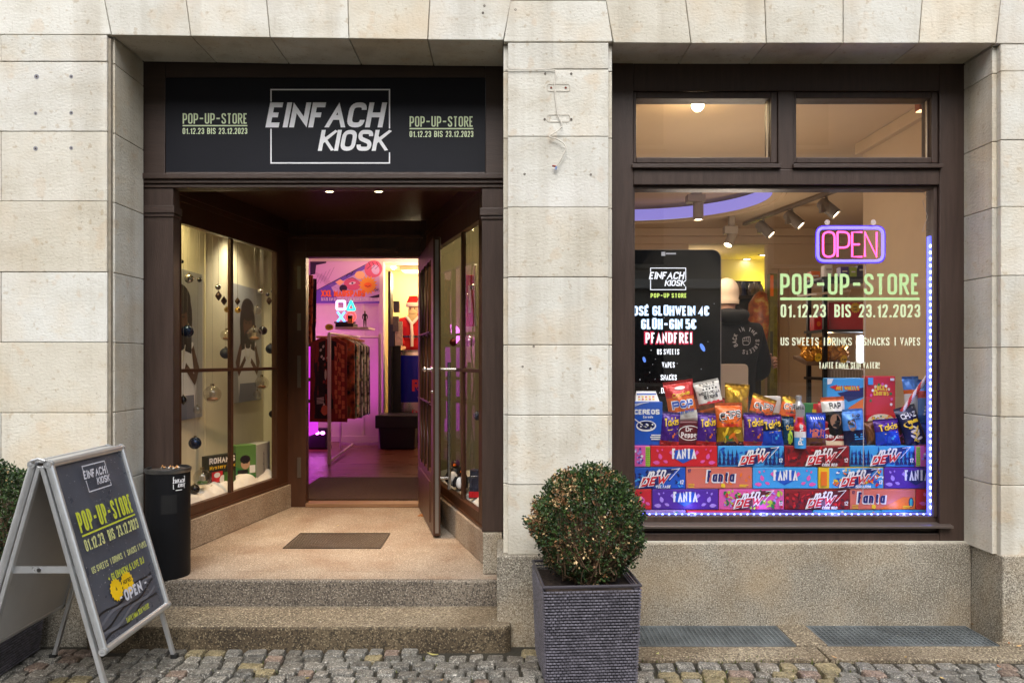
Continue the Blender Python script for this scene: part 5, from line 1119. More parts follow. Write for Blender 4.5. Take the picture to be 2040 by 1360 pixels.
# ================================================================ snack bags, cereal boxes and bottles on top of the cartons
crisp = M("crimped_seal", C(180, 172, 160), rough=.3, metal=.4)
def foil(key, c, metal=.15): return M(key, c, rough=.2, metal=metal, bump=.9, bs=26)
class Bag:
    """crimped foil pillow bag; front face follows u, v in 0..1"""
    def __init__(s, x0, x1, y0, y1, d, tilt=0.0, lean=.12, yaw=0.0, T=.05, seed=0):
        s.w, s.h = (x1 - x0) * K(d), (y1 - y0) * K(d); s.c = P((x0 + x1) / 2, y1, d); s.T = min(T, s.w * .36)
        s.rot = Matrix.Rotation(R(tilt), 3, 'Y') @ Matrix.Rotation(lean * -1, 3, 'X') @ Matrix.Rotation(R(yaw), 3, 'Z'); s.r = random.Random(seed); s.ph = [s.r.uniform(0, 6) for _ in range(6)]
    def at(s, u, v, side=-1, lf=0.0):
        uu = min(1, max(0, u)); vv = min(1, max(0, (v - .07) / .86))
        b = s.T * (math.sin(math.pi * uu) ** .55) * (math.sin(math.pi * vv) ** .5)
        wr = .006 * math.sin(9 * u + s.ph[0] + 4 * v) * math.sin(7 * v + s.ph[1]) + .0022 * math.sin(31 * u + 9 * v + s.ph[4]) * math.sin(23 * v - 6 * u + s.ph[5]) + .004 * math.sin(17 * u + s.ph[2]) * math.sin(13 * v + 5 * u + s.ph[3])
        edge = math.sin(math.pi * uu) * min(1, 4 * vv * (1 - vv))
        pinch = 1 - .07 * math.sin(math.pi * vv)
        y = side * (b + wr * edge + lf) + .0025 * math.sin(26 * u) * (1 if v < .07 or v > .93 else 0)
        return s.c + s.rot @ Vector(((u - .5) * s.w * pinch, y, v * s.h))
    def f(s, u, v, lf): return s.at(u, v, -1, lf + .0012)
def bag(lab, x0, x1, y0, y1, d, bands, draw=None, mats=(), cat="snack bag", **k):
    B = Bag(x0, x1, y0, y1, d, **k); nu, nv = 22, 30
    t_ = thing("snack_bag", lab, cat, B.c)
    m_ = MB(); vs, fs, mi = [], [], []
    for sd in (-1, 1):
        for j in range(nv + 1):
            for i in range(nu + 1): vs.append(B.at(i / nu, j / nv, sd))
    n = (nu + 1) * (nv + 1)
    for s_ in (0, 1):
        for j in range(nv):
            v = (j + .5) / nv; bi = [q for q, (lim, _) in enumerate(bands) if v <= lim][0]
            for i in range(nu):
                a = s_ * n + j * (nu + 1) + i; q = (a, a + 1, a + nu + 2, a + nu + 1)
                m_.f.append(list(q if s_ == 0 else q[::-1])); m_.m.append(bi)
    m_.v = vs; m_.build("foil", [bm_ for _, bm_ in bands], t_, recalc=False, smooth=70)
    if draw:
        ik = Ink(B.f); draw(ik); ik.mb.build("print", list(mats), t_, recalc=False)
    return t_
f_pur, f_mar, f_org, f_sil, f_gold, f_blu, f_nvy, f_blk, f_red, f_sky, f_brn, f_wht, f_grn = [foil(*a) for a in (("foil_purple", C(74, 34, 130)), ("foil_maroon", C(84, 28, 34)), ("foil_orange", C(228, 104, 26)), ("foil_silver", C(206, 204, 202), .3), ("foil_gold", C(196, 150, 34), .6),
    ("foil_blue", C(28, 70, 190)), ("foil_navy", C(24, 26, 62)), ("foil_black", C(26, 22, 22)), ("foil_red", C(196, 44, 44)), ("foil_sky", C(76, 140, 220)), ("foil_brown", C(120, 74, 42)), ("foil_white", C(226, 222, 214), .05), ("foil_green", C(60, 92, 40)))]
PW, PY_, PO, PB, PR, PG_, PBR, PBK, PSK, PPU = MATS["print_white"], MATS["print_yellow"], MATS["print_orange"], MATS["print_blue"], MATS["print_red"], MATS["print_green"], MATS["print_brown"], MATS["print_black"], MATS["print_sky"], MATS["print_purple"]
def takis(ik, chip=2):
    ik.text("Takis", .10, .52, .27, 1, fit=.84, t=.26, gap=.02, shear=.12, rot=.12); ik.text("Takis", .12, .54, .235, 0, fit=.80, t=.17, gap=.10, shear=.12, rot=.12)
    ik.line([(.3, .44), (.86, .50)], .025, 0)
    ik.pl([(.42, .12), (.58, .1), (.9, .38), (.86, .43), (.4, .36)], chip); ik.ell(.62, .27, .06, .05, 3, 10); ik.ell(.7, .34, .05, .04, 3, 10)
def chips(ik):
    ik.ell(.5, .67, .44, .15, 1, 20, rot=.12); ik.text("ChIPS", .10, .58, .18, 0, fit=.82, t=.3, gap=.02, rot=.1); ik.text("ChIPS", .13, .595, .15, 1, fit=.76, t=.18, gap=.12, rot=.1)
    for i, (a, b) in enumerate(((.3, .32), (.52, .24), (.72, .33), (.4, .18), (.66, .15), (.24, .2))): ik.ell(a, b, .15, .045, (2, 3, 2, 4, 3, 2)[i], 12, rot=.9 - .4 * i)
    ik.text("Hot", .22, .44, .09, 5, fit=.55, t=.25)
BK = lambda y: y   # bag base in photo units
# rear row first
bag("red topped popcorn bag with blue letters, left of the white cheese stick bag", 1334, 1394, 757, 846, 4.60, [(.3, f_wht), (.62, f_org), (1, f_red)], lambda ik: (ik.rect(.12, .9, .34, .58, 3), ik.text("POP", .12, .36, .20, 0, fit=.78, t=.4, gap=.0), ik.text("POP", .14, .38, .16, 1, fit=.74, t=.3, gap=.08), ik.text("Cookie", .2, .62, .09, 2, fit=.62, t=.2, rot=.08), ik.text("Nutter butter", .14, .22, .09, 1, fit=.76, t=.2, rot=.08), ik.ell(.5, .83, .18, .04, 0, 14)), (PW, PB, PY_, MATS["print_orange"]), tilt=-8, lean=.1, T=.045, seed=1)
m_ = MB(); c_ = P(1392, 838, 4.66); m_.lathe([(.028, 0), (.034, .0), (.034, .19), (.036, .192), (.036, .21), (.03, .21)], c_, 24); t_ = thing("crisp_tube", "slim dark red crisp tube between the popcorn bag and the white bag", "crisp tube", c_)
m_.build("tube", M("tube_red", C(126, 26, 44), rough=.35), t_, smooth=40); m_ = MB(); m_.lathe([(.0345, .08), (.0345, .14)], c_, 24, caps=False); m_.lathe([(.0348, .03), (.0348, .06)], c_, 24, caps=False); m_.build("wrap", M("tube_orange", C(202, 96, 70), rough=.4), t_, smooth=40)
bag("white mozzarella stick bag leaning to the right", 1396, 1448, 756, 826, 4.585, [(.2, f_org), (.32, f_brn), (.36, f_red), (1, f_wht)], lambda ik: ([ik.rect(.2 + .13 * i, .27 + .13 * i, .88, .93, 1) for i in range(5)], [ik.rect(.24 + .13 * i, .31 + .13 * i, .73, .78, 1) for i in range(5)], ik.text("FRIDAYS", .3, .80, .055, 1, fit=.46, t=.22), ik.text("MOZZARELLA", .08, .6, .09, 1, fit=.84, t=.18), ik.text("STICKS", .22, .48, .10, 1, fit=.58, t=.24), ik.rect(.3, .8, .33, .40, 0)), (PR, PBK), tilt=-12, lean=.12, T=.04, seed=2)
bag("crumpled plain gold foil bag behind the orange bags", 1440, 1490, 764, 835, 4.60, [(1, f_gold)], tilt=5, lean=.1, T=.05, seed=3)
card("small_box", "dark brown biscuit box squeezed between a purple bag and an orange bag", "box", 1416, 1446, 832, 886.5, 4.60, .05, M("box_brown_dark", C(66, 46, 38), rough=.5), draw=lambda ik: ik.tpx("Soft", 1421, 1440, 852, 862, 0, t=.2), mats=(PW,))
bag("orange snack bag tipped to the right behind a purple bag", 1480, 1530, 786, 858, 4.60, [(.5, f_brn), (.86, f_org), (1, f_gold)], chips, (MATS["print_white"], PBK, PY_, PO, PG_, PR), tilt=18, lean=.1, T=.04, seed=4)
card("white_box", "small plain white box between two orange snack bags", "box", 1523, 1556, 789, 830, 4.66, .06, M("box_white", C(214, 208, 202), rough=.5))
bag("orange snack bag tilted beside the silver soda bottle", 1543, 1583, 788, 858, 4.60, [(.4, f_brn), (.8, f_org), (1, f_gold)], chips, (MATS["print_white"], PBK, PY_, PO, PG_, PR), tilt=16, lean=.1, T=.04, seed=5)
bag("green and gold foil bag peeping over the blue bag", 1518, 1560, 822, 876, 4.60, [(.6, f_grn), (1, f_gold)], T=.03, tilt=3, seed=6)
card("small_box", "flat green and red sweet box behind the blue pastry bag", "box", 1603, 1641, 803, 840, 4.68, .05, PG_, draw=lambda ik: (ik.rpx(1620, 1640.5, 803.6, 824, 0), ik.rpx(1618, 1626, 815, 826, 1)), mats=(PR, PY_))
# cereal boxes
card("cereal_box", "blue cereal box with a bowl picture at the left frame edge", "cereal box", 1258, 1320, 800, 887, 4.535, .06, PB, draw=lambda ik: (ik.tpx("CEREOS", 1263, 1314, 815, 825, 0, t=.26, gap=.06), ik.tpx("Cereals", 1281, 1301, 827.5, 832.5, 0, t=.2), ik.ell(1287, 1360 - 848, 20, 11, 0, 22), ik.ell(1287, 1360 - 847, 17.5, 8.5, 1, 22), [ik.ell(1287 + r5.uniform(-13, 13), 1360 - 847 + r5.uniform(-5, 5), 2, 1.6, 2 if i % 3 else 0, 8) for i in range(30)], ik.line([(1262, 1360 - 833), (1280, 1360 - 846)], 2, 0), [ik.rpx(1297 - 2 * (i % 2), 1316, 865 + 4 * i, 867.2 + 4 * i, 0) for i in range(3)], [ik.line([(1260, 1360 - 805 - 2.5 * i), (1292 - 5 * i, 1360 - 801 - .5 * i)], .8, 0) for i in range(3)]), mats=(PW, MATS["print_navy"], PBK))
t_ = thing("gable_carton", "white gabled carton with small pictures behind the blue bowl cereal box", "carton", P(1290, 838, 4.64))
m_ = MB(); q = [P(1266, 838, 4.62), P(1314, 838, 4.62), P(1314, 804, 4.62), P(1308, 778, 4.665), P(1272, 778, 4.665), P(1266, 804, 4.62)]
m_.v = []; a_ = [(1266, 838), (1314, 838), (1314, 800), (1266, 800)]
m_.box(X(1266, 4.62), X(1314, 4.62), .62, .70, Z(838, 4.62), Z(800, 4.62)); z_ = Z(800, 4.62) + .0006
m_.add([(X(1266, 4.62), .62, z_), (X(1314, 4.62), .62, z_), (X(1314, 4.62), .70, z_), (X(1266, 4.62), .70, z_), (X(1270, 4.62), .658, Z(779, 4.66)), (X(1309, 4.62), .658, Z(779, 4.66)), (X(1309, 4.62), .664, Z(779, 4.66)), (X(1270, 4.62), .664, Z(779, 4.66))], [(0, 1, 5, 4), (1, 2, 6, 5), (2, 3, 7, 6), (3, 0, 4, 7), (4, 5, 6, 7)])
m_.build("carton", PW, t_)
gf = plane(Vector((X(1268, 4.62), .62, z_)) + Vector((0, -.0015, .001)), (1, 0, 0), (0, .038, Z(779, 4.66) - z_)); ik = Ink(gf)
ik.rect(.006, .128, .048, .058, 1)
for i in range(5):
    for j in range(2): ik.rect(.012 + .022 * i, .026 + .022 * i, .010 + .017 * j, .021 + .017 * j, 2 if (i + j) % 2 else 3)
ik.mb.build("print", [PW, PB, MATS["print_peach"], MATS["print_yellow"]], t_, recalc=False)
card("cereal_box", "light blue cereal box with yellow flame lettering behind the rapper bags", "cereal box", 1647, 1722, 753, 886, 4.66, .06, MATS["print_sky"], draw=lambda ik: (ik.pl([(1668, 1360 - 783), (1721, 1360 - 771), (1721, 1360 - 790), (1690, 1360 - 800)], 4), ik.tpx("HOT WHEELS", 1664, 1713, 768, 778, 2, t=.34, gap=.02, shear=-.1), ik.tpx("HOT WHEELS", 1666, 1711, 769.5, 776.5, 1, t=.22, gap=.08, shear=-.1), ik.pl([(1648, 1360 - 754), (1660, 1360 - 754), (1656, 1360 - 764), (1648, 1360 - 766)], 0), ik.pl([(1690, 1360 - 812), (1721, 1360 - 792), (1721, 1360 - 830), (1690, 1360 - 830)], 3), ik.pl([(1664, 1360 - 776), (1652, 1360 - 770), (1668, 1360 - 766)], 2)), mats=(PW, PY_, PR, PO, MATS["print_navy"]))
card("cereal_box", "tall red cereal box with yellow curved lettering and a pale bowl", "cereal box", 1726, 1784, 749, 886, 4.64, .06, PR, draw=lambda ik: (ik.text("LUCKY", 1742, 1360 - 779, 11, 1, fit=26, t=.26, gap=.06, arch=2), ik.text("Charms", 1740, 1360 - 788, 11, 1, fit=30, t=.24, gap=.06, arch=1),
     [ik.ell(1755 + 21 * math.cos(a), 1360 - 796 + 31 * math.sin(a), 2.6, 3, (0, 3, 4, 2)[i % 4], 10) for i, a in enumerate([k * math.pi / 9 - .3 for k in range(11)])],
     ik.ell(1755, 1360 - 838, 27, 14, 2, 24), [ik.ell(1755 + r5.uniform(-20, 20), 1360 - 835 + r5.uniform(-6, 7), 2.2, 1.8, (0, 3, 1, 4, 5)[i % 5], 8) for i in range(44)], ik.rpx(1728, 1738, 752, 766, 6), ik.rpx(1738, 1748, 846, 878, 2), [ik.rpx(1739, 1747, 850 + 4 * i, 851.5 + 4 * i, 7) for i in range(6)], ik.rpx(1772, 1780, 753, 758, 0)), mats=(PW, PY_, M("print_cream", C(226, 210, 176), rough=.5), MATS["print_pink"], PG_, PO, PSK, PBK))
# front row
def pep(ik, a="Dr", b="Pepper"):
    ik.ell(.5, .56, .44, .27, 0, 26); ik.ell(.5, .56, .41, .245, 1, 26); ik.text(a, .36, .60, .15, 0, fit=.26, t=.18); ik.text(b, .14, .44, .15, 0, fit=.72, t=.18)
def soda_pack(lab, x0, x1, y0, y1, d, c, draw, mats, yaw=0): return card("drink_pack", lab, "drink pack", x0, x1, y0, y1, d, .09, c, draw=draw, mats=mats, bev=.012)
soda_pack("maroon drink pack with a white oval, between two purple bags on the left", 1346, 1398, 838, 887, 4.55, MATS["print_maroon"], lambda ik: (ik.ell(1374, 1360 - 862, 23, 15, 0, 26), ik.ell(1374, 1360 - 862, 21.5, 13.5, 1, 26), ik.tpx("Dr", 1366, 1380, 850, 859, 0, t=.18), ik.tpx("Pepper", 1357, 1393, 860, 871, 0, t=.18)), (PW, MATS["print_maroon"]))
bag("purple rolled chip bag farthest left, beside the blue bowl cereal box", 1314, 1352, 820, 887, 4.52, [(.12, f_red), (1, f_pur)], takis, (PY_, PBK, PBR, PO), tilt=5, T=.035, seed=7)
bag("purple rolled chip bag between the maroon pack and the orange bag", 1387, 1427, 822, 887.5, 4.525, [(.12, f_red), (1, f_pur)], takis, (PY_, PBK, PBR, PO), tilt=4, T=.035, seed=8)
bag("big upright orange snack bag in the front row", 1428, 1483, 802, 888, 4.52, [(.10, f_mar), (.42, f_gold), (.88, f_org), (1, f_org)], chips, (MATS["print_white"], PBK, PY_, PO, PG_, PR), tilt=-1, T=.045, seed=9)
bag("purple rolled chip bag right of the big orange bag", 1481, 1524, 822, 888, 4.52, [(.12, f_red), (1, f_pur)], takis, (PY_, PBK, PBR, PO), tilt=2, T=.035, seed=10)
bag("blue and violet rolled chip bag left of the two bottles", 1518, 1562, 826, 890, 4.515, [(.5, f_blu), (.72, f_nvy), (1, f_pur)], lambda ik: takis(ik, 2), (PY_, PBK, PB, PSK), tilt=-3, T=.036, seed=11)
bag("dark teal bag with yellow script beside the blue rolled chip bag", 1560, 1584, 829, 890, 4.535, [(1, foil("foil_teal", C(18, 60, 92)))], lambda ik: (ik.text("Cuba", .2, .55, .16, 0, fit=.7, t=.2, shear=.2), ik.burst(.55, .32, .25, 1, 9, .85), ik.ell(.55, .32, .14, .07, 2, 12)), (PY_, MATS["print_lime"], PG_), T=.022, seed=12)
def bottle(lab, x, y0, y1, d, r_, secs, cap_m, cap_h=.018, neck=.30, draw=None, mats=()):
    c_ = P(x, y1, d); h = (y1 - y0) * K(d); t_ = thing("drink_bottle", lab, "bottle", c_)
    rt = lambda z: r_ if z < 1 - neck else r_ * (1 - .55 * min(1, (z - 1 + neck) / (neck * .62)) ** 1.3)
    for i, (a, b, mt) in enumerate(secs):
        m_ = MB(); pr = [(rt(a + (b - a) * k / 10), (a + (b - a) * k / 10) * h) for k in range(11)]
        m_.lathe(pr, c_, 28, caps=(i == 0 or i == len(secs) - 1)); m_.build("bottle" if i == 0 else "label_band", mt, t_, smooth=50)
    m_ = MB(); m_.lathe([(r_ * .5, h), (r_ * .5, h + cap_h), (r_ * .44, h + cap_h + .002)], c_, 24); m_.build("cap", cap_m, t_, smooth=40)
    if draw:
        def f(u, v, lf):   # u: arc metres from the front, v: height 0..1
            rr = rt(v) + lf; a = -math.pi / 2 + u / r_
            return c_ + Vector((rr * math.cos(a), rr * math.sin(a), v * h))
        ik = Ink(f); draw(ik); ik.mb.build("print", list(mats), t_, recalc=False)
bottle("silver and pink soda bottle standing behind the red, white and blue bottle", 1591, 794, 884, 4.60, .036, [(0, .55, MATS["print_pink"]), (.55, .62, M("bottle_pinkish", C(190, 140, 150), rough=.3)), (.62, 1, M("bottle_silver", C(180, 178, 178), rough=.3, metal=.4))], M("cap_grey", C(150, 150, 154), rough=.4), neck=.17)
bottle("red, white and blue sports drink bottle in the front row", 1594, 838, 892, 4.50, .034, [(0, .4, MATS["print_sky"]), (.4, .62, PW), (.62, 1, PR)], PR, neck=.22)
ik = InkPx(4.562); ik.tpx("FANTA", 1582, 1601, 806, 815, 0, t=.22); o_ = None
vp = P(1600, 886, 4.4637); ik2 = Ink(plane(vp, (0, 0, 1), (-1, 0, 0))); ik2.text("Prime", .0, .0, .030, 0, fit=.125, t=.24, gap=.06)
prim = [o for o in col.objects if o.name.startswith("drink_bottle") and "sports" in o.get('label', '')][0]; ik2.mb.build("print", [PW, PBK], prim, recalc=False)
sodb = [o for o in col.objects if o.name.startswith("drink_bottle") and "silver" in o.get('label', '')][0]; ik.mb.build("print", [PBK], sodb, recalc=False)
bag("royal blue pastry bag with orange lettering right of the bottles", 1606, 1646, 822, 890, 4.515, [(.28, f_brn), (1, f_blu)], lambda ik: (ik.ell(.5, .62, .26, .13, 3, 18), ik.ell(.5, .63, .12, .06, 2, 12), ik.text("HONEY", .1, .40, .12, 1, fit=.8, t=.3, gap=.04), ik.text("BUN", .2, .28, .12, 1, fit=.6, t=.3, gap=.04), [ik.drop(.2 + .12 * i, .84, .03, .05, .3, 0) for i in range(6)]), (PW, MATS["print_peach"], PBR, MATS["print_navy"]), tilt=2, T=.04, seed=13)
soda_pack("maroon drink pack with cream lower edge behind the black portrait bag", 1640, 1686, 838, 887.5, 4.55, MATS["print_dark_red"], lambda ik: (ik.ell(1652, 1360 - 866, 16, 14, 0, 24), ik.ell(1652, 1360 - 866, 14, 12, 1, 24), ik.tpx("per", 1643, 1664, 862, 872, 0, t=.2), ik.tpx("&", 1669, 1674, 855, 862, 0, t=.2), ik.tpx("Cream", 1667, 1685, 865, 873, 0, t=.2), ik.rpx(1641.5, 1684.5, 878, 886, 2)), (PW, MATS["print_dark_red"], M("print_cream", None)))
bag("black portrait bag with white and orange header leaning right", 1642, 1690, 790, 878, 4.56, [(.68, f_blk), (.9, f_wht), (1, f_org)], lambda ik: (ik.text("RAP", .28, .73, .14, 1, fit=.5, t=.26), ik.ell(.45, .45, .22, .16, 2, 18), ik.ell(.45, .52, .25, .12, 1, 18), ik.ell(.45, .33, .15, .07, 1, 14), ik.ell(.36, .45, .05, .012, 1, 8), ik.ell(.54, .45, .05, .012, 1, 8)), (PW, PBK, M("print_skin", C(150, 110, 88), rough=.5)), tilt=-3, lean=.1, T=.035, seed=14)
bag("sky blue portrait bag with black lower half", 1682, 1728, 814, 889, 4.53, [(.42, f_nvy), (1, f_sky)], lambda ik: (ik.text("RAP", .42, .76, .10, 1, fit=.36, t=.24), ik.text("SNACK", .40, .70, .05, 1, fit=.4, t=.24), ik.ell(.33, .55, .16, .14, 2, 16), ik.ell(.33, .64, .17, .08, 1, 14), [ik.rect(.4, .85 - .05 * i, .18 + .06 * i, .21 + .06 * i, 3) for i in range(3)]), (PW, PBK, M("print_skin", None), PSK), tilt=-4, T=.04, seed=15)
bag("violet and blue rolled chip bag in front of the red cereal box", 1745, 1795, 834, 888, 4.51, [(.52, f_blu), (1, f_pur)], lambda ik: takis(ik, 2), (PY_, PBK, PB, PSK), tilt=-4, T=.036, seed=16)
soda_pack("maroon drink pack between the violet chip bag and the tilted dark bag", 1786, 1826, 836, 887, 4.56, MATS["print_maroon"], lambda ik: (ik.tpx("Berries", 1798, 1818, 866, 872, 0, t=.2), ik.tpx("& Cream", 1798, 1818, 875, 881, 0, t=.2), ik.ell(1792, 1360 - 856, 8, 14, 0, 18), ik.ell(1791, 1360 - 856, 7, 12.5, 1, 18)), (MATS["print_pink"], MATS["print_maroon"]))
bag("dark tilted crisp bag with pale yellow crisps at the right end", 1806, 1850, 806, 886, 4.52, [(1, f_nvy)], lambda ik: (ik.text("CHAZ", .14, .70, .13, 0, fit=.7, t=.2), ik.ell(.3, .55, .2, .07, 1, 16), ik.rect(.3, .8, .56, .64, 1), [ik.ell(.5 + .14 * math.sin(i * 1.7), .12 + .035 * i, .13, .035, 2 if i % 2 else 3, 10, rot=.5 * (i % 3) - .4) for i in range(11)]), (PW, PY_, M("print_cream", None), PY_), tilt=-16, lean=.14, T=.035, seed=17)
bag("sky blue square-topped bag at the right end behind the candy cane", 1804, 1838, 749, 830, 4.64, [(.55, f_wht), (.66, f_org), (1, f_sky)], None, (), tilt=-2, T=.03, seed=18)
bag("blue bag with red band touching the light strip at the right edge", 1828, 1861, 756, 842, 4.60, [(.55, f_sky), (.72, f_red), (1, f_sky)], lambda ik: [ik.ell(.3 + .2 * (i % 3), .2 + .08 * (i // 3), .05, .03, 0, 8) for i in range(9)], (PW,), tilt=3, T=.03, seed=19)
bag("blue plain bag lying low behind the tilted dark crisp bag", 1834, 1866, 838, 888, 4.60, [(1, f_blu)], None, (), T=.03, seed=20)
bag("plain red foil bag peeping up between the white and the gold bag", 1424, 1452, 792, 850, 4.63, [(.5, f_mar), (1, f_red)], None, (), tilt=8, T=.03, seed=21)
bag("small silver foil bag wedged behind the royal blue pastry bag", 1626, 1652, 800, 860, 4.62, [(.6, f_sil), (1, f_red)], None, (), tilt=6, T=.03, seed=22)
bag("small brown foil bag behind the violet rolled chip bag", 1728, 1752, 838, 888, 4.55, [(1, f_brn)], None, (), tilt=-6, T=.03, seed=23)
bag("dark blue foil bag lying across the foot of the candy cane", 1786, 1816, 826, 872, 4.60, [(.6, f_nvy), (1, f_pur)], None, (), tilt=24, T=.03, seed=24)
# candy cane
t_ = thing("candy_cane", "long red and white striped candy stick leaning at the right of the window", "candy stick", P(1785, 836, 4.55))
a_, b_ = P(1783, 838, 4.57), P(1858, 736, 4.47); m_ = MB(); n = 60; ax = (b_ - a_).normalized(); s1 = ax.orthogonal().normalized(); s2 = ax.cross(s1); L_ = (b_ - a_).length
vs = [a_ + ax * L_ * i / n + (s1 * math.cos(2 * math.pi * k / 14) + s2 * math.sin(2 * math.pi * k / 14)) * .013 for i in range(n + 1) for k in range(14)]
for i in range(n):
    for k in range(14):
        m_.f.append([i * 14 + k, i * 14 + (k + 1) % 14, (i + 1) * 14 + (k + 1) % 14, (i + 1) * 14 + k]); m_.m.append(1 if ((k + i * .5) % 7) < 3.2 else 0)
m_.v = vs; m_.build("stick", [M("candy_red", C(212, 30, 46), rough=.25), M("candy_white", C(238, 226, 226), rough=.25)], t_, smooth=60)

# ================================================================ back room: clothes rack, poster, cooler, santa
t_ = thing("wall_poster", "pink and purple comic poster for mouse pads on the back wall", "poster", P(688, 560, 11.13))
m_ = MB(); m_.box(X(617, 11.13), X(757, 11.13), 7.132, 7.139, Z(605, 11.13), Z(520, 11.13)); m_.build("sheet", M("poster_paper", C(226, 190, 222), rough=.6), t_)
ik = InkPx(11.131)
ik.pl([(617.5, 1360 - 586), (724, 1360 - 529), (736, 1360 - 529), (756, 1360 - 529), (756, 1360 - 604), (617.5, 1360 - 604)], 0); ik.pl([(660, 1360 - 572), (736, 1360 - 531), (756, 1360 - 531), (756, 1360 - 600), (676, 1360 - 603)], 1)
for i in range(5): ik.line([(622 + 8 * i, 1360 - 572 + 4 * i), (634 + 8 * i, 1360 - 548 + 4 * i)], .8, 6)
for i in range(7): ik.line([(622 + 4 * i, 1360 - 540 - 4 * i), (650 + 4 * i, 1360 - 552 - 4 * i)], .5, 6)
ik.line([(620, 1360 - 584), (736, 1360 - 523)], 1.1, 5); ik.pl([(618, 1360 - 521), (650, 1360 - 521), (650, 1360 - 524), (630, 1360 - 528), (628, 1360 - 546), (618, 1360 - 548)], 5)
ik.ell(744, 1360 - 536, 18, 17, 2, 18, rot=.4); ik.ell(748, 1360 - 537, 8, 10, 1, 14, rot=.3)
for i in range(3): ik.line([(734 + 8 * i, 1360 - 522), (738 + 8 * i, 1360 - 530), (731 + 8 * i, 1360 - 536)], .9, 5)
ik.ell(702, 1360 - 566, 17, 12, 2, 18, rot=-.2); ik.ell(702, 1360 - 564, 7, 2.6, 7, 12, rot=.2); ik.ell(702, 1360 - 564, 2, 2, 5, 10); ik.line([(694, 1360 - 556), (702, 1360 - 553), (710, 1360 - 557)], 1, 5); ik.ell(684, 1360 - 574, 8, 7, 5, 14)
ik.pl([(668, 1360 - 562), (678, 1360 - 556), (686, 1360 - 561), (677, 1360 - 569)], 8); ik.ell(717, 1360 - 548, 10, 8, 8, 16); ik.line([(690, 1360 - 551), (694, 1360 - 545), (700, 1360 - 547), (704, 1360 - 540), (712, 1360 - 536)], 1.4, 5)
ik.burst(733, 1360 - 568, 20, 3, 16, .68); ik.ell(733, 1360 - 568, 8, 5.5, 4, 16); ik.line([(728, 1360 - 569), (733, 1360 - 571), (738, 1360 - 569)], .9, 5)
for i in range(6): ik.line([(745 + 2 * i, 1360 - 578 - 3 * (i % 2)), (749 + 1.4 * i, 1360 - 574 - 2 * (i % 3))], .8, 5)
ik.pl([(734, 1360 - 592), (756, 1360 - 586), (756, 1360 - 592), (748, 1360 - 594)], 5)
ik.tpx("XXL MAUSPADS", 640, 728, 578, 591, 4, t=.34, gap=.04); ik.tpx("SETZE EIN STATEMENT AUF DEINEM SCHREIBTISCH", 640, 755, 593, 599, 7, t=.2, gap=.1)
ik.mb.build("print", [M("poster_violet", C(108, 84, 190), rough=.6), M("poster_lilac", C(206, 176, 216), rough=.6), M("poster_pink", C(212, 96, 130), rough=.6), M("poster_yellow", C(244, 170, 60), rough=.6), M("poster_orange", C(250, 120, 50), rough=.6), M("poster_ink", C(44, 26, 60), rough=.6), M("poster_grey", C(166, 130, 170), rough=.6), PW, M("poster_cream", C(250, 196, 140), rough=.6)], t_, recalc=False)
# clothes rack
mw = M("white_metal", C(206, 188, 190), rough=.4)
dA, dB = 8.75, 10.3
rkx0, rkx1 = X(656, dA), X(708, dB)
rk2 = thing("clothes_rack", "pale metal clothes rack with big printed shirts under a pink glow", "clothes rack", ((rkx0 + rkx1) / 2, 5.5, ZF))
m_ = MB(); zt_ = Z(664, dA)
m_.box(rkx0 - .018, rkx0 + .018, dA - 4 - .018, dA - 4 + .018, ZF, zt_); m_.build("post", mw, rk2, bevel=.003)
m_ = MB(); m_.box(rkx1 - .03 + .35, rkx1 + .01 + .35, dB - 4 - .02, dB - 4 + .02, ZF, zt_ + .05); m_.build("post", mw, rk2, bevel=.003)
m_ = MB(); m_.box(rkx1 - .22, rkx1 - .19, dB - 4 - .02, dB - 4 + .02, ZF, zt_); m_.build("post", mw, rk2, bevel=.003)
m_ = MB(); m_.tube([(rkx0, dA - 4, zt_), (rkx0 + .06, dB - 4, zt_ + .0)], .016, 8); m_.tube([(rkx1 - .2, dB - 4, zt_), (rkx1 + .34, dB - 4, zt_)], .014, 8); m_.build("hanging_rail", mw, rk2, smooth=50)
m_ = MB(); m_.box(rkx1 - .19, rkx1 + .32, dB - 4 - .02, dB - 4 + .02, ZF + .05, ZF + .085); m_.tube([(rkx0, dA - 4, ZF + .03), (rkx1 - .04, dB - 4, ZF + .06)], .016, 8); m_.build("foot_rail", mw, rk2)
m_ = MB(); m_.box(X(672, 9.9), X(738, 9.9), 5.75, 6.25, Z(652, 9.9) - .03, Z(652, 9.9)); m_.build("top_shelf", mw, rk2, bevel=.003)
sh_cols = [("print_black", 0), ("shirt_rust", (150, 70, 44)), ("shirt_teal", (60, 84, 80)), ("shirt_sand", (196, 160, 130)), ("shirt_grey", (130, 124, 120)), ("shirt_black", (32, 28, 30)), ("shirt_white", (206, 196, 190)), ("shirt_green", (70, 78, 60)), ("shirt_ash", (160, 150, 146)), ("shirt_dark", (46, 40, 44)), ("shirt_cream", (200, 186, 166)), ("shirt_slate", (84, 84, 92))]
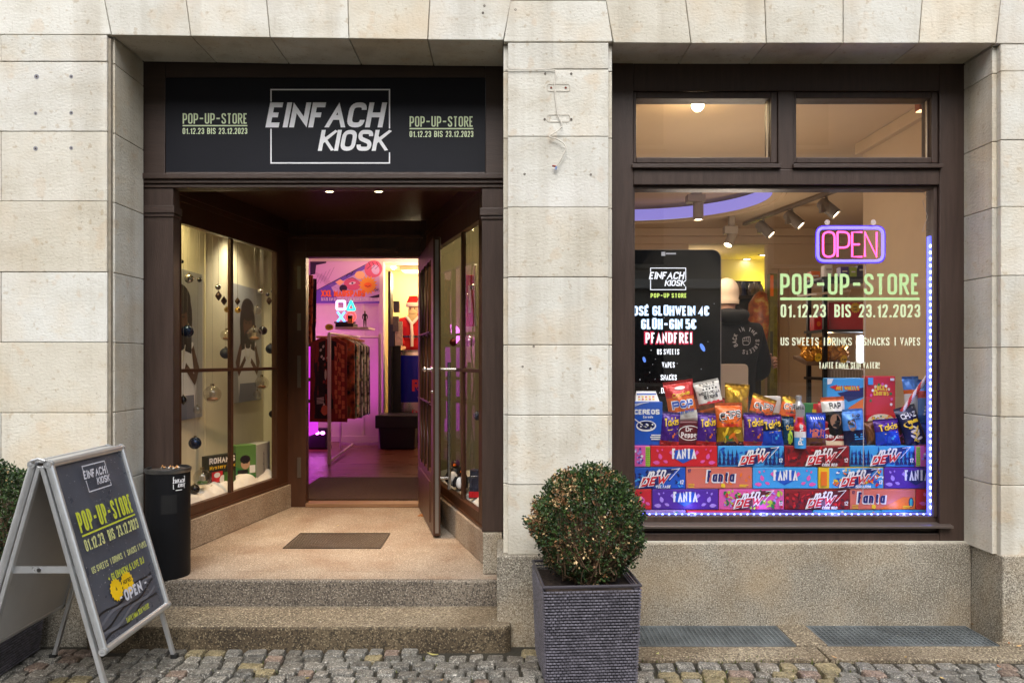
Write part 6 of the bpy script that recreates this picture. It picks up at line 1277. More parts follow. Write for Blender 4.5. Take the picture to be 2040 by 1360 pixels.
def shirt(cx, yy, ztop, wd, hh, mt, prnt, lab, ph):
    o2 = Vector((cx, yy, ztop)); t_ = thing("hanging_shirt", lab, "shirt", o2, "printed shirts hanging on the clothes rack")
    m_ = MB(); nu, nv = 18, 16; vs = []
    def pt(u, v, s_):
        drop = .09 * abs(u - .5) * 2 if v > .9 else 0
        yw = .018 * math.sin(u * 11 + ph + v * 2) * (1.1 - v * .6) + .008 * math.sin(u * 23 + ph)
        x = (u - .5) * wd * (1 + .05 * (1 - v)); z = -hh * (1 - v) - .10 * (abs(u - .5) * 2) ** 1.4 * v + (-.05 * math.exp(-((u - .5) / .1) ** 2) if v > .97 else 0)
        return o2 + Vector((x, yw + s_ * .011, z))
    for s_ in (-1, 1):
        for j in range(nv + 1):
            for i in range(nu + 1): vs.append(pt(i / nu, j / nv, s_))
    n = (nu + 1) * (nv + 1); fs = []
    for s_ in (0, 1):
        for j in range(nv):
            for i in range(nu): a = s_ * n + j * (nu + 1) + i; q = (a, a + 1, a + nu + 2, a + nu + 1); fs.append(q if s_ == 0 else q[::-1])
    ring = [j * (nu + 1) for j in range(nv + 1)] + [nv * (nu + 1) + i for i in range(1, nu + 1)] + [j * (nu + 1) + nu for j in range(nv - 1, -1, -1)] + [i for i in range(nu - 1, 0, -1)]
    for a, b in zip(ring, ring[1:] + ring[:1]): fs.append((a, b, b + n, a + n))
    m_.add(vs, fs); m_.build("cloth", mt, t_, smooth=60)
    m_ = MB(); m_.tube([o2 + Vector((-wd * .34, 0, -.02)), o2 + Vector((wd * .34, 0, -.02))], .014, 8); m_.tube([o2 + Vector((0, 0, -.02)), o2 + Vector((0, 0, .035))], .004, 6); m_.build("hanger", M("wood_hanger", C(226, 170, 120), rough=.5), t_)
    if prnt:
        ik = Ink(lambda u, v, lf: pt(u, v, -1) - Vector((0, .001 + lf, 0))); prnt(ik)
        ik.mb.build("print", [M("shirt_print_black", C(22, 16, 18), rough=.8), M("shirt_print_red", C(150, 50, 44), rough=.8), M("shirt_print_orange", C(206, 110, 76), rough=.8), M("shirt_print_pale", C(200, 190, 180), rough=.8)], t_, recalc=False)
def big_print(ik):
    for j in range(16):   # dark field in strips so that it follows the folds
        v0, v1 = .04 + .057 * j, .04 + .057 * (j + 1); 
        a = .12 + .02 * math.sin(j); b = .52 + .10 * math.sin(j * .6) + (.18 if j > 11 else 0)
        n = 5
        for q in range(n): ik.pl([(a + (b - a) * q / n, v0), (a + (b - a) * (q + 1) / n, v0), (a + (b - a) * (q + 1) / n, v1), (a + (b - a) * q / n, v1)], 0, .0012)
        for q in range(3): ik.pl([(.66 + .1 * q + .02 * math.sin(j * 2), v0), (.74 + .1 * q, v0 + .01), (.74 + .1 * q, v1), (.66 + .1 * q, v1)], 2 if (j + q) % 3 else 1, .0014)
    for i in range(12): ik.ell(.3 + .25 * r5.random(), .1 + .8 * r5.random(), .03, .018, 3 if i % 2 else 1, 8)
    for i in range(5): ik.rect(.2, .4, .22 + .016 * i, .228 + .016 * i, 3)
    ik.ell(.42, .14, .10, .06, 2, 12); ik.ell(.44, .55, .03, .06, 3, 10)
M("shirt_rust", C(128, 44, 40), rough=.9, var=.3, vs=7, bump=.2, bs=60)
shirt(rkx0 - .062, 4.98, Z(668, 9.0), .44, 1.05, MATS["shirt_rust"], big_print, "big rust red printed shirt hanging foremost on the clothes rack", 0)
shl = ["rust", "teal", "sand", "grey", "black", "white", "green", "ash", "dark", "cream", "slate"]
for i in range(11):
    nm, c = sh_cols[1 + i]; c2 = (230 - c[0] // 2, 120 + (i * 53) % 110, 90 + (i * 37) % 120); mt = ramp_mat(nm + "_b", [(.38, C(26, 22, 26)), (.46, C(*c)), (.56, C(*[min(255, int(q_ * 1.35) + 20) for q_ in c])), (.64, C(*c2))], scale=5 + i % 4, rough=.9, bump=.2, bs=60)
    shirt(rkx0 + .016, 5.08 + .105 * i, Z(668, 9.0) - .002 * i, .43, 1.04 - .03 * r5.random(), mt, None, "%s shirt, number %s from the front in the row of shirts seen edge-on" % (shl[i], ["two", "three", "four", "five", "six", "seven", "eight", "nine", "ten", "eleven", "twelve"][i]), i * 1.3)
# what stands on the rack shelf
zs_ = Z(652, 9.9)
card("game_case_stack", "low stack of dark boxes under the glowing shapes", "box stack", 668, 704, 644, 651.5, 9.85, .3, M("stack_black", C(32, 26, 36), rough=.5))
t_ = thing("shape_lamp", "glowing lamp of square, triangle, cross and circle shapes", "lamp", P(688, 643, 9.9))
def ngon(cx, cy, r, n, rot=0): return [P(cx + r * math.cos(rot + 2 * math.pi * i / n), cy - r * math.sin(rot + 2 * math.pi * i / n), 9.9) for i in range(n)]
m_ = MB(); m_.tube([P(a, b, 9.9) for a, b in _round([(671, 600), (687, 600), (687, 616), (671, 616)], True, 2)], .014, 8, closed=True); m_.build("square", emis("shape_pink", C(255, 206, 236), 2), t_, smooth=50)
m_ = MB(); m_.tube([P(a, b, 9.9) for a, b in _round([(692, 617), (707, 617), (699.5, 599)], True, 2)], .014, 8, closed=True); m_.build("triangle", emis("shape_teal", C(40, 226, 190), 1.6), t_, smooth=50)
m_ = MB(); m_.tube([P(672, 621, 9.9), P(687, 641, 9.9)], .014, 8); m_.tube([P(687, 621, 9.9), P(672, 641, 9.9)], .014, 8); m_.build("cross", emis("shape_blue", C(90, 160, 255), 2), t_, smooth=50)
m_ = MB(); m_.tube(ngon(699, 631, 8.5, 22), .015, 8, closed=True); m_.build("circle", emis("shape_red", C(255, 60, 60), 1.6), t_, smooth=50)
m_ = MB(); m_.box(X(667, 9.9), X(708, 9.9), 5.86, 5.94, Z(643.8, 9.9), Z(641, 9.9)); m_.build("stand", M("stack_black", None), t_)
def figure(name, lab, cat, foot, hgt, cols, pose=0):
    """small standing figure: legs, coat, head"""
    t_ = thing(name, lab, cat, foot); s = hgt / 1.8; q = lambda x, y, z: foot + Vector((x, y, z)) * s
    nd = [(q(0, 0, .95), .14 * s), (q(0, 0, 1.3), .16 * s), (q(0, 0, 1.5), .07 * s), (q(0, 0, 1.67), .095 * s), (q(.2, 0, 1.42), .07 * s), (q(.27, 0, 1.15), .055 * s), (q(.24, -.05, .9), .045 * s), (q(-.2, 0, 1.42), .07 * s), (q(-.27, 0, 1.15), .055 * s), (q(-.24, -.05, .9), .045 * s),
          (q(.1, 0, .85), .09 * s), (q(.11, 0, .45), .07 * s), (q(.12, 0, .05), .05 * s), (q(-.1, 0, .85), .09 * s), (q(-.11, 0, .45), .07 * s), (q(-.12, 0, .05), .05 * s)]
    ed = [(0, 1), (1, 2), (2, 3), (1, 4), (4, 5), (5, 6), (1, 7), (7, 8), (8, 9), (0, 10), (10, 11), (11, 12), (0, 13), (13, 14), (14, 15)]
    skin("body", nd, ed, cols[0], t_, sub=1)
    m_ = MB(); m_.ball(q(0, -.01, 1.70), .098 * s, 12); m_.build("head", cols[1], t_, smooth=60)
    return t_
figure("figurine", "small dark figurine of a standing man on the rack shelf", "figurine", P(727, 645.5, 9.95), .225, (M("figurine_dark", C(48, 44, 48), rough=.6), M("figurine_skin", C(120, 80, 64), rough=.6)))
for o_ in [o for o in col.objects if o.name == "figurine"]: o_.location.z = zs_ + .0; o_['_base'] = list(o_.location)
card("figure_box", "little toy figure pack with a dark top in front of the red circle lamp", "box", 692, 702, 628, 643.5, 9.78, .05, M("toy_orange", C(200, 110, 70), rough=.5), draw=lambda ik: (ik.rpx(693, 701, 629, 634, 0), ik.ell(697, 1360 - 637, 2.5, 2.2, 1, 10)), mats=(PBK, PY_))
ik = InkPx(8.7); ik.ell(656, 1360 - 651.5, 8.5, 6.5, 0, 20); ik.text("11,99", 650.5, 1360 - 653.5, 4.5, 1, fit=11, t=.16)
o_ = ik.mb.build("price_tag", [c_yel, c_blk], recalc=False, origin=P(656, 651, 8.7)); tag(o_, "round yellow price tag on top of the clothes rack", "price tag")
c_ = P(632, 862, 10.2); t_ = thing("stage_light", "small black floor spotlight with three magenta lamps behind the rack", "stage light", (c_.x, c_.y, ZF))
m_ = MB(); m_.box(c_.x - .12, c_.x + .12, c_.y, c_.y + .2, ZF + .02, c_.z + .06); m_.box(c_.x - .16, c_.x + .16, c_.y + .02, c_.y + .18, ZF, ZF + .03); m_.build("housing", M("stage_black", C(18, 16, 20), rough=.5), t_, bevel=.01)
m_ = MB()
for dx in (-.075, 0, .075): m_.ball(Vector((c_.x + dx, c_.y - .004, c_.z)), .03, 12, sc=(1, .4, .75))
m_.build("lamps", emis("magenta_lamp", C(255, 120, 255), 8), t_, smooth=60)
lamp('SPOT', "magenta_beam", (c_.x, c_.y - .1, c_.z + .12), 20, (1, .10, .95), t_, .08, (c_.x + .15, c_.y + 1.0, 2.3), 130, .8)
lamp('POINT', "magenta_glow", (c_.x - .25, c_.y - .1, .55), 2.5, (.85, .05, 1), t_, .1)
lamp('POINT', "magenta_wall_wash", (-3.2, 6.3, 1.9), 5, (1, .16, .9), t_, .15)
# left edge inside the door: lit cubes and hanging cloth
t_ = thing("cube_shelf", "white cube shelf glowing magenta at the left edge of the doorway", "shelf", P(609, 880, 9.3))
mgl = M("magenta_panel", C(236, 150, 236), rough=.5)
xs0, xs1 = X(560, 9.3), X(618.5, 9.3)
for (a, b) in ((690, 752), (760, 795), (803, 868)):
    m_ = MB(); m_.box(xs0, xs1, 5.3, 5.7, Z(b, 9.3), Z(a, 9.3)); m_.build("cube", emis("lit_cube", C(216, 60, 226), .55), t_, bevel=.01)
m_ = MB(); m_.box(xs0, xs1 + .01, 5.28, 5.72, Z(759, 9.3), Z(753, 9.3)); m_.box(xs0, xs1 + .01, 5.28, 5.72, Z(802, 9.3), Z(796, 9.3)); m_.box(xs0, xs1 + .01, 5.28, 5.72, Z(689, 9.3), Z(684, 9.3)); m_.build("board", M("stage_black", None), t_)
for i, (a, b, y0_, y1_, key, c, lab) in enumerate(((604, 622, 548, 684, "patterned_cloth", (190, 96, 60), "orange and black patterned cloth hanging at the left of the doorway"), (617, 629, 555, 690, "dark_cloth", (44, 34, 58), "dark violet cloth hanging behind the patterned one"))):
    dd = 9.0 + .25 * i; c0 = P(a, y0_, dd); m_ = MB(); n = 14; vs = []
    for j in range(n + 1):
        for k in range(9): vs.append(Vector((X(a, dd) + (X(b, dd) - X(a, dd)) * k / 8, dd - 4 + .02 * math.sin(k * 1.9 + j * .3), Z(y0_, dd) + (Z(y1_, dd) - Z(y0_, dd)) * j / n)))
    m_.add(vs, [(j * 9 + k, j * 9 + k + 1, (j + 1) * 9 + k + 1, (j + 1) * 9 + k) for j in range(n) for k in range(8)])
    o_ = m_.build("hanging_cloth", ramp_mat(key, [(.35, C(24, 16, 20)), (.5, C(*c)), (.65, C(60, 30, 30)), (.75, C(230, 150, 100))], scale=9, rough=.9, bump=0), origin=c0, smooth=60)
    so = o_.modifiers.new('thick', 'SOLIDIFY'); so.thickness = .012; tag(o_, lab, "cloth")
    m_ = MB()
# can-shaped cooler
dK = 10.9; c_ = Vector((X(812, dK), dK - 3.65, ZF)); rK = 42 * K(dK); zK = Z(697, dK)
t_ = thing("can_cooler", "huge blue and silver drink can used as a cooler in the back room", "drinks cooler", c_)
h_ = zK - ZF
m_ = MB(); m_.lathe([(rK * .86, 0), (rK * .97, .05), (rK, .12), (rK, h_ * .44)], c_, 40); m_.build("silver_body", M("can_silver", C(196, 186, 176), rough=.25, metal=.9), t_, smooth=50)
m_ = MB(); m_.lathe([(rK * 1.002, h_ * .4405), (rK * 1.002, h_ - .08)], c_, 40); m_.build("blue_band", M("can_blue", C(14, 18, 130), rough=.25, metal=.3), t_, smooth=50)
m_ = MB(); m_.lathe([(rK, h_ - .0795), (rK * .95, h_ - .03), (rK * .97, h_ - .02), (rK * .97, h_), (rK * .9, h_), (rK * .88, h_ - .012)], c_, 40); m_.build("lid", M("can_silver", None), t_, smooth=40)
fcan = lambda u, v, lf: c_ + Vector(((rK * 1.004 + lf) * math.sin(u / rK), -(rK * 1.004 + lf) * math.cos(u / rK), v))
ik = Ink(fcan); ik.text("Red Bull", .06, h_ * .56, .17, 0, w=.45, t=.24); ik.text("ENERGY DRINK", .06, h_ * .30, .08, 0, w=.5, t=.16); ik.mb.build("lettering", M("can_red", C(170, 24, 40), rough=.4), t_, recalc=False)
# santa figure seated on the lid
f0 = Vector((X(817, dK - .05), c_.y, zK + .004)); sred, swht = M("santa_red", C(190, 22, 20), rough=.9, bump=.3, bs=60), M("santa_white", C(236, 222, 196), rough=1, bump=.5, bs=90)
sn = thing("santa_figure", "santa figure in red coat and pointed cap sitting on the can cooler", "santa figure", f0)
q = lambda x, y, z: f0 + Vector((x, y, z))
body = [(q(0, 0, .10), .165), (q(0, 0, .26), .15), (q(0, 0, .42), .155), (q(0, .0, .52), .07), (q(0, 0, .60), .085), (q(.17, 0, .44), .065), (q(.25, -.02, .24), .055), (q(.20, -.15, .06), .04), (q(-.17, 0, .44), .065), (q(-.22, -.03, .24), .055), (q(-.13, -.18, .07), .042), (q(.1, -.05, .06), .09), (q(.12, .16, .05), .07), (q(-.1, -.05, .06), .09), (q(-.12, .16, .05), .07)]
skin("body", body, [(0, 1), (1, 2), (2, 3), (3, 4), (2, 5), (5, 6), (6, 7), (2, 8), (8, 9), (9, 10), (0, 11), (11, 12), (0, 13), (13, 14)], sred, sn)
m_ = MB(); m_.ball(q(0, -.02, .60), .088, 16, sc=(.9, .95, 1.15)); m_.build("face", M("santa_skin", C(214, 176, 132), rough=.6), sn, smooth=60)
m_ = MB(); m_.ball(q(0, -.085, .50), .085, 14, sc=(.9, .5, 1.5)); m_.ball(q(0, -.10, .555), .05, 12, sc=(1.3, .6, .5)); m_.build("beard", M("santa_beard", C(206, 184, 128), rough=1, bump=.8, bs=50), sn, smooth=60)
m_ = MB(); m_.ball(q(-.032, -.098, .625), .010, 8); m_.ball(q(.032, -.098, .625), .010, 8); m_.build("eyes", PBK, sn)
m_ = MB(); m_.lathe([(.112, .655), (.118, .67), (.118, .70), (.110, .715)], f0 + Vector((0, -.01, 0)), 20); m_.build("cap_trim", swht, sn, smooth=60)
m_ = MB(); m_.lathe([(.105, .716), (.085, .76), (.065, .81), (.075, .815), (.02, .82)], f0 + Vector((0, -.005, 0)), 20); m_.ball(q(.09, -.06, .72), .03, 10, 1); m_.build("cap", [sred, swht], sn, smooth=60)
m_ = MB(); m_.tube([q(0, -.17, .05), q(.0, -.168, .25), q(-.01, -.165, .40), q(-.09, -.09, .5)], .022, 8); m_.tube([q(-.01, -.165, .38), q(.09, -.09, .5)], .022, 8); m_.build("coat_trim", swht, sn, smooth=60)
m_ = MB(); vs = []
for z_ in (.185, .215):
    for k in range(26): a = 2 * math.pi * k / 26; vs.append(q(.175 * math.cos(a), .172 * math.sin(a), z_))
m_.add(vs, [(k, (k + 1) % 26, 26 + (k + 1) % 26, 26 + k) for k in range(26)]); m_.build("belt", PBK, sn)
m_ = MB(); m_.tube([q(a, -.178, b) for a, b in ((-.03, .175), (.03, .175), (.03, .225), (-.03, .225))], .006, 6, closed=True); m_.build("buckle", chrome, sn)
m_ = MB()
for sx, c0 in ((1, q(.19, -.19, .03)), (-1, q(-.12, -.22, .035))):
    m_.ball(c0, .035, 10, sc=(1.1, 1.2, .6))
    for k in range(4): m_.tube([c0 + Vector((-.027 + .018 * k, -.03, .0)), c0 + Vector((-.03 + .02 * k, -.075, -.015)), c0 + Vector((-.03 + .02 * k, -.10, -.03))], [.011, .010, .007], 6)
    m_.tube([c0 + Vector((.03 * sx, -.01, .01)), c0 + Vector((.055 * sx, -.045, 0))], [.011, .008], 6)
m_.build("hands", M("santa_skin", None), sn, smooth=60)
# dark things beside the cooler
c_ = P(792, 690, 10.7); t_ = thing("magazine_stand", "slim dark stand of small packs between the wall end and santa", "stand", (c_.x, c_.y, ZF))
m_ = MB(); m_.box(X(773, 10.7), X(778, 10.7), 6.7, 6.95, ZF, Z(540, 10.7)); m_.box(X(776, 10.7), X(794, 10.7), 6.92, 6.95, ZF, Z(650, 10.7)); m_.build("frame", M("stand_black", C(20, 18, 20), rough=.5), t_)
for i, (a, b, y0_, y1_, c) in enumerate(((784, 795, 600, 622, (40, 34, 36)), (783, 794, 630, 660, (70, 60, 54)), (776, 785, 646, 690, (26, 28, 40)), (787, 801, 640, 688, (150, 132, 110)))):
    m_ = MB(); m_.box(X(a, 10.68), X(b, 10.68), 6.66 + .008 * i, 6.75, Z(y1_, 10.68), Z(y0_, 10.68)); m_.build("pack", M("stand_pack_%d" % i, C(*c), rough=.5, var=.4, vs=30), t_)
c_ = P(790, 888, 10.2); t_ = thing("tub", "black tapered plastic tub on the floor in front of the cooler", "tub", (c_.x, 6.3, ZF))
m_ = MB(); a0, a1, b0, b1 = X(757, 10.2), X(826, 10.2), X(749, 10.2), X(833, 10.2); z0_, z1_ = ZF + .002, Z(828, 10.2)
m_.hexa([(a0, 6.2, z0_), (a1, 6.2, z0_), (a1, 6.55, z0_), (a0, 6.55, z0_), (b0 + .03, 6.15, z1_), (b1 - .03, 6.15, z1_), (b1 - .03, 6.6, z1_), (b0 + .03, 6.6, z1_)]); m_.build("tub_body", M("tub_black", C(20, 18, 22), rough=.45), t_, bevel=.02)
m_ = MB(); m_.box(b0, b1, 6.12, 6.63, Z(852, 10.2), z1_ + .012); m_.build("rim", M("tub_black", None), t_, bevel=.012)

# ================================================================ left and right showcases beside the porch
csm = M("showcase_cream", C(222, 216, 192), rough=.8, var=.05, vs=3)
m_ = MB(); m_.box(-2.36, -2.30, .48, 3.2, .46, 2.75); m_.box(-2.36, -1.99, 3.13, 3.195, .46, 2.75); m_.prism([(-2.36, .48, 2.71), (LA[0] - .045, .48, 2.71), (LB[0] - .045, 2.35, 2.71), (-2.36, 2.35, 2.71)], (0, 0, .05)); m_.box(-2.36, -1.985, 2.351, 3.2, 2.71, 2.76); m_.box(-2.304, -2.294, 1.72, 1.735, .5, 2.7)
struct(m_, "showcase_wall", csm)
m_ = MB(); m_.prism([(-2.36, .48, .46), (LA[0] - .055, .48, .46), (LB[0] - .055, 2.33, .46), (-1.99, 3.19, .46), (-2.36, 3.19, .46)], (0, 0, .055)); struct(m_, "showcase_ledge", csm)
t_ = thing("showcase_light", "small round lamp at the top of the left showcase throwing yellow light", "lamp", (-2.18, .85, 2.69))
m_ = MB(); m_.lathe([(.04, 0), (.04, -.03), (.03, -.035)], (-2.18, .85, 2.708), 16); m_.build("housing", steel, t_, smooth=40)
m_ = MB(); m_.lathe([(.028, 0), (.028, -.004)], (-2.18, .85, 2.671), 14); m_.build("bulb", emis("yellow_lens", C(255, 226, 150), 8), t_)
lamp('SPOT', "showcase_beam", (-2.16, .95, 2.64), 28, (1, .80, .36), t_, .04, (-2.28, 1.6, 1.2), 120, .9); lamp('SPOT', "showcase_beam_rear", (-2.08, 2.2, 2.6), 18, (1, .86, .58), t_, .04, (-2.25, 2.3, .5), 130, .9)
def portrait(lab, ya, yb, z0_, z1_):
    o2 = Vector((-2.285, ya, z0_)); t_ = thing("photo_poster", lab, "poster", o2); W_, H_ = yb - ya, z1_ - z0_
    m_ = MB(); m_.box(-2.297, -2.286, ya, yb, z0_, z1_); m_.build("sheet", ramp_mat("poster_grey_blue", [(.3, C(150, 154, 162)), (.7, C(178, 178, 180))], scale=1.5, rough=.5, bump=0), t_)
    ik = Ink(plane(o2, (0, 1, 0), (0, 0, 1))); s = W_
    def E(cx, cy, rx, ry, mi, rot=0, n=22): ik.ell(cx * s, cy * H_, rx * s, ry * H_, mi, n, rot)
    ik.pl([(.22 * s, .0), (.80 * s, .0), (.86 * s, .30 * H_), (.78 * s, .52 * H_), (.28 * s, .52 * H_), (.16 * s, .30 * H_)], 0)       # white shirt
    ik.pl([(.20 * s, .0), (.82 * s, .0), (.80 * s, .16 * H_), (.24 * s, .16 * H_)], 4)
    E(.50, .68, .26, .22, 2); ik.pl([(.26 * s, .44 * H_), (.40 * s, .46 * H_), (.40 * s, .74 * H_), (.25 * s, .70 * H_)], 2); ik.pl([(.60 * s, .46 * H_), (.74 * s, .44 * H_), (.75 * s, .70 * H_), (.60 * s, .74 * H_)], 2)
    E(.50, .66, .15, .125, 1); E(.50, .575, .10, .05, 2); E(.44, .685, .03, .008, 2, n=10); E(.56, .685, .03, .008, 2, n=10); E(.50, .60, .05, .008, 3, n=10); E(.5, .80, .22, .10, 2)
    ik.pl([(.10 * s, .34 * H_), (.24 * s, .50 * H_), (.30 * s, .47 * H_), (.22 * s, .30 * H_), (.40 * s, .40 * H_), (.43 * s, .36 * H_), (.20 * s, .22 * H_)], 1)
    ik.pl([(.92 * s, .34 * H_), (.78 * s, .50 * H_), (.74 * s, .47 * H_), (.80 * s, .30 * H_), (.62 * s, .38 * H_), (.59 * s, .34 * H_), (.82 * s, .22 * H_)], 1)
    ik.line([(.40 * s, .50 * H_), (.44 * s, .40 * H_), (.5 * s, .37 * H_), (.56 * s, .40 * H_), (.60 * s, .50 * H_)], .012, 5)
    ik.mb.build("print", [M("print_tee", C(232, 232, 236), rough=.6), M("print_brown_skin", C(92, 62, 48), rough=.6), M("print_hair", C(36, 30, 32), rough=.6), M("print_lip", C(130, 84, 72), rough=.6), M("print_jeans", C(120, 126, 144), rough=.6), M("print_chain", C(224, 220, 210), rough=.5)], t_, recalc=False)
portrait("grey portrait poster of a long-haired man in white, cut by the left window frame", .86, 1.64, 1.09, 2.17)
portrait("grey portrait poster of a long-haired man in white, behind the right-hand panes of the showcase", 2.26, 3.03, 1.15, 2.175)
def dgl(px): k = (px - CX) / F; return 2.970 / (.178 - k)
def snow(name, lab, quad_f, nu, nv, amp, seed):
    rr = random.Random(seed); m_ = MB(); hs_ = [[rr.random() for _ in range(nu + 1)] for _ in range(nv + 1)]
    vs = [quad_f(i / nu, j / nv, amp * (.25 + .75 * hs_[j][i]) * (1 if 0 < i < nu and 0 < j < nv else .2)) for j in range(nv + 1) for i in range(nu + 1)]
    m_.add(vs, [(j * (nu + 1) + i, j * (nu + 1) + i + 1, (j + 1) * (nu + 1) + i + 1, (j + 1) * (nu + 1) + i) for j in range(nv) for i in range(nu)])
    o_ = m_.build(name, M("snow_wool", C(232, 230, 226), rough=1, bump=1, bs=45), smooth=180); s_ = o_.modifiers.new('s', 'SUBSURF'); s_.levels = 1; s_.render_levels = 2; tag(o_, lab, "snow wool", kind='stuff')
snow("snow_wool", "white artificial snow wool covering the ledge of the left showcase", lambda u, v, h: Vector(((-2.29) * (1 - u) + (-2.970 + .178 * (4.56 + 1.75 * v) - .06) * u, .56 + 1.75 * v, .518 + h)), 8, 34, .12, 1)
# boxes on the ledge
def slab(name, lab, cat, A, B, z0_, z1_, th, mt, draw, mats, side=None):
    A = Vector((A[0], A[1], 0)); B = Vector((B[0], B[1], 0)); t_ = thing(name, lab, cat, ((A.x + B.x) / 2, (A.y + B.y) / 2, z0_))
    m_ = MB(); m_.wallbox(A, B, z0_, z1_, th); m_.build("carton", mt, t_, bevel=.003)
    ik = Ink(plane(Vector((A.x, A.y, z0_)), B - A, (0, 0, 1))); draw(ik, (B - A).length, z1_ - z0_); ik.mb.build("print", list(mats), t_, recalc=False); return t_
def A_px(px, d): return (X(px, d), d - 4)
slab("mystery_box", "green and black mystery box with pale lettering on the snow wool", "box", A_px(415, 5.50), A_px(470, 5.74), .535, .80, .07, M("box_dark_green", C(30, 38, 30), rough=.5),
     lambda ik, w_, h: (ik.rect(.01, w_ - .01, .01, h * .22, 1), ik.text("ROHAN'S", .008, h * .78, h * .17, 0, fit=w_ - .02, t=.26), ik.text("Mystery", .012, h * .62, h * .12, 2, fit=w_ * .58, t=.2), ik.text("Box", w_ * .7, h * .62, h * .12, 2, fit=w_ * .26, t=.2), ik.rect(.03, w_ * .5, h * .25, h * .55, 3), ik.ell(w_ * .5, h * .3, .03, .035, 0, 14), ik.ell(w_ * .3, h * .45, .03, .02, 0, 12), ik.rect(w_ * .55, w_ - .02, h * .2, h * .5, 1)), (PW, M("box_green", C(70, 120, 50), rough=.5), PY_, PR))
tb = slab("mystery_box", "green box showing a dark-haired boy lying down, beside the lettered mystery box", "box", A_px(469, 5.86), A_px(510, 5.98), .535, .84, .10, M("box_mid_green", C(84, 128, 62), rough=.5),
     lambda ik, w_, h: (ik.pl([(.005, .005), (w_ * .98, .005), (w_ * .98, h * .18), (w_ * .6, h * .30), (.005, h * .45)], 4), ik.ell(w_ * .48, h * .52, w_ * .22, h * .15, 1, 18), ik.ell(w_ * .47, h * .63, w_ * .25, h * .11, 0, 18), ik.ell(w_ * .40, h * .53, .008, .004, 0, 8), ik.ell(w_ * .56, h * .53, .008, .004, 0, 8), ik.pl([(w_ * .3, h * .08), (w_ * .9, h * .06), (w_ * .95, h * .14), (w_ * .35, h * .22)], 1), ik.rect(w_ * .68, w_ * .96, h * .26, h * .46, 2), ik.rect(w_ * .1, w_ * .6, h * .18, h * .36, 0)), (PBK, M("box_skin", C(190, 150, 124), rough=.5), PW, PY_, PG_))
A0 = Vector((*A_px(510, 5.98), 0)); slab("grey_box", "tall pale grey box with vertical writing behind the boy box", "box", A_px(512, 6.02), A_px(538, 6.30), .535, .83, .12, M("box_grey", C(168, 170, 164), rough=.6), lambda ik, w_, h: ik.text("shangude", w_ * .45, h * .75, .03, 0, fit=.17, t=.15, rot=-1.5), (PBK,))
# baubles on threads: one object each
bm = {'silver': M("bauble_silver", C(176, 172, 164), rough=.2, metal=1), 'black': M("bauble_black", C(14, 14, 18), rough=.12), 'blue': M("bauble_blue", C(22, 44, 74), rough=.22, metal=.6), 'navy': M("bauble_matt_blue", C(34, 46, 66), rough=.6), 'brown': M("bauble_brown", C(60, 40, 32), rough=.3, metal=.4), 'gold': M("bauble_gold", C(206, 170, 84), rough=.25, metal=1), 'clear': glass_mat("bauble_glass", 2.3, (.9, .88, .84, 1))}
cap_m = M("bauble_cap", C(190, 176, 140), rough=.25, metal=1); thr = M("thread", C(120, 114, 100), rough=.7)
BL = [(190, 252, 20, 'silver'), (235, 258, 10, 'black'), (159, 178, 8, 'black'), (317, 290, 12, 'silver'), (319, 328, 14, 'brown', 1), (343, 350, 13, 'brown', 1), (402, 352, 11, 'brown', 1), (403, 390, 13, 'gold'), (355, 388, 12, 'gold'), (488, 392, 18, 'clear'),
      (502, 308, 12, 'silver'), (534, 322, 8, 'black'), (558, 305, 12, 'silver'), (540, 350, 12, 'brown', 1), (183, 483, 27, 'blue'), (353, 500, 25, 'clear', 2), (350, 578, 24, 'navy'), (476, 495, 32, 'clear', 2), (513, 479, 19, 'black'), (546, 559, 21, 'navy'),
      (562, 694, 11, 'black', 1), (508, 708, 30, 'clear', 2), (488, 758, 18, 'clear'), (292, 757, 38, 'clear', 2), (165, 782, 15, 'black', 1), (226, 825, 18, 'clear'), (216, 970, 27, 'blue'), (555, 843, 16, 'navy'),
      (425, 1158, 14, 'silver', 9), (488, 1131, 17, 'silver', 9), (290, 1200, 12, 'gold', 9), (214, 1172, 22, 'black', 9), (348, 1138, 20, 'gold', 9), (247, 1122, 38, 'clear', 8)]
BLAB = ["big silver bauble near the top left of the left showcase", "small black bauble right of the big silver one, top left of the showcase", "tiny black bauble topmost at the left frame of the showcase", "small silver bauble above two brown drop ornaments", "brown drop ornament under the small silver bauble", "brown drop ornament, the lower right of the pair under the small silver bauble",
  "brown drop ornament touching the middle glazing bar", "gold bauble below the brown drop at the middle bar", "gold bauble left of the middle bar above a clear globe", "medium clear bauble in front of the poster shoulder, upper right", "small silver bauble at the upper edge of the right poster", "tiny black bauble above a brown drop, upper right pane", "small silver bauble beside the right edge of the upper right pane", "brown drop ornament under the tiny black bauble, upper right pane",
  "shiny dark blue bauble over the face of the left poster", "clear globe with golden filling left of the middle bar", "matt dark blue bauble just left of the middle bar", "large clear globe with filling in front of the right poster", "glossy black bauble touching the large clear globe", "matt dark blue bauble at the right of the upper right pane",
  "black drop ornament at the right edge below the cross bar", "clear globe with golden filling right under the cross bar", "medium clear bauble just below a filled globe, lower right pane", "largest clear globe, with a small house inside, lower left pane", "black drop ornament at the left frame in the lower left pane", "medium clear bauble in the lower left pane near the poster corner", "shiny dark blue bauble hanging lowest, above the waste bin", "matt dark blue bauble at the right edge of the lower right pane",
  "silver bauble lying on the snow wool before the boy box", "bigger silver bauble lying on the snow wool to the right", "gold bauble lying on the snow wool near the front", "glossy black bauble lying on the snow wool beside the bin", "larger gold bauble lying before the mystery box", "clear globe with green filling lying on the snow wool"]
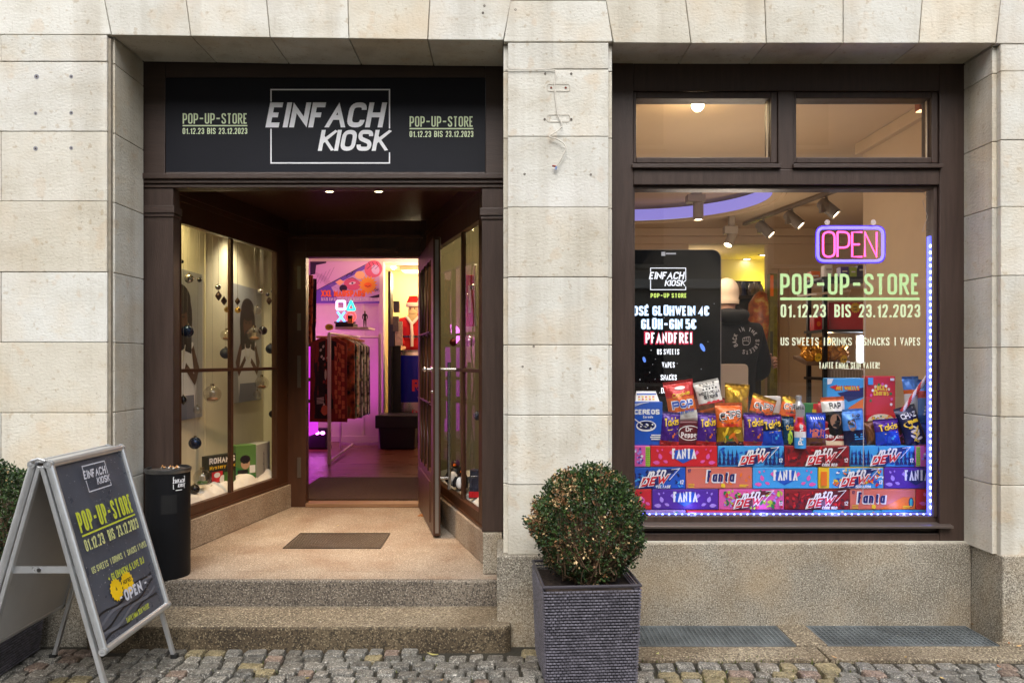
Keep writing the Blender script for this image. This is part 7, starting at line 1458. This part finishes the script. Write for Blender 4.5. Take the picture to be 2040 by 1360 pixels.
for b_, lab in zip(BL, BLAB):
    px, py, r_, kd = b_[0] / 2.194 + 290, b_[1] / 2.194 + 440, b_[2] / 2.194, b_[3]; sp_ = b_[4] if len(b_) > 4 else 0
    k = (px - CX) / F; dg, db = 2.970 / (.178 - k), -2.29 / k
    dd = dg + .42 * (db - dg); rad = min(r_ * K(dd), .40 * abs(-2.29 - (-2.97 + .178 * dd)) + .02); c_ = P(px, py, dd)
    if sp_ >= 8: c_.z = max(c_.z, .56 + rad * .6)
    t_ = thing("bauble", lab, "bauble", c_, "christmas baubles in the left showcase")
    m_ = MB()
    if sp_ == 1: m_.lathe([(.001, -1.5 * rad), (rad * .5, -.9 * rad), (rad, -.1 * rad), (rad * .85, .5 * rad), (rad * .35, 1.2 * rad), (rad * .2, 1.4 * rad)], c_, 18)
    else: m_.ball(c_, rad, 22)
    m_.build("ball", bm[kd], t_, smooth=60)
    top_ = rad * (1.4 if sp_ == 1 else 1)
    m_ = MB(); m_.lathe([(rad * .22, top_ - .003), (rad * .22, top_ + rad * .2), (rad * .08, top_ + rad * .22)], c_, 12); m_.build("cap", cap_m, t_, smooth=40)
    if sp_ in (2, 8):
        m_ = MB(); m_.ball(c_ + Vector((0, 0, -rad * .55)), rad * .62, 12, 0, sc=(1, 1, .4)); m_.box(c_.x - rad * .3, c_.x + rad * .3, c_.y - rad * .2, c_.y + rad * .2, c_.z - rad * .35, c_.z + rad * .25, 1)
        m_.build("filling", [M("fill_gold", C(150, 100, 56), rough=.6) if sp_ == 2 else M("fill_green", C(60, 110, 50), rough=.7), M("fill_pale", C(190, 180, 160), rough=.6)], t_)
    if sp_ < 8: m_ = MB(); m_.tube([c_ + Vector((0, 0, top_ + rad * .2)), (c_.x, c_.y, 2.705)], .0007, 4); m_.build("thread", thr, t_)
# right showcase
m_ = MB(); m_.box(-.62, .19, 2.62, 2.68, .46, 2.75); m_.box(.06, .075, .5, 2.6, .46, 2.75); m_.prism([(RA[0] + .06, .5, 2.71), (.07, .5, 2.71), (.07, 2.62, 2.71), (RB[0] + .06, 2.62, 2.71)], (0, 0, .05)); struct(m_, "showcase_wall", M("showcase_beige", C(166, 160, 132), rough=.8, var=.08, vs=3))
m_ = MB(); m_.prism([(RA[0] + .055, .5, .46), (.06, .5, .46), (.06, 2.61, .46), (RB[0] + .055, 2.61, .46)], (0, 0, .055)); struct(m_, "showcase_ledge", csm)
snow("snow_wool", "white artificial snow wool on the ledge of the right showcase", lambda u, v, h: Vector(((1.339 - .313 * (4.6 + 1.9 * v) + .06) * (1 - u) + .055 * u, .6 + 1.9 * v, .518 + h)), 7, 26, .10, 2)
lamp('POINT', "showcase_glow_right", (-.18, 1.5, 2.5), 9, (1, .82, .5), None, .04)
def rcase(px, py, t=.3):
    k = (px - CX) / F; dg = 1.339 / (k + .313); return P(px, py, dg + t)
for (px, py, r_, key, lab) in ((935, 680, .042, 'silver', "large silver bauble in the right showcase behind the door handle"), (903, 682, .03, 'red', "dark red bauble beside the silver one in the right showcase"), (942, 572, .02, 'silver', "small silver bauble high in the right showcase"), (951, 828, .03, 'navy', "matt dark blue bauble at the right edge of the right showcase"), (931, 590, .02, 'clear', "small clear bauble in front of the red banner, right showcase")):
    bm.setdefault('red', M("bauble_red", C(96, 26, 26), rough=.3, metal=.4)); c_ = rcase(px, py)
    t_ = thing("bauble", lab, "bauble", c_, "baubles in the right showcase"); m_ = MB(); m_.ball(c_, r_, 22); m_.build("ball", bm[key], t_, smooth=60); m_ = MB(); m_.lathe([(r_ * .22, r_ - .003), (r_ * .22, r_ * 1.2)], c_, 10); m_.tube([c_ + Vector((0, 0, r_)), (c_.x, c_.y, 2.705)], .0007, 4); m_.build("cap", cap_m, t_)
for (px, py, s_, lab) in ((921, 958, 1.0, "toy penguin standing on the snow wool in the right showcase"), (908, 972, 1.15, "toy penguin bending forward at the front of the right showcase")):
    c_ = rcase(px, py, .22); c_.z = .57; t_ = thing("toy_penguin", lab, "toy penguin", c_, "toy penguins in the right showcase")
    m_ = MB(); m_.lathe([(.02 * s_, 0), (.045 * s_, .02 * s_), (.05 * s_, .06 * s_), (.036 * s_, .11 * s_), (.022 * s_, .13 * s_)], c_, 16); m_.ball(c_ + Vector((0, -.005, .148 * s_)), .030 * s_, 12); m_.build("body", PBK, t_, smooth=60)
    m_ = MB(); m_.ball(c_ + Vector((-.012 * s_, -.03 * s_, .06 * s_)), .036 * s_, 12, sc=(.9, .7, 1.3)); m_.build("belly", PW, t_, smooth=60)
    m_ = MB(); m_.lathe([(.010 * s_, 0), (.001, .028 * s_)], c_ + Vector((-.005, -.03 * s_, .145 * s_)), 8, axis=(-.3, -1, -.1)); m_.build("beak", PO, t_)
    m_ = MB()
    for sx in (-1, 1): m_.tube([c_ + Vector((sx * .042 * s_, 0, .10 * s_)), c_ + Vector((sx * .062 * s_, -.01, .06 * s_)), c_ + Vector((sx * .06 * s_, -.02, .03 * s_))], [.012 * s_, .012 * s_, .005 * s_], 8)
    m_.build("flippers", PBK, t_, smooth=60)
c_ = rcase(936, 650, .5); t_ = thing("paper_banner", "narrow red and white printed strip hanging in the right showcase", "banner", c_); m_ = MB(); m_.box(c_.x - .03, c_.x + .03, c_.y, c_.y + .012, c_.z, c_.z + .38); m_.build("strip", PR, t_, bevel=.003)
m_ = MB(); m_.box(c_.x + .032, c_.x + .055, c_.y - .01, c_.y + .02, c_.z - .0, c_.z + .46); m_.build("white_edge", PW, t_, bevel=.008)
ik = Ink(plane(c_ + Vector((.02, -.001, .05)), (0, 0, 1), (-1, 0, 0))); ik.rect(.05, .25, .01, .03, 0); ik.mb.build("print", [PW], t_, recalc=False)
c_ = rcase(948, 940, .3); c_.z = .56; t_ = thing("gift_bag", "small dark blue and red gift bag on the snow wool of the right showcase", "bag", c_); m_ = MB(); m_.hexa([c_ + Vector(v) for v in ((-.05, 0, 0), (.05, 0, 0), (.05, .05, 0), (-.05, .05, 0), (-.04, .0, .2), (.045, .0, .2), (.045, .05, .2), (-.04, .05, .2))]); m_.build("bag_body", M("giftbag", C(38, 42, 62), rough=.5), t_, bevel=.004)
m_ = MB(); m_.box(c_.x - .049, c_.x + .049, c_.y - .003, c_.y, c_.z + .01, c_.z + .05); m_.build("band", PR, t_)
# ================================================================ on the pavement: board sign, bin, planters
alu = M("aluminium_profile", C(214, 216, 218), rough=.32, metal=.7, var=.08, vs=12)
ab = thing("sidewalk_sign", "aluminium A-board with dark pop-up store poster standing before the steps", "A-board", (-1.95, -.5, 0))
yn, yf = -.83, -.20                       # near and far side of the board
topv, botv = Vector((-1.95, 0, 1.072)), Vector((-1.715, 0, .268)); foot = Vector((-1.645, 0, .0))
dv = (topv - botv).normalized(); nv_ = Vector((dv.z, 0, -dv.x))       # outward normal of the front panel (towards +X)
def side(sgn, sub):
    """sgn +1 front panel, -1 back panel mirrored about the ridge"""
    cx = -1.985
    def mp(v): return Vector((v.x if sgn > 0 else 2 * cx - v.x, v.y, v.z))
    T_, B_, F_ = mp(topv), mp(botv), mp(foot); D = (T_ - B_).normalized(); Nn = Vector((D.z, 0, -D.x)) * sgn; Nn = Nn if Nn.x * sgn > 0 else -Nn
    pr = MB(); r_ = .017
    def rail(a, b): pr.tube([a, b], r_, 10)
    ya, yb = yn + r_, yf - r_
    q = lambda v, y: Vector((v.x, y, v.z))
    rail(q(T_, ya - r_), q(T_, yb + r_)); rail(q(B_, ya - r_), q(B_, yb + r_)); rail(q(T_, ya), q(B_, ya)); rail(q(T_, yb), q(B_, yb))
    fr_ = pr.build("poster_frame", alu, ab, smooth=50)
    for v in (T_, B_):
        for y_ in (ya, yb): cn = MB(); cn.ball(q(v, y_), .0195, 10); cn.build("corner_cap", M("grey_plastic", C(150, 152, 154), rough=.4), fr_, smooth=60)
    bp = MB(); a0, a1, a2, a3 = q(B_, ya), q(B_, yb), q(T_, yb), q(T_, ya); bp.prism([a0 - Nn * .012, a1 - Nn * .012, a2 - Nn * .012, a3 - Nn * .012], Nn * .006)
    bp.build("back_sheet", M("grey_backing", C(196, 194, 192), rough=.6, var=.05), ab)
    if sgn > 0:
        ps_ = MB(); ps_.prism([a0 - Nn * .0055, a1 - Nn * .0055, a2 - Nn * .0055, a3 - Nn * .0055], Nn * .006); ps_.build("poster", M("poster_slate", C(80, 84, 95), rough=.3, var=.15, vs=6), ab)
    for y_ in (ya, yb):
        lg = MB(); lg.prism([Vector((T_.x, y_ - .012, T_.z)) - Nn * .022, Vector((T_.x, y_ + .012, T_.z)) - Nn * .022, Vector((F_.x, y_ + .012, F_.z)) - Nn * .022, Vector((F_.x, y_ - .012, F_.z)) - Nn * .022], -Nn * .018)
        ce = MB(); ce.box(F_.x - .03 * sgn - .016, F_.x - .03 * sgn + .016, y_ - .015, y_ + .015, -.004, .02)
        l_ = lg.build("leg", alu, ab, bevel=.003); ce.build("foot_cap", M("black_rubber", C(30, 30, 30), rough=.7), l_, bevel=.003)
    return T_, B_, Nn
Tf, Bf, Nf = side(1, 0); side(-1, 0)
m_ = MB()
for y_ in (yn + .03, yf - .03): m_.box(-2.155, -1.815, y_ - .005, y_ + .005, .60, .628); m_.lathe([(.009, -.008), (.009, .008)], (-2.0, y_, .614), 10, 1, axis=(0, 1, 0))
m_.build("stay", [alu, M("bolt_steel", C(130, 130, 132), rough=.3, metal=1)], ab)
m_ = MB(); m_.box(-2.025, -1.945, yn + .02, yf - .02, 1.077, 1.083); m_.tube([(-2.015, yn - .004, 1.088), (-1.985, yn - .006, 1.098), (-1.955, yn - .004, 1.088)], .006, 8); m_.build("hinge", alu, ab, smooth=50)
# poster print: u across (near -> far), v up the slope
Wp, Hp = yf - yn - .07, (topv - botv).length - .035
pf_ = plane(Vector((Bf.x, yn + .035, Bf.z)) + dv * .018 + Nf * .0008, (0, 1, 0), dv); ik = Ink(lambda u, v, lf: pf_(u * .94 - .012, v, lf))
rp = random.Random(3)
for j in range(5):                          # pale waves of cloth along the foot of the poster
    v0 = .01 + .026 * j; pts = [(Wp * i / 12, v0 + .05 * i / 12 + .012 * math.sin(i * .9 + j * 1.7) + .02 * (i / 12) ** 2) for i in range(13)]
    ik.line(pts, .009 + .005 * (j % 2), 4 if j % 2 else 5)
for i in range(170): ik.ell(rp.uniform(.005, Wp - .005), rp.uniform(.15 * Hp, Hp - .01), *(lambda r_: (r_, r_ * .8))(rp.choice((.0014, .0018, .0022, .0032))), 6, 6)
lx0, lx1, ly0, ly1 = .34 * Wp, .70 * Wp, .815 * Hp, .965 * Hp; hh = ly1 - ly0
ik.line([(lx0, ly0 + .72 * hh), (lx0, ly1), (lx1, ly1), (lx1, ly0 + .48 * hh)], .005, 0); ik.line([(lx0, ly0 + .45 * hh), (lx0, ly0), (lx1, ly0), (lx1, ly0 + .14 * hh)], .005, 0)
ik.text("EINFACH", lx0 - .012, ly0 + .50 * hh, .32 * hh, 0, fit=(lx1 - lx0) * .98, t=.2, shear=.19); ik.text("KIOSK", lx0 + .42 * (lx1 - lx0), ly0 + .17 * hh, .28 * hh, 0, fit=(lx1 - lx0) * .58, t=.2, shear=.19)
ik.text("POP-UP-STORE", .06 * Wp, .615 * Hp, .115 * Hp, 1, fit=.88 * Wp, t=.15); ik.rect(.06 * Wp, .94 * Wp, .592 * Hp, .602 * Hp, 1)
ik.text("01.12.23", .06 * Wp, .51 * Hp, .065 * Hp, 2, fit=.29 * Wp, t=.15); ik.text("BIS", .42 * Wp, .51 * Hp, .065 * Hp, 2, fit=.10 * Wp, t=.15); ik.text("23.12.2023", .57 * Wp, .51 * Hp, .065 * Hp, 2, fit=.37 * Wp, t=.15)
for tx, a, b in (("US SWEETS", .05, .30), ("|", .34, .347), ("DRINKS", .37, .53), ("|", .57, .577), ("SNACKS", .62, .78), ("|", .81, .817), ("VAPES", .84, .96)): ik.text(tx, a * Wp, .385 * Hp, .036 * Hp, 2, fit=(b - a) * Wp, t=.15)
ik.text("+ GLÜHWEIN & LIVE DJ", .22 * Wp, .30 * Hp, .040 * Hp, 1, fit=.62 * Wp, t=.17)
ik.text("-", .30 * Wp, .165 * Hp, .05 * Hp, 0, fit=.05 * Wp, t=.2); ik.text("OPEN", .38 * Wp, .155 * Hp, .065 * Hp, 0, fit=.30 * Wp, t=.24); ik.text("-", .73 * Wp, .165 * Hp, .05 * Hp, 0, fit=.05 * Wp, t=.2)
ik.text("TANTE EMMA SEIN VATER!", .30 * Wp, .045 * Hp, .030 * Hp, 1, fit=.40 * Wp, t=.15)
ik.mb.build("print", [M("ab_white", C(206, 208, 220), rough=.5), M("ab_lime", C(196, 206, 60), rough=.5), M("ab_pale_lime", C(206, 210, 140), rough=.5), MATS["print_yellow"], M("ab_cloth", C(104, 106, 116), rough=.5), M("ab_dark", C(22, 22, 28), rough=.5), M("ab_speck", C(150, 152, 162), rough=.5)], ab, recalc=False)
for (a, b, txs, lab) in ((.33, .236, ("A",), "yellow star sticker with one mark on the A-board poster, left of its twin"), (.51, .243, ("NOFREI", "!"), "yellow star sticker with tiny writing on the A-board poster, right of its twin")):
    c_ = Vector((Bf.x, yn + .035, Bf.z)) + dv * (.018 + b * Hp) + Vector((0, a * Wp, 0)) + Nf * .006
    ik = Ink(plane(c_, (0, 1, 0), dv)); ik.burst(0, 0, .054, 0, 16, .84)
    for j, tx in enumerate(txs): ik.text(tx, .0, -.004 - .024 * j, .02, 1, w=.4, t=.2, align='c')
    o_ = ik.mb.build("star_sticker", [M("sticker_yellow", C(250, 206, 20), rough=.5), PBK], recalc=False, origin=c_); tag(o_, lab, "sticker")

# ash bin
cb_ = Vector((-2.005, .305 + .10, .259)); cb_ = Vector((X(350, 4.45), .45 - .10, .2585)); rb = .124
bn = thing("ash_bin", "round black waste bin with a steel ash tray top on the landing edge", "waste bin", cb_)
binm = M("bin_black", C(13, 14, 18), rough=.6, var=.2, vs=5, spec=.25)
hb_ = Z(931, 4.33) - .2585
m_ = MB(); m_.lathe([(rb * .96, 0), (rb * .985, .01), (rb * .985, hb_ - .02)], cb_, 44); m_.build("drum", binm, bn, smooth=50)
m_ = MB(); m_.lathe([(rb * 1.0, hb_ - .026), (rb * 1.03, hb_ - .02), (rb * 1.03, hb_ - .004), (rb * .98, hb_), (rb * .93, hb_ - .002), (rb * .92, hb_ - .02), (.001, hb_ - .024)], cb_, 44, caps=False); m_.build("tray", M("tray_steel", C(120, 120, 120), rough=.35, metal=.9, var=.3, vs=20), bn, smooth=40)
m_ = MB(); rr_ = random.Random(4); nsp = 24; vs = [cb_ + Vector((0, 0, hb_ - .006))]
for k in range(nsp): a = 2 * math.pi * k / nsp; vs.append(cb_ + Vector((rb * .915 * math.cos(a), rb * .915 * math.sin(a), hb_ - .012 + rr_.uniform(-.003, .003))))
m_.add(vs, [(0, 1 + k, 1 + (k + 1) % nsp) for k in range(nsp)]); m_.build("ash", M("ash_sand", C(84, 76, 68), rough=1, var=.6, vs=60, bump=1, bs=200), bn)
for i in range(8):
    a, r_ = rr_.uniform(0, 6.28), rr_.uniform(0, .09); c_ = cb_ + Vector((r_ * math.cos(a), r_ * math.sin(a), hb_ - .003)); d_ = Vector((rr_.uniform(-1, 1), rr_.uniform(-1, 1), .3)).normalized() * .016
    m_ = MB(); m_.tube([c_ - d_ * .3, c_ + d_ * .3], .0045, 7); m_.tube([c_ + d_ * .3, c_ + d_], .0045, 7, 1); o_ = m_.build("cigarette_butt", [M("butt_white", C(220, 214, 204), rough=.8), M("butt_tan", C(206, 150, 92), rough=.8)], origin=c_)
    tag(o_, "cigarette butt lying in the ash tray of the black bin", "cigarette butt", "cigarette butts in the ash tray")
def bin_f(u, v, lf):
    a = u / rb; r_ = rb * .986 + lf; return cb_ + Vector((r_ * math.sin(a), -r_ * math.cos(a), v))
ik = Ink(bin_f); nseg = 8
for i in range(nseg): ik.pl([(.015 + .085 * i / nseg, hb_ - .255), (.015 + .085 * (i + 1) / nseg, hb_ - .255), (.015 + .085 * (i + 1) / nseg, hb_ - .145), (.015 + .085 * i / nseg, hb_ - .145)], 0, .0012)
ik.mb.build("slot", M("slot_black", C(4, 4, 5), rough=.8), bn, recalc=False)
ik = Ink(bin_f); ik.line([(.080, hb_ - .062), (.080, hb_ - .045), (.150, hb_ - .045), (.150, hb_ - .080)], .003, 0); ik.line([(.080, hb_ - .085), (.080, hb_ - .112), (.150, hb_ - .112), (.150, hb_ - .108)], .003, 0)
ik.text("EINFACH", .077, hb_ - .080, .022, 0, fit=.068, t=.2, shear=.19); ik.text("KIOSK", .104, hb_ - .105, .020, 0, fit=.045, t=.2, shear=.19); ik.rect(.092, .13, hb_ - .123, hb_ - .119, 0)
ik.mb.build("shop_sticker", white_vinyl, bn, recalc=False)

# wicker planters with clipped box balls
wick = M("grey_wicker", C(108, 105, 114), rough=.34, var=.15, vs=14, isl=.3)
wick_in = M("wicker_dark", C(34, 31, 34), rough=.8)
def planter(lab, cx, cy, rot, wt, wb, hgt):
    base = Vector((cx, cy, 0)); t_ = thing("planter", lab, "planter", base); Rm = Matrix.Rotation(rot, 3, 'Z')
    m_ = MB(); k = wb / 2 - .006; k2 = wt / 2 - .006
    fl = [(-1, -1), (1, -1), (1, 1), (-1, 1)]
    m_.hexa([base + Rm @ Vector((a * k, b * k, .004)) for a, b in fl] + [base + Rm @ Vector((a * k2, b * k2, hgt - .055)) for a, b in fl]); m_.build("core", wick_in, t_)
    wv = MB(); rr = random.Random(9)
    for s_ in range(4):
        R2 = Matrix.Rotation(rot + s_ * math.pi / 2, 3, 'Z'); rows_, cols_ = int(hgt / .0148), 23
        for j in range(rows_):
            z0_, z1_ = .006 + (hgt - .03) * j / rows_, .006 + (hgt - .03) * (j + 1) / rows_; zm = (z0_ + z1_) / 2; hw = (wb + (wt - wb) * zm / hgt) / 2
            for i in range(-1, cols_ + 1):
                a = -hw + 2 * hw * (i + (.5 if j % 2 else 0)) / cols_; b = a + 2 * hw / cols_ * .94; a, b = max(a, -hw), min(b, hw)
                if b - a < .006: continue
                y_ = -hw; o0 = .0005; o1 = .008 + rr.uniform(-.001, .001); e = (b - a) * .10; zi = (z1_ - z0_) * .2
                vs = [(a, y_ - o0, z0_ + zi), (b, y_ - o0, z0_ + zi), (b, y_ - o0, z1_ - zi), (a, y_ - o0, z1_ - zi), (a + e, y_ - o1, z0_ + zi * 1.6), (b - e, y_ - o1, z0_ + zi * 1.6), (b - e, y_ - o1, z1_ - zi * 1.6), (a + e, y_ - o1, z1_ - zi * 1.6)]
                wv.add([base + R2 @ Vector(v) for v in vs], [(4, 5, 6, 7), (0, 1, 5, 4), (1, 2, 6, 5), (2, 3, 7, 6), (3, 0, 4, 7)])
    wv.build("weave", wick, t_, recalc=False)
    m_ = MB(); k = wt / 2 + .006; th = .012
    for s_ in range(4):
        R2 = Matrix.Rotation(rot + s_ * math.pi / 2, 3, 'Z')
        m_.hexa([base + R2 @ Vector(v) for v in ((-k, -k, hgt - .014), (k, -k, hgt - .014), (k - th, -k + th, hgt - .014), (-k + th, -k + th, hgt - .014), (-k, -k, hgt), (k, -k, hgt), (k - th, -k + th, hgt), (-k + th, -k + th, hgt))])
    m_.build("rim", M("wicker_rim", C(66, 62, 68), rough=.45), t_, bevel=.004)
    m_ = MB(); q2 = wt / 2 - .02; m_.hexa([base + Rm @ Vector((a * q2, b * q2, hgt - .09)) for a, b in fl] + [base + Rm @ Vector((a * q2, b * q2, hgt - .045)) for a, b in fl]); m_.build("soil", M("potting_soil", C(48, 36, 28), rough=1, var=.5, vs=40, bump=1, bs=90), t_)
    return t_
leaf_g = M("box_leaf_green", C(58, 80, 36), rough=.45, isl=.45, spec=.4); leaf_d = M("box_leaf_dark", C(38, 58, 30), rough=.45, isl=.4, spec=.4); leaf_b = M("box_leaf_brown", C(120, 84, 50), rough=.6, isl=.4); leaf_y = M("box_leaf_straw", C(206, 176, 128), rough=.6, isl=.25)
twig = M("box_twig", C(122, 98, 76), rough=.8, isl=.3)
def box_ball(lab, cx, cy, z0_, rx, rz, n_leaf, brown, seed):
    t_ = thing("box_shrub", lab, "box shrub", Vector((cx, cy, z0_))); rr = random.Random(seed); c_ = Vector((cx, cy, z0_ + rz * .98))
    def lump(d): return 1 + .045 * math.sin(5 * d.x + 2.1 * seed) * math.sin(6 * d.z + 1) + .035 * math.sin(9 * d.y + 7 * d.x) + .03 * math.sin(13 * d.z + 5 * d.x)
    def shell(d): 
        k = 1.0 if d.z > -.1 else 1 - .16 * (-.1 - d.z)
        return Vector((d.x * rx * k, d.y * rx * k, d.z * rz)) * lump(d)
    tb_ = MB()
    for i in range(420):
        d = Vector((rr.gauss(0, 1), rr.gauss(0, 1), rr.gauss(.15, .9))).normalized(); e = c_ + shell(d) * rr.uniform(.82, 1.0)
        s_ = Vector((cx + rr.gauss(0, rx * .16), cy + rr.gauss(0, rx * .16), z0_ + rr.uniform(.0, .04))); m_ = s_.lerp(e, .5) + Vector((d.x * rx * .22, d.y * rx * .22, -.01)) + Vector((rr.gauss(0, .014), rr.gauss(0, .014), rr.gauss(0, .014)))
        m2 = m_.lerp(e, .55) + Vector((rr.gauss(0, .01), rr.gauss(0, .01), rr.gauss(0, .008)))
        tb_.tube([s_, m_, m2, e], [.0042, .003, .0024, .0014], 4, caps=False)
    tb_.build("twigs", twig, t_)
    lf = MB()
    def add_leaf(p, dr, mi, sz):
        dr = dr.normalized(); sd = dr.cross(Vector((rr.gauss(0, 1), rr.gauss(0, 1), rr.gauss(0, 1)))).normalized(); up_ = dr.cross(sd) * sz * .12
        lf.add([p, p + dr * sz * .5 + sd * sz * .30 + up_, p + dr * sz, p + dr * sz * .5 - sd * sz * .30 + up_], [(0, 1, 2, 3)], mi)
    for i in range(n_leaf):
        d = Vector((rr.gauss(0, 1), rr.gauss(0, 1), rr.gauss(.1, 1))).normalized()
        nz = math.sin(7 * d.x + 3 * d.z + seed) + math.sin(6 * d.z - 4 * d.y) + math.sin(11 * d.x - 8 * d.z)
        gap = math.sin(15 * d.x + 1) * math.sin(9 * d.z + 2 * d.y) - .9 * (d.z < .25) * (abs(d.x) < .62)
        r_ = rr.uniform(.86, 1.02) if rr.random() < .72 else rr.uniform(.62, .9)
        if gap < -.55 and rr.random() < .62: continue
        p = c_ + shell(d) * r_ 
        if p.z < z0_ + .01: continue
        br = brown * (.06 + .16 * (nz > .5) + .60 * max(0, -d.x * .8 + d.z * .5 - .25) * (nz > -.6) + (.12 if abs(d.z + .05) < .45 and abs(d.x) < .6 else 0))
        u = rr.random(); mi = (3 if rr.random() < .34 else 2) if u < br else (0 if rr.random() < .55 else 1)
        for q in range(4): add_leaf(p + Vector((rr.gauss(0, .007), rr.gauss(0, .007), rr.gauss(0, .007))), d * .6 + Vector((rr.gauss(0, .7), rr.gauss(0, .7), rr.gauss(.15, .7))), mi, rr.uniform(.012, .021))
    lf.build("crown", [leaf_g, leaf_d, leaf_b, leaf_y], t_, recalc=False)
    m_ = MB()
    for i in range(5): a = rr.uniform(0, 6.28); m_.tube([(cx + .03 * math.cos(a), cy + .03 * math.sin(a), z0_ - .02), (cx + .06 * math.cos(a), cy + .06 * math.sin(a), z0_ + .14)], [.010, .007], 6)
    m_.build("trunk", twig, t_)
    return t_
planter("dark grey wicker planter holding the clipped box ball before the middle pier", .405, -.335, R(4.0), .455, .42, .475)
box_ball("browning clipped box ball in the wicker planter between entrance and window", .425, -.335, .425, .278, .284, 7000, 1.0, 3)
planter("dark grey wicker planter at the left picture edge behind the A-board", -2.62, -.33, R(3), .478, .40, .475)
box_ball("dense green clipped box ball at the left edge behind the A-board", -2.60, -.33, .44, .31, .29, 5600, .12, 6)

# cable hanging on the middle pier
pts = [(1006, 139), (1060, 138), (1100, 139), (1107, 146), (1105, 170), (1107, 200), (1111, 228), (1118, 245), (1118, 254), (1108, 264), (1094, 273), (1108, 278), (1122, 287), (1127, 296), (1122, 308), (1113, 325), (1108, 333)]
cu = [P(a, b, 3.992) for a, b in pts]; sm = []
for i in range(len(cu) - 1):
    p0, p1, p2, p3 = cu[max(0, i - 1)], cu[i], cu[i + 1], cu[min(len(cu) - 1, i + 2)]
    for k in range(5):
        t = k / 5; sm.append(.5 * ((2 * p1) + (p2 - p0) * t + (2 * p0 - 5 * p1 + 4 * p2 - p3) * t * t + (3 * p1 - p0 - 3 * p2 + p3) * t ** 3) + Vector((0, -.012 * (i > 7), 0)))
sm.append(cu[-1] + Vector((0, -.012, 0)))
t_ = thing("loose_cable", "loose white cable dangling down the middle sandstone pier", "cable", sm[0]); m_ = MB(); m_.tube(sm, .0032, 7); m_.build("cable", M("cable_white", C(214, 208, 196), rough=.5), t_, smooth=60)
m_ = MB(); e_ = sm[-1]; m_.tube([e_, e_ + Vector((-.022, 0, .004))], .005, 6); m_.tube([e_, e_ + Vector((-.004, 0, -.016))], .006, 6, 1); m_.build("terminal", [M("terminal_red", C(150, 70, 60), rough=.5), M("terminal_blue", C(130, 150, 196), rough=.4)], t_)
# litter: fallen leaves and scraps, each its own
rl = random.Random(12)
LV = [(862, 1305, 0, .030, "pale dry leaf lying on the cobbles before the steps", C(170, 160, 96)), (1310, 1303, 0, .014, "small pale leaf at the kerb beside the planter", C(196, 196, 120)), (1938, 1244, 1, .020, "tan leaf in the corner of the right pier", C(176, 130, 70)), (2010, 1282, 1, .012, "brown leaf at the foot of the right pier", C(150, 96, 52)), (2030, 1288, 1, .014, "straw leaf at the right picture edge", C(200, 160, 104)),
      (1662, 1310, 0, .013, "little tan leaf on the kerb below the light-well divider", C(206, 160, 110)), (1990, 1329, 0, .013, "orange-brown leaf on the cobbles at the right", C(170, 104, 56)), (1877, 1352, 0, .012, "pale straw leaf low on the cobbles at the right", C(204, 178, 120)), (672, 1080, 2, .016, "tiny pale scrap on the porch floor behind the scraper grate", C(226, 206, 160)), (1804, 1310, 0, .010, "small yellow leaf between cobbles and kerb at the right", C(196, 160, 80)), (612, 1352, 0, .010, "small yellow leaf on the cobbles before the steps", C(190, 170, 80)), (880, 1356, 0, .010, "tan leaf at the lower picture edge left of the planter", C(196, 150, 84))]
for (a, b, hz, s_, lab, c) in LV:
    z_ = {0: .006, 1: .004, 2: .262}[hz]
    if a == 672: b = 1048
    dd = (H - z_) * F / (b - CY); c_ = Vector((X(a, dd), dd - 4, z_ + .006)); an = rl.uniform(0, 6.28); ax = Vector((math.cos(an), math.sin(an), .1)); sd = Vector((-math.sin(an), math.cos(an), .15))
    m_ = MB(); n = 9; L_, Rr_ = [], []
    for i in range(n): t = i / (n - 1) - .5; wd = .42 * math.cos(math.pi * t) ** .8 if abs(t) < .499 else .02; cz = Vector((0, 0, .22 * s_ * (t * 2) ** 2)); L_.append(c_ + ax * t * 2 * s_ + sd * wd * s_ + cz); Rr_.append(c_ + ax * t * 2 * s_ - sd * wd * s_ * .9 + cz)
    md = [c_ + ax * (i / (n - 1) - .5) * 2 * s_ + Vector((0, 0, .2 * s_ * ((i / (n - 1) - .5) * 2) ** 2 - .002)) for i in range(n)]
    m_.add(L_ + md + Rr_, [(i, i + 1, n + i + 1, n + i) for i in range(n - 1)] + [(n + i, n + i + 1, 2 * n + i + 1, 2 * n + i) for i in range(n - 1)])
    o_ = m_.build("fallen_leaf", M("leaf_%d" % a, c, rough=.7, var=.2, vs=60), origin=c_); sf = o_.modifiers.new('t', 'SOLIDIFY'); sf.thickness = .0012; tag(o_, lab, "leaf")
for i in range(26):
    a, b, zz = (rl.uniform(260, 1000), rl.uniform(1210, 1245), .118) if i % 3 == 0 else (rl.uniform(300, 1010), rl.uniform(1293, 1355), .006)
    dd = (H - zz) * F / (b - CY); c_ = Vector((X(a, dd), dd - 4, zz)); m_ = MB(); m_.ball(c_ + Vector((0, 0, .002)), rl.uniform(.002, .005), 6, sc=(1.4, .8, .5))
    o_ = m_.build("paper_scrap", M("scrap_white", C(214, 208, 196), rough=.8), origin=c_); tag(o_, "tiny pale scrap of litter on the steps and cobbles", "litter", "scraps of litter on steps and cobbles")
